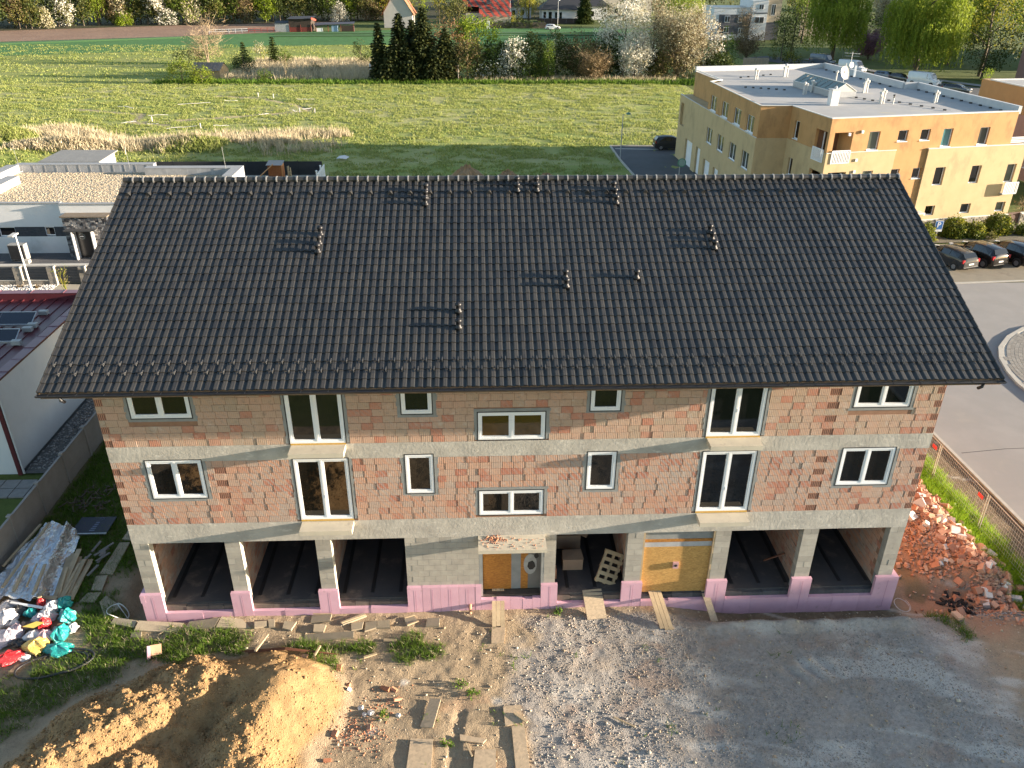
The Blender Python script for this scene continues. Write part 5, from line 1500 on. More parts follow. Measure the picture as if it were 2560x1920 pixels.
# ================================================================== yellow apartment house
YO = M('render_orange', (0.46,0.265,0.11), (0.415,0.235,0.095), 1.2, 0.92, 0.15, 20, 0.006, stain=((0.33,0.19,0.08), 0.9, 0.5, (1, 1, 0.5)))
YL = M('render_yellow', (0.48,0.365,0.205), (0.435,0.33,0.18), 1.2, 0.92, 0.15, 20, 0.006, stain=((0.37,0.285,0.16), 0.9, 0.52, (1, 1, 0.5)))
FLATR = M('flat_roof_felt', (0.345,0.34,0.335), (0.29,0.285,0.28), 0.5, 0.9, 0.15, 12, 0.01, stain=((0.40,0.36,0.27), 0.45, 0.60, (1, 1.6, 1)))
ZINC = M('zinc', (0.36,0.37,0.38), (0.30,0.31,0.32), 3, 0.5)
PIPEW = M('vent_white', (0.55,0.54,0.51), (0.47,0.46,0.44), 5, 0.6)
ye = thing('yellow_apartment_house', 'large yellow and orange flat-roofed apartment house behind the parking bay', 'apartment house', (30, 45, 0))
pa, pb, pc, pd, pe, pf, pg, ph_, pi, pj = (23.0,72.6), (38.7,75.6), (40.4,59.6), (41.8,59.6), (43.4,45.5), (26.4,42.3), (25.4,48.5), (22.7,48.5), (22.2,63.2), (23.7,64.4)
ROOF = [pf, pe, pd, pc, pb, pa, pj, pi, ph_, pg]
ZR = 9.9
def front(*k, **kw): return far_window(ye, pf, pe, *k, **kw)
W_UP = [(3.6,4.58,7.28,8.74,GL_CURT), (6.27,7.15,7.86,8.74,GL_DARK), (8.36,9.22,7.86,8.74,GL_BRN), (10.45,11.36,7.28,8.72,GL_TEAL), (13.95,14.9,7.28,8.70,GL_GREY)]
W_MID = [(3.65,4.6,4.1,5.62,GL_CURT), (6.3,7.13,4.76,5.63,GL_DARK), (8.40,9.2,4.76,5.62,GL_DARK), (10.45,11.42,4.10,5.62,GL_DARK), (14.0,14.95,4.10,5.60,GL_DARK), (17.53,18.45,4.0,5.56,GL_CURT)]
W_LOW = [(10.4,11.33,1.52,2.36,GL_DARK), (13.92,14.9,1.50,2.34,GL_GREY), (17.5,18.44,1.46,2.30,GL_CURT)]
LOG = (0.47, 2.12, 6.36, 8.76)
wall_with_holes('upper_wall', ye, pf, pe, 0, 17.3, 7.17, ZR-0.06, [w_[:4] for w_ in W_UP] + [LOG], YO, 0.3)
wall_with_holes('middle_wall', ye, pf, pe, 6.36, 9.35, 0, 7.17, [w_[:4] for w_ in W_MID], YO, 0.3)
wall_with_holes('lower_wall', ye, pf, pe, 0, 6.36, 0, 7.17, [w_[:4] for w_ in W_MID] + [(0.47,2.12,6.36,7.3), (0.47,2.12,3.2,5.62)], YL, 0.3, -0.04)
wall_with_holes('lower_wall', ye, pf, pe, 9.35, 18.95, 0, 7.17, [w_[:4] for w_ in W_MID + W_LOW], YL, 0.3, -0.16)
for w_ in W_UP: front(*w_[:4], w_[4], 0.16)
for w_ in W_MID[:3]: front(*w_[:4], w_[4], 0.16 if w_[0] > 6 else 0.12)
for w_ in W_MID[3:] + W_LOW: front(*w_[:4], w_[4], 0.04, sill=True)
TF = plane_T(pf, pe)
def tf(u, y, z): return TF @ Vector((u, y, z))
M('ledge_white', (0.60,0.59,0.56), (0.54,0.53,0.50), 4, 0.6)
for bx_ in ((0, 6.36, -0.09, 0.02, 7.17, 7.22), (9.3, 19.0, -0.21, 0.0, 7.17, 7.23), (-0.05, 17.35, -0.05, 0.3, ZR-0.05, ZR+0.02), (9.4, 19.02, -0.24, -0.05, 1.12, 1.2)):
    b = MB(); b.T = TF; b.box(*bx_); b.build('ledge', MATS['ledge_white'], ye)
# side wall f-g, return g-h, side wall h-i with garages
def tback(q, p): return (q, p)
lfg = math.dist(pf, pg); lhi = math.dist(ph_, pi)
def side(p0, p1):      # outward is to the left of p0->p1 (west face): use reversed order so u runs from p1 to p0
    return (p1, p0)
SW1 = [(1.95,0.3,6.36,8.78), ]
def sidewall(name, p0, p1, u0, u1, z0, z1, holes, mat_, th=0.3, off=0.0):
    L_ = math.dist(p0, p1)
    d = ((p1[0]-p0[0])/L_, (p1[1]-p0[1])/L_); far = (p0[0]+d[0]*40, p0[1]+d[1]*40)
    hs = [(40-h_[1], 40-h_[0], h_[2], h_[3]) for h_ in holes]
    return wall_with_holes(name, ye, far, p0, 40-u1, 40-u0, z0, z1, hs, mat_, th, off)
def sidewin(p0, p1, u0, u1, z0, z1, gl, **kw):
    L_ = math.dist(p0, p1); d = ((p1[0]-p0[0])/L_, (p1[1]-p0[1])/L_); far = (p0[0]+d[0]*40, p0[1]+d[1]*40)
    return far_window(ye, far, p0, 40-u1, 40-u0, z0, z1, gl, **kw)
YOs, YLs = YO, YL
sidewall('side_wall', pf, pg, 0, lfg, 7.17, ZR-0.06, [(0.3,1.97,6.36,8.78), (4.65,5.4,7.35,8.82)], YO)
sidewall('side_wall', pf, pg, 0, lfg, 0, 7.17, [(0.3,1.97,6.36,7.3), (4.75,5.45,4.28,5.72), (0.3,1.97,3.2,5.6)], YL, 0.3, -0.04)
sidewin(pf, pg, 4.65, 5.4, 7.35, 8.82, GL_DARK); sidewin(pf, pg, 4.75, 5.45, 4.28, 5.72, GL_DARK)
b = MB(); b.T = plane_T(ph_, pg); b.box(0, 2.75, 0, 0.3, 7.17, ZR-0.06); b.build('return_wall', YO, ye)
b = MB(); b.T = plane_T(ph_, pg); b.box(-0.04, 2.75, -0.04, 0.3, 0, 7.17); b.build('return_wall', YL, ye)
US = [(1.1,2.9), (4.6,6.5), (8.3,10.25), (12.0,13.9)]
sidewall('side_wall', ph_, pi, 0, lhi, 7.17, ZR-0.06, [(a, c, 7.3, 8.72) for a, c in US], YO)
GAR = [(8.9,10.6,0.1,2.3), (11.8,14.0,0.1,2.4), (15.4,17.0,0.1,3.0), (18.5,21.3,0.1,3.0)]
sidewall('side_wall', ph_, pi, 0, 25.0, 0, 7.17, [(a, c, 4.1, 5.6) for a, c in US] + GAR + [(22.6,24.4,4.0,6.4)], YL, 0.3, -0.06)
for a, c in US:
    sidewin(ph_, pi, a, c, 7.3, 8.72, GL_GREY, split=True, dep=0.1); sidewin(ph_, pi, a, c, 4.1, 5.6, GL_GREY, split=True, dep=0.06)
for (a, c, z0, z1) in GAR:
    Lh = math.dist(ph_, pi); d = ((pi[0]-ph_[0])/Lh, (pi[1]-ph_[1])/Lh); far = (ph_[0]+d[0]*40, ph_[1]+d[1]*40)
    b = MB(); b.T = plane_T(far, ph_)
    for k in range(4): b.box(40-c, 40-a, 0.16 + 0.004*(k % 2), 0.2, z0 + (z1-z0)*k/4 + 0.006, z0 + (z1-z0)*(k+1)/4 - 0.006)
    b.build('garage_door', WHITE, ye)
b = MB(); b.T = plane_T(far, ph_)
b.box(15.0, 40.04, -0.10, 0.0, 7.17, 7.22); b.build('ledge', MATS['ledge_white'], ye)
b = MB(); b.prism([pi, pj, pa, (pa[0]+0.4, pa[1]), (pj[0]+0.4, pj[1]-0.3), (pi[0]+0.4, pi[1]-0.2)], 7.17, ZR-0.25); b.build('upper_wall', YO, ye)
# body, roof and parapets
sh = lambda P_, k: [(30 + (x-30)*k, 57 + (y-57)*k) for (x, y) in P_]
b = MB(); b.poly([(x, y, ZR-0.22) for (x, y) in ROOF]); b.build('roof', FLATR, ye)
q0, q1 = TF @ Vector((17.0, 0.4, 0)), TF @ Vector((18.93, 0.4, 0))
b = MB(); b.prism([(q0.x, q0.y), (q1.x, q1.y), (43.4,60), (40.4,76), (22.1,73.3), (22.45,63.5), (25,63)], 0, 7.15); b.build('lower_block', YL, ye)
b = MB(); b.prism([pe, pd, (41.4,59.3), (43.0,45.45)], 7.17, ZR-0.25); b.prism([pd, pc, (40.1,59.2), (41.6,59.2)], 7.17, ZR-0.25); b.prism([pc, pb, (38.4,75.2), (40.05,59.3)], 7.17, ZR-0.25); b.prism([pb, pa, (23.3,72.3), (38.5,75.2)], 7.17, ZR-0.25); b.build('rear_wall', YO, ye)
CAPW = M('parapet_pale', (0.47,0.48,0.49), (0.41,0.42,0.43), 2, 0.7)
b = MB()
def par(p, q, hgt_, wd=0.3):
    b.bar((p[0], p[1], ZR - 0.24 + hgt_/2), (q[0], q[1], ZR - 0.24 + hgt_/2), wd, hgt_)
for (p, q, hh_) in ((pe, pd, 0.62), (pd, pc, 0.62), (pc, pb, 0.62), (pb, pa, 0.55)): par(p, q, hh_)
b.build('roof_parapet', CAPW, ye)
b = MB()
for (p, q) in ((pf, pg), (pg, ph_), (ph_, pi), (pi, pj), (pj, pa)): b.bar((p[0], p[1], ZR-0.02), (q[0], q[1], ZR-0.02), 0.16, 0.06)
b.build('roof_edge', MATS['ledge_white'], ye)
# loggia balcony: dark recess and railings
b = MB(); b.T = TF; b.box(0.31, 2.2, 1.9, 2.0, 6.2, 8.8); b.build('loggia_back', M('loggia_brown', (0.20,0.10,0.05), (0.16,0.08,0.04), 2, 0.9), ye)
b = MB(); b.T = TF; b.box(0.05, 2.3, 0.05, 2.0, 6.2, 6.36); b.box(0.31, 2.2, 0.3, 1.9, 8.78, 8.85); b.build('loggia_floor', ZINC, ye)
b = MB(); b.T = TF; b.box(2.13, 2.2, 0.3, 1.9, 6.36, 8.78); b.build('loggia_side', YO, ye)
b = MB(); b.T = TF; b.box(0.8, 1.7, 1.84, 1.88, 6.4, 8.5); lw = b.build('balcony_door', GL_DARK, ye)
b = MB(); b.T = TF; b.box(1.2, 1.3, 1.80, 1.83, 6.4, 8.5); b.box(0.74, 0.8, 1.8, 1.88, 6.4, 8.5); b.build('door_frame', WHITE, lw)
def railing(T, u0, u1, y, z0, z1, n_, name='balcony_railing'):
    b = MB(); b.T = T; b.box(u0, u1, y-0.03, y+0.03, z1-0.06, z1); b.box(u0, u1, y-0.02, y+0.02, z0, z0+0.06); b.box(u0, u0+0.06, y-0.03, y+0.03, z0, z1); b.box(u1-0.06, u1, y-0.03, y+0.03, z0, z1)
    o = b.build(name, WHITE, ye)
    for k in range(n_):
        u = u0 + 0.06 + (u1-u0-0.12)*(k+0.5)/n_; b = MB(); b.T = T; b.box(u-0.035, u+0.035, y-0.012, y+0.012, z0+0.06, z1-0.06); b.build('baluster', WHITE, o)
railing(TF, 0.44, 2.12, -0.08, 6.33, 7.38, 11)
L_ = math.dist(pf, pg); d = ((pg[0]-pf[0])/L_, (pg[1]-pf[1])/L_); TS = plane_T((pf[0]+d[0]*40, pf[1]+d[1]*40), pf)
railing(TS, 40-1.97, 40-0.28, -0.09, 6.36, 7.40, 12)
railing(TF, 17.42, 18.82, -0.55, 3.10, 4.10, 8)
b = MB(); b.T = TF; b.box(17.42, 18.82, -0.55, -0.17, 3.05, 3.11); b.build('balcony_floor', ZINC, ye)
b = MB(); b.T = TF
for (u0, u1, y0) in ((17.4, 22.5, 0.1), ):
    for k in range(4): b.box(u0, u1, y0, y0+0.04, 7.3 + k*0.13, 7.37 + k*0.13)
b.build('terrace_railing', WHITE, ye)
b = MB(); b.T = TF
for (u, z) in ((2.86,8.78), (1.73,8.62), (2.79,6.56), (2.81,5.62)): b.box(u-0.09, u+0.09, -0.14, 0.0, z-0.12, z+0.1)
b.build('wall_vent', WHITE, ye)
# stone plinth and wall
GAB = stonemat('gabion_stone', [(0.16,0.145,0.12), (0.26,0.235,0.19), (0.36,0.32,0.26), (0.44,0.40,0.33)])
b = MB(); b.T = TF
for (u0, u1) in ((9.0, 19.0), (20.4, 26.0)):
    for r_ in range(7):
        u = u0
        while u < u1 - 0.01:
            e = min(u1, u + random.uniform(0.10, 0.26)); b.cr = random.random(); b.box(u+0.004, e-0.004, -0.24 + random.uniform(-0.025, 0.02), -0.17, 0.02 + r_*0.157, 0.17 + r_*0.157); u = e
b.build('plinth_stones', GAB, ye, kind='stuff')
b = MB(); b.T = TF; b.box(20.35, 26, -0.3, 0.05, 1.12, 1.2); b.box(20.4, 26, -0.17, 0.0, 0, 1.12); b.build('wall_coping', MATS['ledge_white'], ye)
b = MB(); b.T = TF
for k in range(9): b.box(19.0 + k*0.155, 19.0 + k*0.155 + 0.145, -0.1, -0.06, 0.05, 1.25)
b.build('gate', M('gate_brown', (0.10,0.045,0.028), (0.08,0.035,0.022), 6, 0.6), ye)
b = MB(); b.T = TF; b.box(9.5, 10.35, -0.275, -0.25, 0.35, 0.98); b.build('meter_box', WHITE, ye)
b = MB(); b.T = TF; b.box(8.6, 9.9, -0.9, -0.17, 1.9, 2.0); b.build('door_canopy', MATS['ledge_white'], ye)
# roof furniture
sk = thing('roof_skylight', 'ridged green-glass skylight standing on the flat yellow house roof', 'skylight', (31.5, 57, ZR-0.2))
s0, s1 = Vector((31.0,61.2,0)), Vector((32.1,53.9,0)); dd = (s1-s0).normalized(); nn_ = Vector((-dd.y, dd.x, 0))*1.15
z0, z1, z2 = ZR-0.2, ZR+0.32, ZR+1.0
A0, A1, B0, B1 = s0-nn_, s1-nn_, s0+nn_, s1+nn_
v3 = lambda p, z: (p.x, p.y, z)
b = MB(); b.poly([v3(A0,z0),v3(A1,z0),v3(A1,z1),v3(A0,z1)]); b.poly([v3(B1,z0),v3(B0,z0),v3(B0,z1),v3(B1,z1)]); b.poly([v3(A1,z0),v3(B1,z0),v3(B1,z1),v3(A1,z1)]); b.poly([v3(B0,z0),v3(A0,z0),v3(A0,z1),v3(B0,z1)]); b.build('upstand', ZINC, sk)
GG = glassmat('skylight_glass', (0.14,0.20,0.18), 0.25)
for k in range(8):
    for (P0, P1) in ((A0, A1), (B0, B1)):
        q0 = P0.lerp(P1, k/8 + 0.008); q1 = P0.lerp(P1, (k+1)/8 - 0.008); r0 = s0.lerp(s1, k/8 + 0.008); r1 = s0.lerp(s1, (k+1)/8 - 0.008)
        b = MB(); b.poly([v3(q0,z1),v3(q1,z1),v3(r1,z2),v3(r0,z2)]); b.build('pane', GG, sk)
b = MB(); b.poly([v3(A1,z1),v3(B1,z1),v3(s1,z2)]); b.poly([v3(B0,z1),v3(A0,z1),v3(s0,z2)]); b.build('gable_panel', M('gable_pale', (0.55,0.53,0.45), (0.48,0.46,0.40), 5, 0.7), sk)
b = MB(); b.bar(v3(s0,z2+0.02), v3(s1,z2+0.02), 0.09, 0.06); b.bar(v3(A1,z1+0.02), v3(s1,z2+0.02), 0.08, 0.05); b.bar(v3(B1,z1+0.02), v3(s1,z2+0.02), 0.08, 0.05); b.bar(v3(A0,z1+0.02), v3(A1,z1+0.02), 0.1, 0.05); b.build('frame', MATS['ledge_white'], sk)
ch = thing('roof_chimney', 'white rendered chimney block on the flat yellow house roof', 'chimney', (29.45, 49.9, ZR-0.2))
b = MB(); b.T = Matrix.Translation((29.45, 49.95, 0)) @ Matrix.Rotation(R(9), 4, 'Z'); b.box(-0.36, 0.36, -0.3, 0.3, ZR-0.22, ZR+1.05); b.build('stack', STUC_W, ch)
b = MB(); b.T = Matrix.Translation((29.45, 49.95, 0)) @ Matrix.Rotation(R(9), 4, 'Z'); b.box(-0.42, 0.42, -0.36, 0.36, ZR+1.05, ZR+1.12); b.lathe((0.05, 0, ZR+1.12), [(0.14,0), (0.14,0.12), (0.18,0.14), (0.02,0.24)], 8); b.build('cap', CAPW, ch)
for i, (x, y, n_) in enumerate(((29.1,56.0,2), (30.3,57.2,2), (35.35,57.0,3), (34.05,50.6,3), (38.98,50.9,2), (35.5,64.3,1), (31.6,68.3,3), (27.7,66.2,2))):
    v = thing('vent_stack', ['pair of pale vent pipes left of the skylight gable', 'vent pipes close against the skylight side', 'tall cluster of vent pipes right of the skylight', 'vent pipe cluster right of the white chimney block', 'pair of vent pipes near the right roof corner', 'single vent pipe behind the skylight by the dish', 'vent pipe cluster at the far roof edge', 'vent pipes at the far left of the flat roof'][i], 'vent', (x, y, ZR-0.2), 0, 'vent stacks on the yellow house roof')
    for k in range(n_):
        px, py = x + (0, 0.26, -0.2)[k], y + (0, 0.1, -0.16)[k]; h_ = (0.95, 0.8, 0.7)[k] * (1.15 if n_ == 3 else 0.95)
        b = MB(); b.tube([(px, py, ZR-0.22), (px, py, ZR-0.22+h_)], 0.085, 8); b.build('pipe', PIPEW, v)
        b = MB(); b.lathe((px, py, ZR-0.22+h_), [(0.09,0), (0.16,0.02), (0.17,0.14), (0.10,0.2), (0.0,0.22)], 8); b.build('cowl', PIPEW, v)
v = thing('dark_vent', 'thin dark-capped vent pipe right of the chimney block', 'vent', (34.95, 50.25, ZR-0.2))
b = MB(); b.tube([(34.95,50.25,ZR-0.2), (34.95,50.25,ZR+0.3)], 0.07, 8); b.build('pipe', PIPEW, v); b = MB(); b.lathe((34.95,50.25,ZR+0.3), [(0.06,0), (0.06,0.2), (0.13,0.22), (0.13,0.28), (0.0,0.32)], 8); b.build('cowl', BLACK, v)
ds = thing('satellite_dish', 'large white satellite dish on the flat yellow house roof', 'satellite dish', (35.9, 63.3, ZR-0.2))
b = MB(); n_ = 14
rings = []
for (r_, dpt) in ((0.0, 0.12), (0.3, 0.09), (0.52, 0.03), (0.62, -0.03)): rings.append([b.V((r_*math.cos(t), dpt, r_*math.sin(t)*1.08)) for t in np.linspace(0, 2*math.pi, n_, endpoint=False)])
for k in range(3):
    for j in range(n_): b.F([rings[k][j], rings[k][(j+1) % n_], rings[k+1][(j+1) % n_], rings[k+1][j]])
o = b.build('reflector', M('dish_white', (0.60,0.58,0.53), (0.55,0.53,0.48), 4, 0.5), ds, local=True); o.location = (0, 0, 1.0); o.rotation_euler = (R(-18), 0, R(25))
b = MB(); b.tube([(35.9,63.4,ZR-0.2), (35.9,63.4,ZR+1.7)], 0.04, 6); b.bar((35.9,63.3,ZR+0.55), (35.75,62.5,ZR+0.75), 0.03); b.obox((35.75,62.48,ZR+0.78), (0.1,0.12,0.1)); b.build('mast', ZINC, ds)
ae = thing('roof_aerial', 'roof aerial with crossbars and two small white dishes beside the big satellite dish', 'aerial', (37.0, 64.9, ZR-0.2))
b = MB(); b.tube([(37.0,64.9,ZR-0.2), (37.0,64.9,ZR+2.6)], 0.03, 5); b.bar((36.2,64.9,ZR+2.5), (37.9,65.1,ZR+2.4), 0.03); b.bar((36.3,65.1,ZR+2.2), (37.7,64.7,ZR+2.2), 0.03)
for k in range(5): b.bar((36.3+k*0.32,64.6,ZR+2.5-k*0.02), (36.3+k*0.32,65.2,ZR+2.5-k*0.02), 0.015)
b.build('mast', ZINC, ae); b = MB(); b.lathe((0,0,0), [(0.0,0.02), (0.28,0.0), (0.29,0.05), (0.0,0.08)], 12); o = b.build('small_dish', MATS['dish_white'], ae, local=True); o.rotation_euler = (R(80), 0, R(20)); o.location = (0.05, -0.1, 1.55)
b = MB(); b.box(37.5,37.7,64.8,64.95,ZR+0.2,ZR+1.3); b.build('antenna_panel', WHITE, ae)
b = MB()
for (p, q, n_) in (((23.3,63.0),(36.0,57.2),0), ((35.2,52.6),(38.2,46.6),6), ((38.1,74.6),(39.7,59.9),8), ((41.2,59.0),(42.7,46.2),10), ((24.6,60.5),(28.5,58.4),6), ((33.0,54.2),(34.6,50.9),4), ((26,67),(31,70),5)):
    for k in range(n_):
        t = (k+0.5)/n_; x, y = p[0]+(q[0]-p[0])*t, p[1]+(q[1]-p[1])*t; b.obox((x, y, ZR-0.16), (0.2, 0.2, 0.12))
b.build('cable_block', BLACK, ye)
b = MB()
for (p, q) in (((35.2,52.6),(38.2,46.6)), ((33.0,54.2),(34.6,50.9))): b.bar((*p, ZR-0.12), (*q, ZR-0.12), 0.02)
b.build('roof_cable', ZINC, ye)

# ================================================================== further houses on the right
o2 = thing('tan_apartment_house', 'tan and mauve flat-roofed apartment house right of the yellow one', 'apartment house', (62, 60, 0))
TAN = M('render_tan', (0.42,0.24,0.10), (0.37,0.21,0.09), 1, 0.9, 0.1, 20); MAU = M('render_mauve', (0.42,0.25,0.20), (0.37,0.22,0.175), 1, 0.9, 0.1, 20)
OW = (56.0, 71.0); OS = (57.6, 52.0)
wall_with_holes('upper_wall', o2, OW, OS, 0, 19.07, 6.3, 9.0, [], TAN); wall_with_holes('lower_wall', o2, OW, OS, 0, 19.07, 0, 6.3, [(a, a+1.0, z, z+1.4) for a in (4.5, 8.5, 12.5) for z in (1.3, 4.2)], MAU)
for a in (4.5, 8.5, 12.5):
    for z in (1.3, 4.2): far_window(o2, OW, OS, a, a+1.0, z, z+1.4, GL_GREY, 0.1)
wall_with_holes('front_wall', o2, OS, (74, 54), 0, 16.5, 0, 9.0, [(a, a+1.0, z, z+1.4) for a in (3, 7, 11) for z in (1.3, 4.2)], MAU)
b = MB(); b.poly([(OW[0],OW[1],9.0), (OS[0],OS[1],9.0), (74,54,9.0), (74,73,9.0)]); b.build('roof', FLATR, o2)
b = MB(); b.bar((*OW,9.05), (*OS,9.05), 0.25, 0.12); b.bar((*OS,9.05), (74,54,9.05), 0.25, 0.12); b.bar((*OW,9.05), (74,73,9.05), 0.25, 0.12); b.build('roof_edge', MATS['ledge_white'], o2)
b = MB(); b.box(56.2,74,71,73,0,8.9); b.build('rear_wall', TAN, o2)
pk = thing('pink_house', 'pink house with a dark red roof behind the tan apartment house', 'house', (104, 140, 0))
PKM = M('render_pink', (0.40,0.245,0.235), (0.35,0.21,0.205), 1, 0.9, 0.1, 20)
b = MB(); b.box(103.2,125,128,140,0,8.2); b.build('wall', PKM, pk)
b = MB(); b.poly([(102.6,127.4,8.2),(102.6,140.6,8.2),(114,134,13.5)]); b.poly([(102.6,127.4,8.2),(114,134,13.5),(126,134,13.5),(126,127.4,8.2)]); b.poly([(102.6,140.6,8.2),(126,140.6,8.2),(126,134,13.5),(114,134,13.5)]); b.build('roof', M('dark_red_tiles', (0.09,0.035,0.03), (0.07,0.028,0.025), 2, 0.8), pk)
for (y0, z0) in ((137.2,1.2), (137.2,4.9), (133.5,1.2), (133.5,4.9), (130.2,4.9)):
    b = MB(); b.box(103.12,103.19,y0-2.0,y0,z0,z0+1.7); o = b.build('window', WHITE, pk)
    for q in range(3):
        for z in (0, 1):
            b = MB(); b.box(103.08,103.115,y0-1.92+q*0.62,y0-1.4+q*0.62,z0+0.1+z*0.8,z0+0.78+z*0.8); b.build('pane', GL_GREY, o)
gb = thing('grey_apartment_block', 'tall grey apartment block at the far right behind the willows', 'apartment block', (150, 190, 0))
b = MB(); b.prism([(138,180),(158,150),(180,164),(160,196)], 0, 26); b.build('wall', M('panel_grey2', (0.34,0.35,0.37), (0.29,0.30,0.32), 0.6, 0.9), gb)
GT = plane_T((138,180), (158,150))
for zf in range(9):
    for k in range(11):
        b = MB(); b.T = GT; b.box(1.2+k*3.1, 3.1+k*3.1, -0.05, 0.02, 1.0+zf*2.8, 2.5+zf*2.8); b.build('window', GL_DARK, gb)
    b = MB(); b.T = GT; b.box(0, 36, -0.08, 0.0, 0.3+zf*2.8, 0.6+zf*2.8); b.build('floor_band', WHITE, gb)
# unseen house added right of the plot so its long shadow reaches the yard
nh = thing('shadow_house', 'hip-roofed house added out of view to shade the yard', 'house', (78, -8, 0))
b = MB(); b.box(72, 84, -26, -2.2, 0, 8.0); b.build('wall', STUC_W, nh)
b = MB(); b.poly([(71,-27,8.0),(71,-1.2,8.0),(78,-7,11.75),(78,-21,11.75)]); b.poly([(85,-1.2,8.0),(85,-27,8.0),(78,-21,11.75),(78,-7,11.75)]); b.poly([(71,-1.2,8.0),(85,-1.2,8.0),(78,-7,11.75)]); b.poly([(85,-27,8.0),(71,-27,8.0),(78,-21,11.75)]); b.build('roof', M('shadow_house_roof', (0.20,0.07,0.05), (0.16,0.055,0.04), 2, 0.8), nh)

# grey and white house far back
gh = thing('grey_white_house', 'modern white and dark grey house behind the blossoming trees', 'house', (75, 230, 0))
ga, gb_ = (65.5,221.2), (82.0,214.5)
DKG = M('render_anthracite', (0.085,0.09,0.105), (0.07,0.075,0.09), 1, 0.9); LBW = M('render_cool_white', (0.62,0.64,0.66), (0.56,0.58,0.60), 1, 0.9)
GHT = plane_T((65.0,222.0), (84.5,222.0))
def ghbox(name, u0, u1, y0, y1, z0, z1, mat_):
    b = MB(); b.T = GHT; b.box(u0, u1, y0, y1, z0, z1); return b.build(name, mat_, gh)
ghbox('left_wing', 0, 10.6, 0, 12, 0, 8.2, LBW); ghbox('grey_panel', 1.6, 10.2, -0.08, -0.002, 1.6, 6.6, DKG)
ghbox('middle_wing', 10.6, 15.0, -0.4, 12, 0, 10.2, LBW); ghbox('middle_band', 11.2, 15.0, -0.5, -0.402, 6.9, 7.15, DKG)
ghbox('right_wing', 15.0, 19.0, 0.4, 12, 4.6, 10.4, M('render_beige', (0.38,0.33,0.25), (0.34,0.29,0.22), 1, 0.9)); ghbox('right_base', 15.0, 19.0, 0.4, 12, 0, 4.6, DKG)
ghbox('roof_trim', -0.1, 19.1, -0.55, -0.3, 10.4, 10.6, DKG); ghbox('roof', -0.1, 10.6, -0.1, 12, 8.2, 8.35, M('metal_pale', (0.50,0.47,0.42), (0.45,0.42,0.38), 2, 0.5))
for (u, z, wd, hh_, y) in ((3.2,4.6,1.5,1.7,-0.1), (3.2,1.9,1.5,1.5,-0.1), (7.0,4.6,2.0,1.7,-0.1), (7.4,1.7,1.3,1.5,-0.1), (11.6,4.4,2.6,1.7,-0.42), (12.4,7.9,1.3,1.4,-0.42), (16.2,6.4,1.2,2.8,0.38)):
    o = ghbox('window', u, u+wd, y-0.06, y, z, z+hh_, WHITE)
    for q in range(2):
        b = MB(); b.T = GHT; b.box(u+0.1+q*wd*0.5, u+wd*0.5-0.05+q*wd*0.5, y-0.09, y-0.065, z+0.12, z+hh_-0.12); b.build('pane', GL_GREY, o)
gw = thing('garden_wall_pale', 'long pale wall glimpsed between the willows', 'wall', (100, 238, 0))
b = MB(); b.box(95,112,235,236,0,7.5); b.build('wall', M('wall_sand', (0.42,0.36,0.27), (0.36,0.31,0.23), 1, 0.9), gw)
b = MB(); b.box(94.7,112.3,234.8,236.2,7.5,7.8); b.build('coping', FCAP, gw)

# houses at the far edge of the fields
rh = thing('red_striped_house', 'house with a red roof striped by dark diagonal bands at the field edge', 'house', (2, 283, 0))
b = MB(); b.box(-4.5, 10.5, 280, 292, 0, 3.2); b.build('wall', M('wall_cream', (0.50,0.45,0.36), (0.45,0.40,0.32), 1, 0.9), rh)
# roof slope as separate tile courses, dark bands laid in
m, n, N, L, P = newmat('striped_tiles')
L.new(ramp(N, L, attr(N, 'rnd'), [(0.10,0.085,0.08), (0.12,0.10,0.09), (0.42,0.055,0.035), (0.48,0.075,0.045)], [0, 0.48, 0.52, 1]), P.inputs['Base Color']); P.inputs['Roughness'].default_value = 0.75
b = MB()
x0, x1 = -5.6, 11.0
NRr, NCc = 24, 56
for r_ in range(NRr):
    t0, t1 = r_/NRr, (r_+1)/NRr
    for c_ in range(NCc):
        xa = x0 + (x1-x0)*c_/NCc; xb = x0 + (x1-x0)*(c_+1)/NCc
        if xa < -0.2 and r_ < 8: continue
        ph2 = (xa*1.0 + 0.9*t0*9) / 2.35
        b.cr = random.uniform(0.05, 0.4) if (ph2 - math.floor(ph2)) < 0.42 else random.uniform(0.6, 1)
        ya, yb = 278.6 + t0*8.0, 278.6 + t1*8.0; za, zb_ = 2.3 + t0*8.6 + 0.07, 2.3 + t1*8.6
        b.quad((xa, ya, za), (xb, ya, za), (xb, yb, zb_), (xa, yb, zb_))
b.build('roof_tiles', MATS['striped_tiles'], rh, kind='stuff')
b = MB(); b.poly([(x0,286.6,10.9),(x1,286.6,10.9),(x1,294.5,2.4),(x0,294.5,2.4)]); b.poly([(x1-0.4,280,3),(x1-0.4,292,3),(x1-0.4,286.6,10.4)]); b.poly([(x0+0.4,292,3),(x0+0.4,280,3),(x0+0.4,286.6,10.4)]); b.build('rear_roof', MATS['dark_red_tiles'], rh)
b = MB(); b.box(2.6,3.8,281.4,282.4,6.0,7.5); b.build('roof_window', DKG, rh)
b = MB(); b.box(4.0,5.2,284.4,285.4,9.0,11.8); b.build('chimney', KERB, rh)
for k in range(7):
    b = MB(); b.box(3.6+0.1*k-0.6,4.9+0.05*k-0.6,279.5+k*0.75,279.7+k*0.75,3.5+k*0.82,3.62+k*0.82); b.build('roof_step', DKG, rh)
b = MB(); b.box(-3.4,-2.6,279.95,280,0.8,2.0); b.box(-0.9,-0.3,279.95,280,0.6,2.2); b.build('window', GL_GREY, rh)
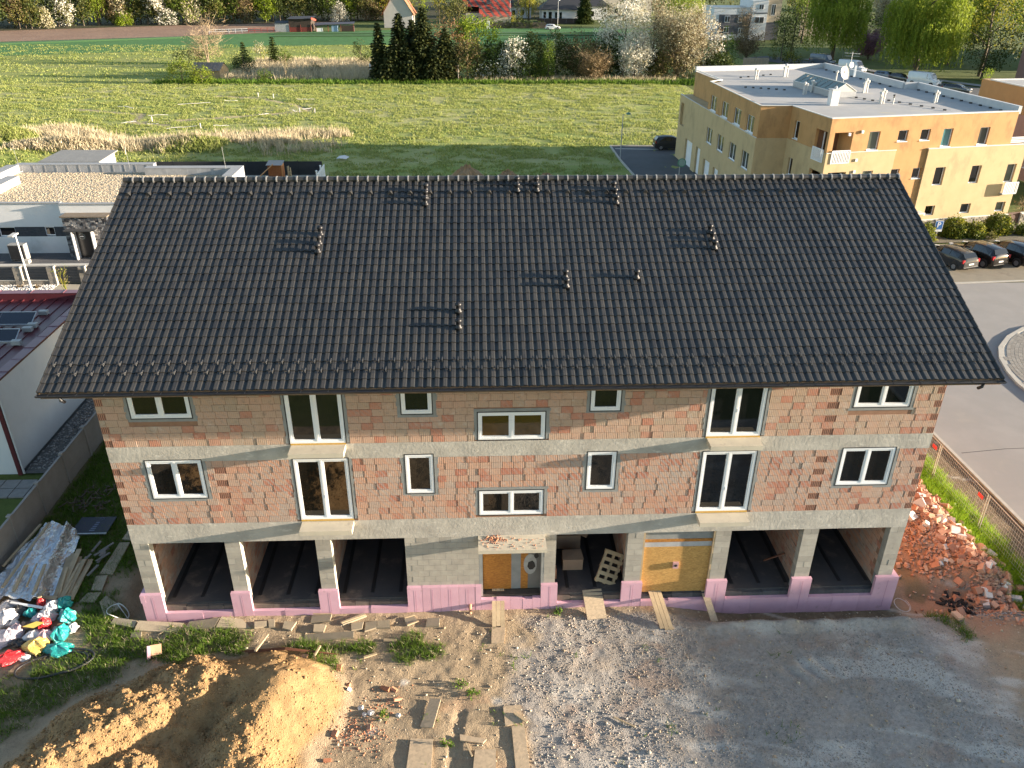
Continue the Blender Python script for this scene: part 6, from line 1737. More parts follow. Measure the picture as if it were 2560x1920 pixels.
wh = thing('white_bungalow', 'white bungalow with a dark hipped roof beyond the fields', 'house', (28, 287, 0))
b = MB(); b.box(21.8,34,285,295,0,4.2); b.build('wall', STUC_W, wh)
b = MB(); E4 = 4.2; b.poly([(20.8,284,E4),(35,284,E4),(30.5,290,8.3),(26,290,8.3)]); b.poly([(20.8,284,E4),(26,290,8.3),(20.8,296,E4)]); b.poly([(35,284,E4),(35,296,E4),(30.5,290,8.3)]); b.poly([(35,296,E4),(20.8,296,E4),(26,290,8.3),(30.5,290,8.3)]); b.build('roof', M('roof_slate', (0.028,0.03,0.036), (0.022,0.024,0.028), 2, 0.7), wh)
for (x, z0, z1, wd) in ((22.4,1.6,3.5,0.9), (24.2,0.9,3.5,1.1), (26.4,1.6,3.4,0.8), (28.0,1.4,3.4,0.8)):
    b = MB(); b.box(x,x+wd,284.93,284.99,z0,z1); b.build('window', GL_DARK, wh)
wb_ = thing('boundary_wall', 'dark brown boundary wall before the white bungalow', 'wall', (26, 281, 0))
b = MB()
for k in range(6): b.box(20+k*2.5,20+k*2.5+2.45,280.9,281.2,0,1.7)
b.build('wall', M('wall_darkbrown', (0.05,0.035,0.03), (0.04,0.03,0.025), 2, 0.9), wb_)
for i, (x, y, wd, dp, h_, rt, lab) in enumerate(((12,312,15,10,4,4.5,'dark-roofed house behind the red-striped roof'), (36,306,22,12,4.5,5,'long dark-roofed house right of the white bungalow'), (58,330,20,12,8,3,'pale house beyond the white blossom trees'))):
    hx = thing('far_house', lab, 'house', (x, y, 0))
    b = MB(); b.box(x-wd/2, x+wd/2, y-dp/2, y+dp/2, 0, h_); b.build('wall', STUC_W if i != 2 else MATS['wall_cream'], hx)
    b = MB(); b.poly([(x-wd/2-.8,y-dp/2-.8,h_),(x+wd/2+.8,y-dp/2-.8,h_),(x+wd/4,y,h_+rt),(x-wd/4,y,h_+rt)]); b.poly([(x+wd/2+.8,y-dp/2-.8,h_),(x+wd/2+.8,y+dp/2+.8,h_),(x+wd/4,y,h_+rt)]); b.poly([(x-wd/2-.8,y+dp/2+.8,h_),(x-wd/2-.8,y-dp/2-.8,h_),(x-wd/4,y,h_+rt)]); b.poly([(x+wd/2+.8,y+dp/2+.8,h_),(x-wd/2-.8,y+dp/2+.8,h_),(x-wd/4,y,h_+rt),(x+wd/4,y,h_+rt)]); b.build('roof', MATS['roof_slate'], hx)
    for k in range(4):
        b = MB(); b.box(x-wd/2+1.2+k*wd/4.5, x-wd/2+2.4+k*wd/4.5, y-dp/2-0.05, y-dp/2, 1.2, 2.8); b.build('window', GL_DARK, hx)
gh2 = thing('gable_house', 'pale house with a steep gable and orange verge behind the spruces', 'house', (-30, 270, 0))
b = MB(); b.poly([(-30.5,262,0),(-21.5,262,0),(-21.5,262,4.5),(-26,262,11.4),(-30.5,262,4.5)]); b.box(-30.5,-21.5,262.02,274,0,4.5); b.build('wall', M('wall_dust', (0.42,0.40,0.37), (0.37,0.35,0.33), 1, 0.9), gh2)
b = MB(); b.poly([(-31.3,261.6,3.6),(-31.3,275,3.6),(-26,275,11.7),(-26,261.6,11.7)]); b.poly([(-20.7,261.6,3.6),(-26,261.6,11.7),(-26,275,11.7),(-20.7,275,3.6)]); b.build('roof', M('roof_orange', (0.30,0.12,0.06), (0.26,0.10,0.05), 2, 0.8), gh2)
b = MB(); b.box(-26.6,-25.8,268,269,10,12.6); b.build('chimney', MATS['brick_plain'], gh2)
bn = thing('dark_barn', 'dark wooden barn with red base boards at the field edge', 'barn', (-54, 246, 0))
BWD = M('barn_wood', (0.05,0.035,0.025), (0.035,0.025,0.02), 1, 0.9, 0.2, 8); BRD = M('barn_red', (0.17,0.03,0.02), (0.13,0.025,0.018), 1, 0.8)
for k in range(14):
    b = MB(); b.cr = random.random(); b.box(-57.4+k*0.47,-57.4+k*0.47+0.455,245.6,245.7,1.3,3.5+0.02*k); b.build('board', BWD, bn)
b = MB(); b.box(-57.4,-50.8,245.75,252,0,3.5); b.build('wall', BWD, bn)
b = MB(); b.box(-57.4,-50.8,245.62,245.74,0,1.3); b.build('base_boards', BRD, bn)
for x in (-57.3,-54,-50.9):
    b = MB(); b.box(x-0.07,x+0.07,245.5,245.6,0,2.0); b.build('post', BRD, bn)
b = MB(); b.poly([(-57.9,245.2,3.6),(-50.6,245.2,3.6),(-50.0,252.5,4.0),(-57.9,252.5,3.9)]); b.build('roof', MATS['roof_slate'], bn)
b = MB(); b.bar((-50.6,245.3,3.8),(-49.4,246.2,3.2),0.5,0.5); b.build('roof_corner', M('corner_red', (0.45,0.07,0.04), (0.4,0.06,0.035), 2, 0.8), bn)
ms = thing('metal_shed', 'small grey corrugated shed left of the dark barn', 'shed', (-60, 246, 0))
for k in range(11):
    b = MB(); b.box(-61.6+k*0.38,-61.6+k*0.38+0.35,245.6,245.66+0.05*(k % 2),0,2.3); b.build('sheet_panel', ZINC, ms)
b = MB(); b.poly([(-61.8,245.4,2.35),(-57.5,245.4,2.35),(-57.5,249,2.9),(-61.8,249,2.9)]); b.box(-61.6,-57.6,245.7,249,0,2.3); b.build('roof', MATS['roof_slate'], ms)
lw_ = thing('lean_to', 'long low open lean-to with dark roof right of the barn', 'shed', (-44, 247, 0))
b = MB(); b.poly([(-50,245.6,2.0),(-38,246.4,2.3),(-38,249,2.7),(-50,248.4,2.4)]); b.poly([(-50,245.6,1.9),(-38,246.4,2.2),(-38,246.4,2.3),(-50,245.6,2.0)]); b.build('roof', M('leanto_roof', (0.07,0.07,0.09), (0.05,0.05,0.065), 2, 0.6), lw_)
b = MB(); b.box(-42,-38.2,247,248,0,1.6); b.build('wall', BWD, lw_)
for x in (-49.6,-46,-42.2,-38.3):
    b = MB(); b.box(x,x+0.15,246.4,246.55,0,2.05); b.build('post', BRD, lw_)
for x, z, cm in ((-48.6,1.0,WHITE), (-44.0,1.7,M('tarp_blue', (0.25,0.36,0.5), (0.2,0.3,0.42), 3, 0.6))):
    b = MB(); b.box(x-0.9,x+0.9,246.6,248,0,z); tag(b.build('stored_bale', cm), 'pale wrapped bale under the long lean-to' if x < -46 else 'blue covered bale under the long lean-to', 'bale')
pf_ = thing('paddock_fence', 'low red and grey rail fence left of the metal shed', 'fence', (-68, 245, 0))
for k in range(11):
    x = -79 + k*1.7; y = 237.5 + k*0.75
    b = MB(); b.box(x-0.06,x+0.06,y-0.06,y+0.06,0,1.3); b.build('post', BRD if k > 5 else ZINC, pf_)
    if k < 10:
        for z in (0.6, 1.15):
            b = MB(); b.bar((x,y,z),(x+1.7,y+0.75,z),0.05,0.1); b.build('rail', BRD if k > 5 else ZINC, pf_)
hu = thing('garden_hut', 'small hut with a grey corrugated roof behind the yellow-green bushes', 'hut', (-51, 143, 0))
b = MB(); b.poly([(-54.6,141.8,0),(-49.6,141.5,0),(-49.6,141.5,1.5),(-54.6,141.8,1.5)]); b.poly([(-49.6,141.5,0),(-48.7,144.5,0),(-48.7,144.5,1.6),(-49.1,143,2.6),(-49.6,141.5,1.5)]); b.build('wall', M('hut_wood', (0.44,0.31,0.17), (0.36,0.25,0.14), 2, 0.85), hu)
b = MB()
for k in range(18):
    xa = -55.0 + k*0.31; b.cr = random.random(); b.poly([(xa,141.2,1.45+0.05*(k%2)),(xa+0.3,141.2,1.45+0.05*((k+1)%2)),(xa+0.75,143.1,2.75+0.05*((k+1)%2)),(xa+0.45,143.1,2.75+0.05*(k%2))]); b.poly([(xa+0.45,143.1,2.75),(xa+0.75,143.1,2.75),(xa+0.9,144.9,1.5),(xa+0.6,144.9,1.5)])
b.build('roof', M('hut_roof', (0.20,0.165,0.145), (0.16,0.135,0.12), 2, 0.8, rnd=0.2), hu)
# ================================================================== vehicles
TYRE = M('tyre', (0.012,0.012,0.013), (0.02,0.02,0.02), 6, 0.9); RIM = M('rim', (0.28,0.28,0.29), (0.2,0.2,0.21), 8, 0.35, metal=0.5)
LRED = M('tail_red', (0.40,0.02,0.025), (0.32,0.015,0.02), 9, 0.25); LCLR = M('head_clear', (0.6,0.6,0.6), (0.5,0.5,0.5), 9, 0.15); PLATE = M('plate', (0.7,0.7,0.68), (0.62,0.62,0.6), 9, 0.5)
CGL = glassmat('car_glass', (0.016,0.018,0.019), 0.04); TRIM = M('car_trim', (0.015,0.015,0.016), (0.02,0.02,0.02), 6, 0.6)
CHR = M('car_chrome', (0.6,0.6,0.6), (0.5,0.5,0.5), 6, 0.15, metal=0.9)
def paint(name, col, rough=0.18):
    m = M(name, col, tuple(x*0.9 for x in col), 2, rough); m.node_tree.nodes['Principled BSDF'].inputs['Coat Weight'].default_value = 0.6; m.node_tree.nodes['Principled BSDF'].inputs['Coat Roughness'].default_value = 0.06; return m
# stations: (x along from rear, half width, sill z, belt z, roof z or None, roof half width)
KIND = {
 'wagon': dict(L=4.5, st=[(0.0,0.74,0.38,0.72,None,0),(0.06,0.80,0.30,0.90,None,0),(0.12,0.83,0.24,0.98,None,0),(0.50,0.86,0.22,1.00,1.42,0.60),(1.6,0.88,0.20,0.98,1.49,0.63),(2.35,0.88,0.20,0.96,1.47,0.63),(2.75,0.88,0.20,0.95,1.36,0.60),(3.30,0.87,0.21,0.93,None,0),(3.9,0.84,0.22,0.85,None,0),(4.35,0.76,0.26,0.70,None,0),(4.5,0.62,0.36,0.58,None,0)], wh=(0.78,3.62), wr=0.31, sides=((0.62,1.45),(1.52,2.25),(2.31,2.85))),
 'hatch': dict(L=4.3, st=[(0.0,0.74,0.40,0.75,None,0),(0.05,0.80,0.30,0.95,None,0),(0.10,0.84,0.24,1.04,None,0),(0.42,0.87,0.22,1.05,1.50,0.58),(1.4,0.89,0.20,1.02,1.60,0.64),(2.15,0.89,0.20,1.0,1.58,0.64),(2.6,0.89,0.20,0.98,1.44,0.60),(3.2,0.87,0.21,0.96,None,0),(3.8,0.84,0.22,0.88,None,0),(4.2,0.76,0.26,0.72,None,0),(4.3,0.62,0.36,0.6,None,0)], wh=(0.74,3.42), wr=0.32, sides=((0.55,1.15),(1.22,1.95),(2.01,2.7))),
 'van': dict(L=5.4, st=[(0.0,0.90,0.35,1.05,None,0),(0.03,0.95,0.28,1.15,2.15,0.82),(0.1,0.97,0.25,1.18,2.22,0.86),(2.2,0.98,0.24,1.18,2.26,0.88),(3.5,0.98,0.24,1.18,2.24,0.87),(3.95,0.97,0.24,1.16,2.10,0.80),(4.55,0.96,0.24,1.12,None,0),(5.0,0.92,0.25,0.98,None,0),(5.3,0.84,0.28,0.76,None,0),(5.4,0.7,0.36,0.62,None,0)], wh=(1.0,4.35), wr=0.34, sides=((3.4,4.05),)),
}
def vehicle(name, label, cat, kind, x, y, rz, pmat, scale=1.0, group=None, rails=False, z=0.02):
    K = KIND[kind]; t = thing(name, label, cat, (x, y, z), rz, group); t.scale = (scale,)*3
    st = K['st']; b = MB(); rings = []
    for (sx, hw, zs, zb, zr, rw) in st:
        if zr is None:
            pts = [(-hw, zs), (-hw*1.0, zs*0.4+zb*0.6), (-hw*0.97, zb), (-hw*0.55, zb+0.05), (0, zb+0.065), (hw*0.55, zb+0.05), (hw*0.97, zb), (hw, zs*0.4+zb*0.6), (hw, zs)]
        else:
            pts = [(-hw, zs), (-hw, zs*0.4+zb*0.6), (-hw*0.97, zb), (-rw, zr-0.05), (0, zr), (rw, zr-0.05), (hw*0.97, zb), (hw, zs*0.4+zb*0.6), (hw, zs)]
        rings.append([b.V((sx - K['L']/2, p[0], p[1])) for p in pts])
    for k in range(len(rings)-1):
        for j in range(8): b.F([rings[k][j], rings[k][j+1], rings[k+1][j+1], rings[k+1][j]][::-1])
    b.F(rings[0]); b.F(rings[-1][::-1])
    body = b.build('body', pmat, t, local=True, smooth=False)
    me = body.data; me.polygons.foreach_set('use_smooth', [True]*len(me.polygons))
    md = body.modifiers.new('edge', 'BEVEL'); md.width = 0.03; md.segments = 2; md.limit_method = 'ANGLE'; md.angle_limit = R(25)
    def at(sx):
        for k in range(len(st)-1):
            if st[k][0] <= sx <= st[k+1][0]:
                f = (sx-st[k][0])/(st[k+1][0]-st[k][0]); A_, B_ = st[k], st[k+1]
                zr = None if A_[4] is None and B_[4] is None else ((A_[4] or A_[3]+0.06)*(1-f) + (B_[4] or B_[3]+0.06)*f)
                rw = (A_[5] or A_[1]*0.55)*(1-f) + (B_[5] or B_[1]*0.55)*f
                return [A_[i]*(1-f)+B_[i]*f for i in range(4)] + [zr, rw]
    for s_ in (-1, 1):
        for (u0, u1) in K['sides']:
            b = MB(); q = []
            for (u, lo, hi) in ((u0, 0.10, 0.86), (u1, 0.10, 0.86)):
                a = at(u); hw, zb, zr, rw = a[1]*0.97, a[3], a[4] - 0.05, a[5]
                for f in (lo, hi): q.append(((u - K['L']/2), s_*(hw*(1-f)+rw*f + 0.012), zb*(1-f)+zr*f + 0.004))
            b.poly([q[0], q[2], q[3], q[1]] if s_ < 0 else [q[0], q[1], q[3], q[2]]); b.build('side_window', CGL, t, local=True)
    # windscreen and rear window over the sloping stations
    ks = [k for k in range(len(st)-1) if st[k][4] is not None and st[k+1][4] is None][0]
    kr = [k for k in range(len(st)-1) if st[k][4] is None and st[k+1][4] is not None][0]
    for nm, (A_, B_) in (('windscreen', (st[ks], st[ks+1])), ('rear_window', (st[kr+1], st[kr]))):
        b = MB(); q = []
        dx = 0.02 if nm == 'windscreen' else -0.02
        for f in (0.08, 0.86):
            xx = A_[0]*(1-f)+B_[0]*f; zz = (A_[4]-0.02)*(1-f) + (B_[3]+0.05)*f; hw = (A_[5]*0.95)*(1-f) + (B_[1]*0.80)*f
            q.append([(xx-K['L']/2+dx, s_*hw, zz+0.014) for s_ in (-1, 1)])
        b.poly([q[0][0], q[1][0], q[1][1], q[0][1]] if nm == 'windscreen' else [q[0][1], q[1][1], q[1][0], q[0][0]])
        if kind != 'van' or nm == 'windscreen': b.build(nm, CGL, t, local=True)
    for wx in K['wh']:
        for s_ in (-1, 1):
            b = MB(); r_ = K['wr']
            b.tube([(0, -0.11, 0), (0, 0.11, 0)], r_, 16); o = b.build('wheel', TYRE, t, local=True); o.location = (wx-K['L']/2, s_*(st[4][1]-0.08), r_-0.02)
            b = MB(); b.tube([(0, s_*0.112, 0), (0, s_*0.122, 0)], r_*0.62, 10); b.build('rim', RIM, o, local=True)
            b = MB()
            b.tube([(wx-K['L']/2, s_*(st[4][1]-0.005), r_), (wx-K['L']/2, s_*(st[4][1]+0.006), r_)], r_*1.18, 16); b.build('wheel_arch', TRIM, t, local=True)
    L_ = K['L']; a0, a1 = st[2], st[-3]
    for s_ in (-1, 1):
        b = MB(); b.obox((-L_/2+0.10, s_*(a0[1]-0.08), a0[3]-0.12), (0.12, 0.2, 0.26)); b.build('tail_light', LRED, t, local=True)
        b = MB(); b.obox((a1[0]-L_/2+0.26, s_*(a1[1]-0.16), a1[3]-0.08), (0.3, 0.26, 0.13), Matrix.Rotation(-s_*0.35, 3, 'Z')); b.build('headlight', LCLR, t, local=True)
        b = MB(); b.obox((st[6][0]+0.25-L_/2 if kind != 'van' else 4.2-L_/2, s_*(st[6][1]+0.08), st[6][3]+0.06), (0.12, 0.16, 0.12)); b.build('mirror', pmat, t, local=True)
    b = MB(); b.obox((-L_/2+0.005, 0, 0.62), (0.05, 0.5, 0.12)); b.build('number_plate', PLATE, t, local=True)
    b = MB(); b.obox((-L_/2+0.0, 0, 0.40), (0.1, 1.45, 0.06)); b.build('bumper_strip', CHR if rails else TRIM, t, local=True)
    b = MB(); b.obox((L_/2-0.03, 0, 0.45), (0.12, 0.9, 0.16)); b.build('grille', TRIM, t, local=True)
    if rails:
        for s_ in (-1, 1):
            b = MB(); b.tube([(0.7-L_/2, s_*0.56, st[4][4]-0.02), (2.4-L_/2, s_*0.56, st[4][4]-0.03)], 0.02, 5); b.build('roof_rail', TRIM, t, local=True)
    return t
BLK = paint('paint_black', (0.010,0.009,0.009)); BLK2 = paint('paint_black_brown', (0.014,0.011,0.010)); DGR = paint('paint_darkgrey', (0.03,0.035,0.045)); WHT = paint('paint_white2', (0.62,0.63,0.65)); GRYB = paint('paint_bluegrey', (0.075,0.095,0.13)); SILB = paint('paint_silverblue', (0.14,0.18,0.24))
vehicle('parked_estate_car', 'black estate car with tan reflections, nearest our roof in the parking bay', 'car', 'wagon', 35.0, 36.4, R(108), BLK, 0.97, 'cars parked in the bay', True)
vehicle('parked_hatchback', 'tall black car with red lamps, second in the parking bay', 'car', 'hatch', 37.6, 36.9, R(108), BLK2, 1.02, 'cars parked in the bay')
vehicle('parked_hatchback', 'dark brown-black car cut by the picture edge in the parking bay', 'car', 'hatch', 40.3, 37.0, R(108), BLK2, 1.02, 'cars parked in the bay')
vehicle('parked_car', 'black car parked in the shaded car park behind the roof ridge', 'car', 'hatch', 22.2, 77.6, R(0), BLK, 1.0, None, False, 0.22)
vehicle('blue_grey_van', 'dark blue-grey van parked under the willows', 'van', 'van', 74.6, 164.5, R(-52), GRYB, 1.0, 'vehicles along the side street')
vehicle('white_van', 'white van parked left of the big willow', 'van', 'van', 76.0, 152.0, R(-58), WHT, 1.06, 'vehicles along the side street')
vehicle('parked_car', 'silver-blue estate car behind the willow trunk', 'car', 'wagon', 78.3, 141.5, R(-55), SILB, 1.0, 'vehicles along the side street')
vehicle('parked_car', 'grey car between the willow trunk and the white van', 'car', 'hatch', 79.6, 138.2, R(-55), DGR, 0.95, 'vehicles along the side street')
vehicle('white_van', 'white high-roofed van parked right of the willow trunk', 'van', 'van', 81.5, 132.8, R(-52), WHT, 1.06, 'vehicles along the side street')
vehicle('parked_car', 'dark grey-blue car at the right end of the side street row', 'car', 'wagon', 82.8, 123.6, R(-50), DGR, 1.05, 'vehicles along the side street')
vehicle('white_car', 'white car parked by the hedge beyond the fields', 'car', 'wagon', 23.2, 256.9, R(0), WHT, 1.08)
# parking sign
ps = thing('parking_sign', 'blue parking sign with a white P before the stone plinth', 'road sign', (36.9, 41.9, 0))
b = MB(); b.tube([(36.9,41.9,0), (36.9,41.9,1.75)], 0.03, 8); b.build('post', ZINC, ps)
SBL = M('sign_blue', (0.02,0.14,0.42), (0.018,0.12,0.38), 5, 0.5)
b = MB(); b.box(36.56,37.24,41.83,41.86,0.82,1.74); pl_ = b.build('plate', WHITE, ps)
b = MB(); b.box(36.6,37.2,41.822,41.829,1.04,1.70); b.box(36.6,37.2,41.822,41.829,0.98,1.0); b.build('blue_field', SBL, pl_)
def letters(txt, size, loc, rot, mat_, parent, name='lettering', ext=0.003, align='CENTER'):
    cu = bpy.data.curves.new(name, 'FONT'); cu.body = txt; cu.size = size; cu.extrude = ext; cu.align_x = align; cu.align_y = 'CENTER'; cu.resolution_u = 2
    o = bpy.data.objects.new(name, cu); COL.objects.link(o); cu.materials.append(mat_)
    o.rotation_euler = rot; o.location = Vector(loc) - base_of(parent); o.parent = parent; return o
o = letters('P', 0.62, (36.88, 41.816, 1.38), (R(90), 0, 0), WHITE, pl_); o.data.offset = 0.012
for i, (x, y, tx, h_, lab) in enumerate(((15.08,72.0,0.6,5.2,'tall street lamp with a green head at the car park corner'), (85.15,178.9,0.2,7.2,'slim street lamp left of the pink blossoming tree'), (26.3,272.8,0.3,7.6,'white street lamp before the white bungalow'), (10.6,280,0.2,8.5,'street lamp at the right edge of the red-striped roof'))):
    t = thing('street_lamp', lab, 'street lamp', (x, y, 0), 0, 'street lamps beyond the ridge')
    b = MB(); b.tube([(x,y,0), (x,y,h_)], [0.07, 0.045], 8); b.build('pole', ZINC if i < 2 else MATS['lamp_white'], t)
    b = MB(); b.bar((x,y,h_), (x+tx,y,h_+0.08), 0.05); b.lathe((x+tx,y,h_), [(0.05,-0.02), (0.28,0.0), (0.24,0.12), (0.0,0.26)], 10); b.build('lamp_head', M('lamp_green', (0.04,0.16,0.13), (0.035,0.13,0.11), 4, 0.4) if i == 0 else MATS['lamp_white'], t)
mr = thing('traffic_mirror', 'round green-backed traffic mirror beyond the ridge', 'traffic mirror', (18.4, 56.5, 0))
b = MB(); b.tube([(18.25,56.5,0), (18.25,56.5,3.4)], 0.045, 8); b.build('post', ZINC, mr)
b = MB(); b.tube([(18.4,56.45,3.3), (18.4,56.4,3.3)], 0.42, 16); b.build('back_disc', M('mirror_green', (0.05,0.22,0.14), (0.04,0.19,0.12), 5, 0.5), mr)
b = MB(); b.tube([(18.4,56.39,3.3), (18.4,56.38,3.3)], 0.34, 16); b.build('rim', M('mirror_pale', (0.25,0.36,0.32), (0.2,0.3,0.27), 5, 0.4), mr)

# ================================================================== mesh fence at the right of the plot
mf = thing('mesh_fence', 'wire mesh site fence between the rubble heap and the street', 'fence', (19.05, 5, 0))
GALV = M('galvanised', (0.44,0.40,0.32), (0.36,0.33,0.27), 6, 0.5)
FY = [-3.9, -0.1, 3.72, 7.5, 11.3, 15.1]
for i in range(len(FY)):
    for o_ in (-0.06, 0.06):
        b = MB(); b.tube([(19.05, FY[i]+o_, 0.0), (19.05, FY[i]+o_, 1.86)], 0.022, 6); b.build('post', GALV, mf)
    b = MB(); b.box(18.85,19.3,FY[i]-0.13,FY[i]+0.13,-0.02,0.12); b.build('foot_block', M('foot_block', (0.30,0.29,0.27),(0.25,0.24,0.23),4,0.9), mf)
    if i < len(FY)-1:
        b = MB(); b.tube([(19.05,FY[i]+0.06,1.84), (19.05,FY[i+1]-0.06,1.84)], 0.02, 6); b.tube([(19.05,FY[i]+0.06,0.14), (19.05,FY[i+1]-0.06,0.14)], 0.02, 6); b.build('rail', GALV, mf)
        b = MB()
        for y in np.arange(FY[i]+0.2, FY[i+1]-0.05, 0.13): b.bar((19.05,y,0.15), (19.05,y,1.83), 0.006)
        for z in np.arange(0.3, 1.83, 0.2): b.bar((19.05,FY[i]+0.06,z), (19.05,FY[i+1]-0.06,z), 0.006)
        b.build('wire_mesh', GALV, mf)
RTG = M('tag_red', (0.70,0.05,0.04), (0.6,0.04,0.035), 5, 0.6)
for y in (7.9, 4.15):
    b = MB(); b.obox((19.03, y, 1.50), (0.02, 0.34, 0.16)); b.build('red_tag', RTG, mf)
# ================================================================== vegetation
# row of trees across the meadow
G1 = 'trees in the row across the meadow'
spruce('spruce', 'slim dark spruce at the left end of the dark group', 'tree', -19.2, 138.2, 10.2, 2.3, G1, dens=1.5, leaf=0.42)
spruce('spruce', 'tall dark spruce, second from the left of the dark group', 'tree', -15.4, 138.4, 11.9, 3.5, G1, dens=1.5, leaf=0.42)
spruce('spruce', 'shorter spruce between the two tallest spruces', 'tree', -13.2, 141.0, 10.6, 3.2, G1, dens=1.4, leaf=0.42)
spruce('spruce', 'tallest spruce with a thin pointed top', 'tree', -11.0, 138.4, 12.8, 3.5, G1, dens=1.5, leaf=0.42)
spruce('spruce', 'broad spruce at the right end of the dark group', 'tree', -7.0, 138.2, 9.4, 3.6, G1, dens=1.5, leaf=0.42)
spruce('spruce', 'low young spruce in front of the dark group', 'tree', -9.2, 136.6, 6.0, 2.8, G1, dens=1.4, leaf=0.4)
spruce('spruce', 'small spruce at the foot of the slim dark spruce', 'tree', -17.4, 136.7, 5.6, 2.8, G1, dens=1.4, leaf=0.4)
spruce('spruce', 'young spruce in the gap before the tallest spruces', 'tree', -13.2, 136.6, 5.6, 2.8, G1, dens=1.4, leaf=0.4)
plant('russet_tree', 'russet-brown budding tree behind the broad spruce', 'tree', -6.8, 142.5, 10.6, 4.6, 'russet', 3.5, 'round', 230, 15, 0.30, 0.4, 0.6, 0.15, G1, mix=('olive', 0.3))
plant('green_tree', 'bright green leafing tree right of the russet tree', 'tree', -1.2, 143.5, 10.8, 4.8, 'bright', 3.5, 'round', 300, 16, 0.34, 0.42, 1.0, 0.16, G1)
plant('brown_shrub', 'brown budding shrub in front of the green tree', 'shrub', -3.0, 139.2, 8.8, 3.5, 'brown', 3, 'bush', 260, 15, 0.26, 0.36, 0.1, 0.12, G1, mix=('olive', 0.35), lumps=6)
def blossom(name, label, cat, x, y, h, rx, kind, n_, frac_brown, group, ry=None, leaf=0.3, h0=0.2, back='brown'):
    return plant(name, label, cat, x, y, h, rx, back, ry or rx*0.75, 'round', n_, 15, leaf, 0.42, h0, 0.2, group, mix=(kind, 1 - frac_brown), lumps=7, limbn=10)
blossom('blossom_bush', 'white blossoming bush in the middle of the hedge row', 'bush', 5.3, 139, 8.0, 3.1, 'white', 190, 0.42, G1, back='dark')
plant('low_blossom_bush', 'low green bush sprinkled with white blossom', 'bush', 0.9, 138.3, 3.4, 3.6, 'dark', 1.6, 'bush', 150, 14, 0.26, 0.3, 0, 0.08, G1, mix=('white', 0.22))
plant('low_green_bush', 'low dark green bush right of the white blossoming bush', 'bush', 8.6, 138.0, 4.2, 3.0, 'dark', 1.8, 'bush', 170, 14, 0.28, 0.3, 0, 0.08, G1, mix=('green', 0.35))
plant('dark_shrub', 'dark round shrub with yellowish top', 'shrub', 9.3, 141, 8.4, 3.4, 'dark', 2.8, 'bush', 230, 15, 0.32, 0.4, 0.1, 0.12, G1, mix=('olive', 0.3))
plant('grey_green_shrub', 'grey-green shrub flecked with white behind the slim green column', 'shrub', 13.8, 141, 8.8, 3.8, 'dark', 3.0, 'bush', 240, 15, 0.32, 0.4, 0.1, 0.12, G1, mix=('cream', 0.2))
plant('column_tree', 'slim bright green column tree in the hedge row', 'tree', 12.0, 137.6, 7.2, 1.1, 'green', 1.0, 'column', 110, 15, 0.24, 0.24, 0.3, 0.07, G1)
plant('brown_tree', 'brown leafless-looking tree left of the big white blossom', 'tree', 18.6, 140.6, 9.6, 4.6, 'brown', 3.5, 'bush', 330, 15, 0.26, 0.4, 0.1, 0.18, G1, mix=('dark', 0.35), lumps=6)
twiggy('brown_undergrowth', 'brown thicket under the leafless-looking tree', 'shrub', 20.6, 138.6, 5.4, 4.2, 'twig', 2600, G1, ('brown', 0.8, 3), 7, 0.025, 0, BARK, 0.22)
blossom('white_blossom_tree', 'big white blossoming tree, tallest of the hedge row', 'tree', 27.0, 143.2, 14.2, 6.0, 'white', 520, 0.14, G1, 4.5, 0.34, back='cream')
blossom('white_cascade_bush', 'white blossom bush hanging low before the tallest blossoming tree', 'bush', 28.6, 139.6, 8.4, 3.6, 'white', 280, 0.16, G1, 2.4, 0.3, 0.1, 'cream')
blossom('pink_white_tree', 'pinkish white blossoming tree between the two biggest blossom trees', 'tree', 33.4, 147, 13.8, 4.4, 'cream', 260, 0.35, G1, 3.5, 0.34)
twiggy('cream_blossom_tree', 'wide cream blossoming tree with many bare branches', 'tree', 37.2, 141.0, 13.8, 6.6, 'brown', 4200, G1, ('cream', 0.65, 5), 8, 0.03, 0, BARKL, 0.26)
plant('brown_thicket', 'brown thicket under the cream blossoming tree', 'shrub', 36.0, 139.5, 6.0, 5.4, 'brown', 2.4, 'bush', 260, 14, 0.28, 0.4, 0, 0.1, G1, mix=('olive', 0.4))
blossom('cream_shrub', 'creamy white shrub at the right end of the hedge row', 'shrub', 41.8, 142.0, 10.8, 4.4, 'white', 260, 0.5, G1, 3.2, 0.3)
plant('yellow_bush', 'small yellow-green bush at the right foot of the cream tree', 'bush', 41.2, 134.5, 1.9, 1.4, 'yellowgreen', 1.2, 'bush', 60, 12, 0.22, 0.22, 0, 0.05, G1)
for i, (x, y, h, rx, k) in enumerate(((16.2,143,6.5,3.6,'dark'), (23.4,143,8.0,4.2,'dark'), (31.6,141.5,5.4,3.6,'dark'), (44.5,140,4.8,3.4,'dark'), (2.4,142.5,7.0,4.0,'dark'))):
    plant('dark_thicket', ['dark thicket behind the slim column tree', 'dark thicket left of the big white tree', 'low dark thicket under the pinkish tree', 'dark thicket at the meadow corner near the yellow house', 'dark thicket behind the low white bush'][i], 'shrub', x, y, h, rx, k, 2.4, 'bush', 210, 14, 0.36, 0.45, 0, 0.1, G1)
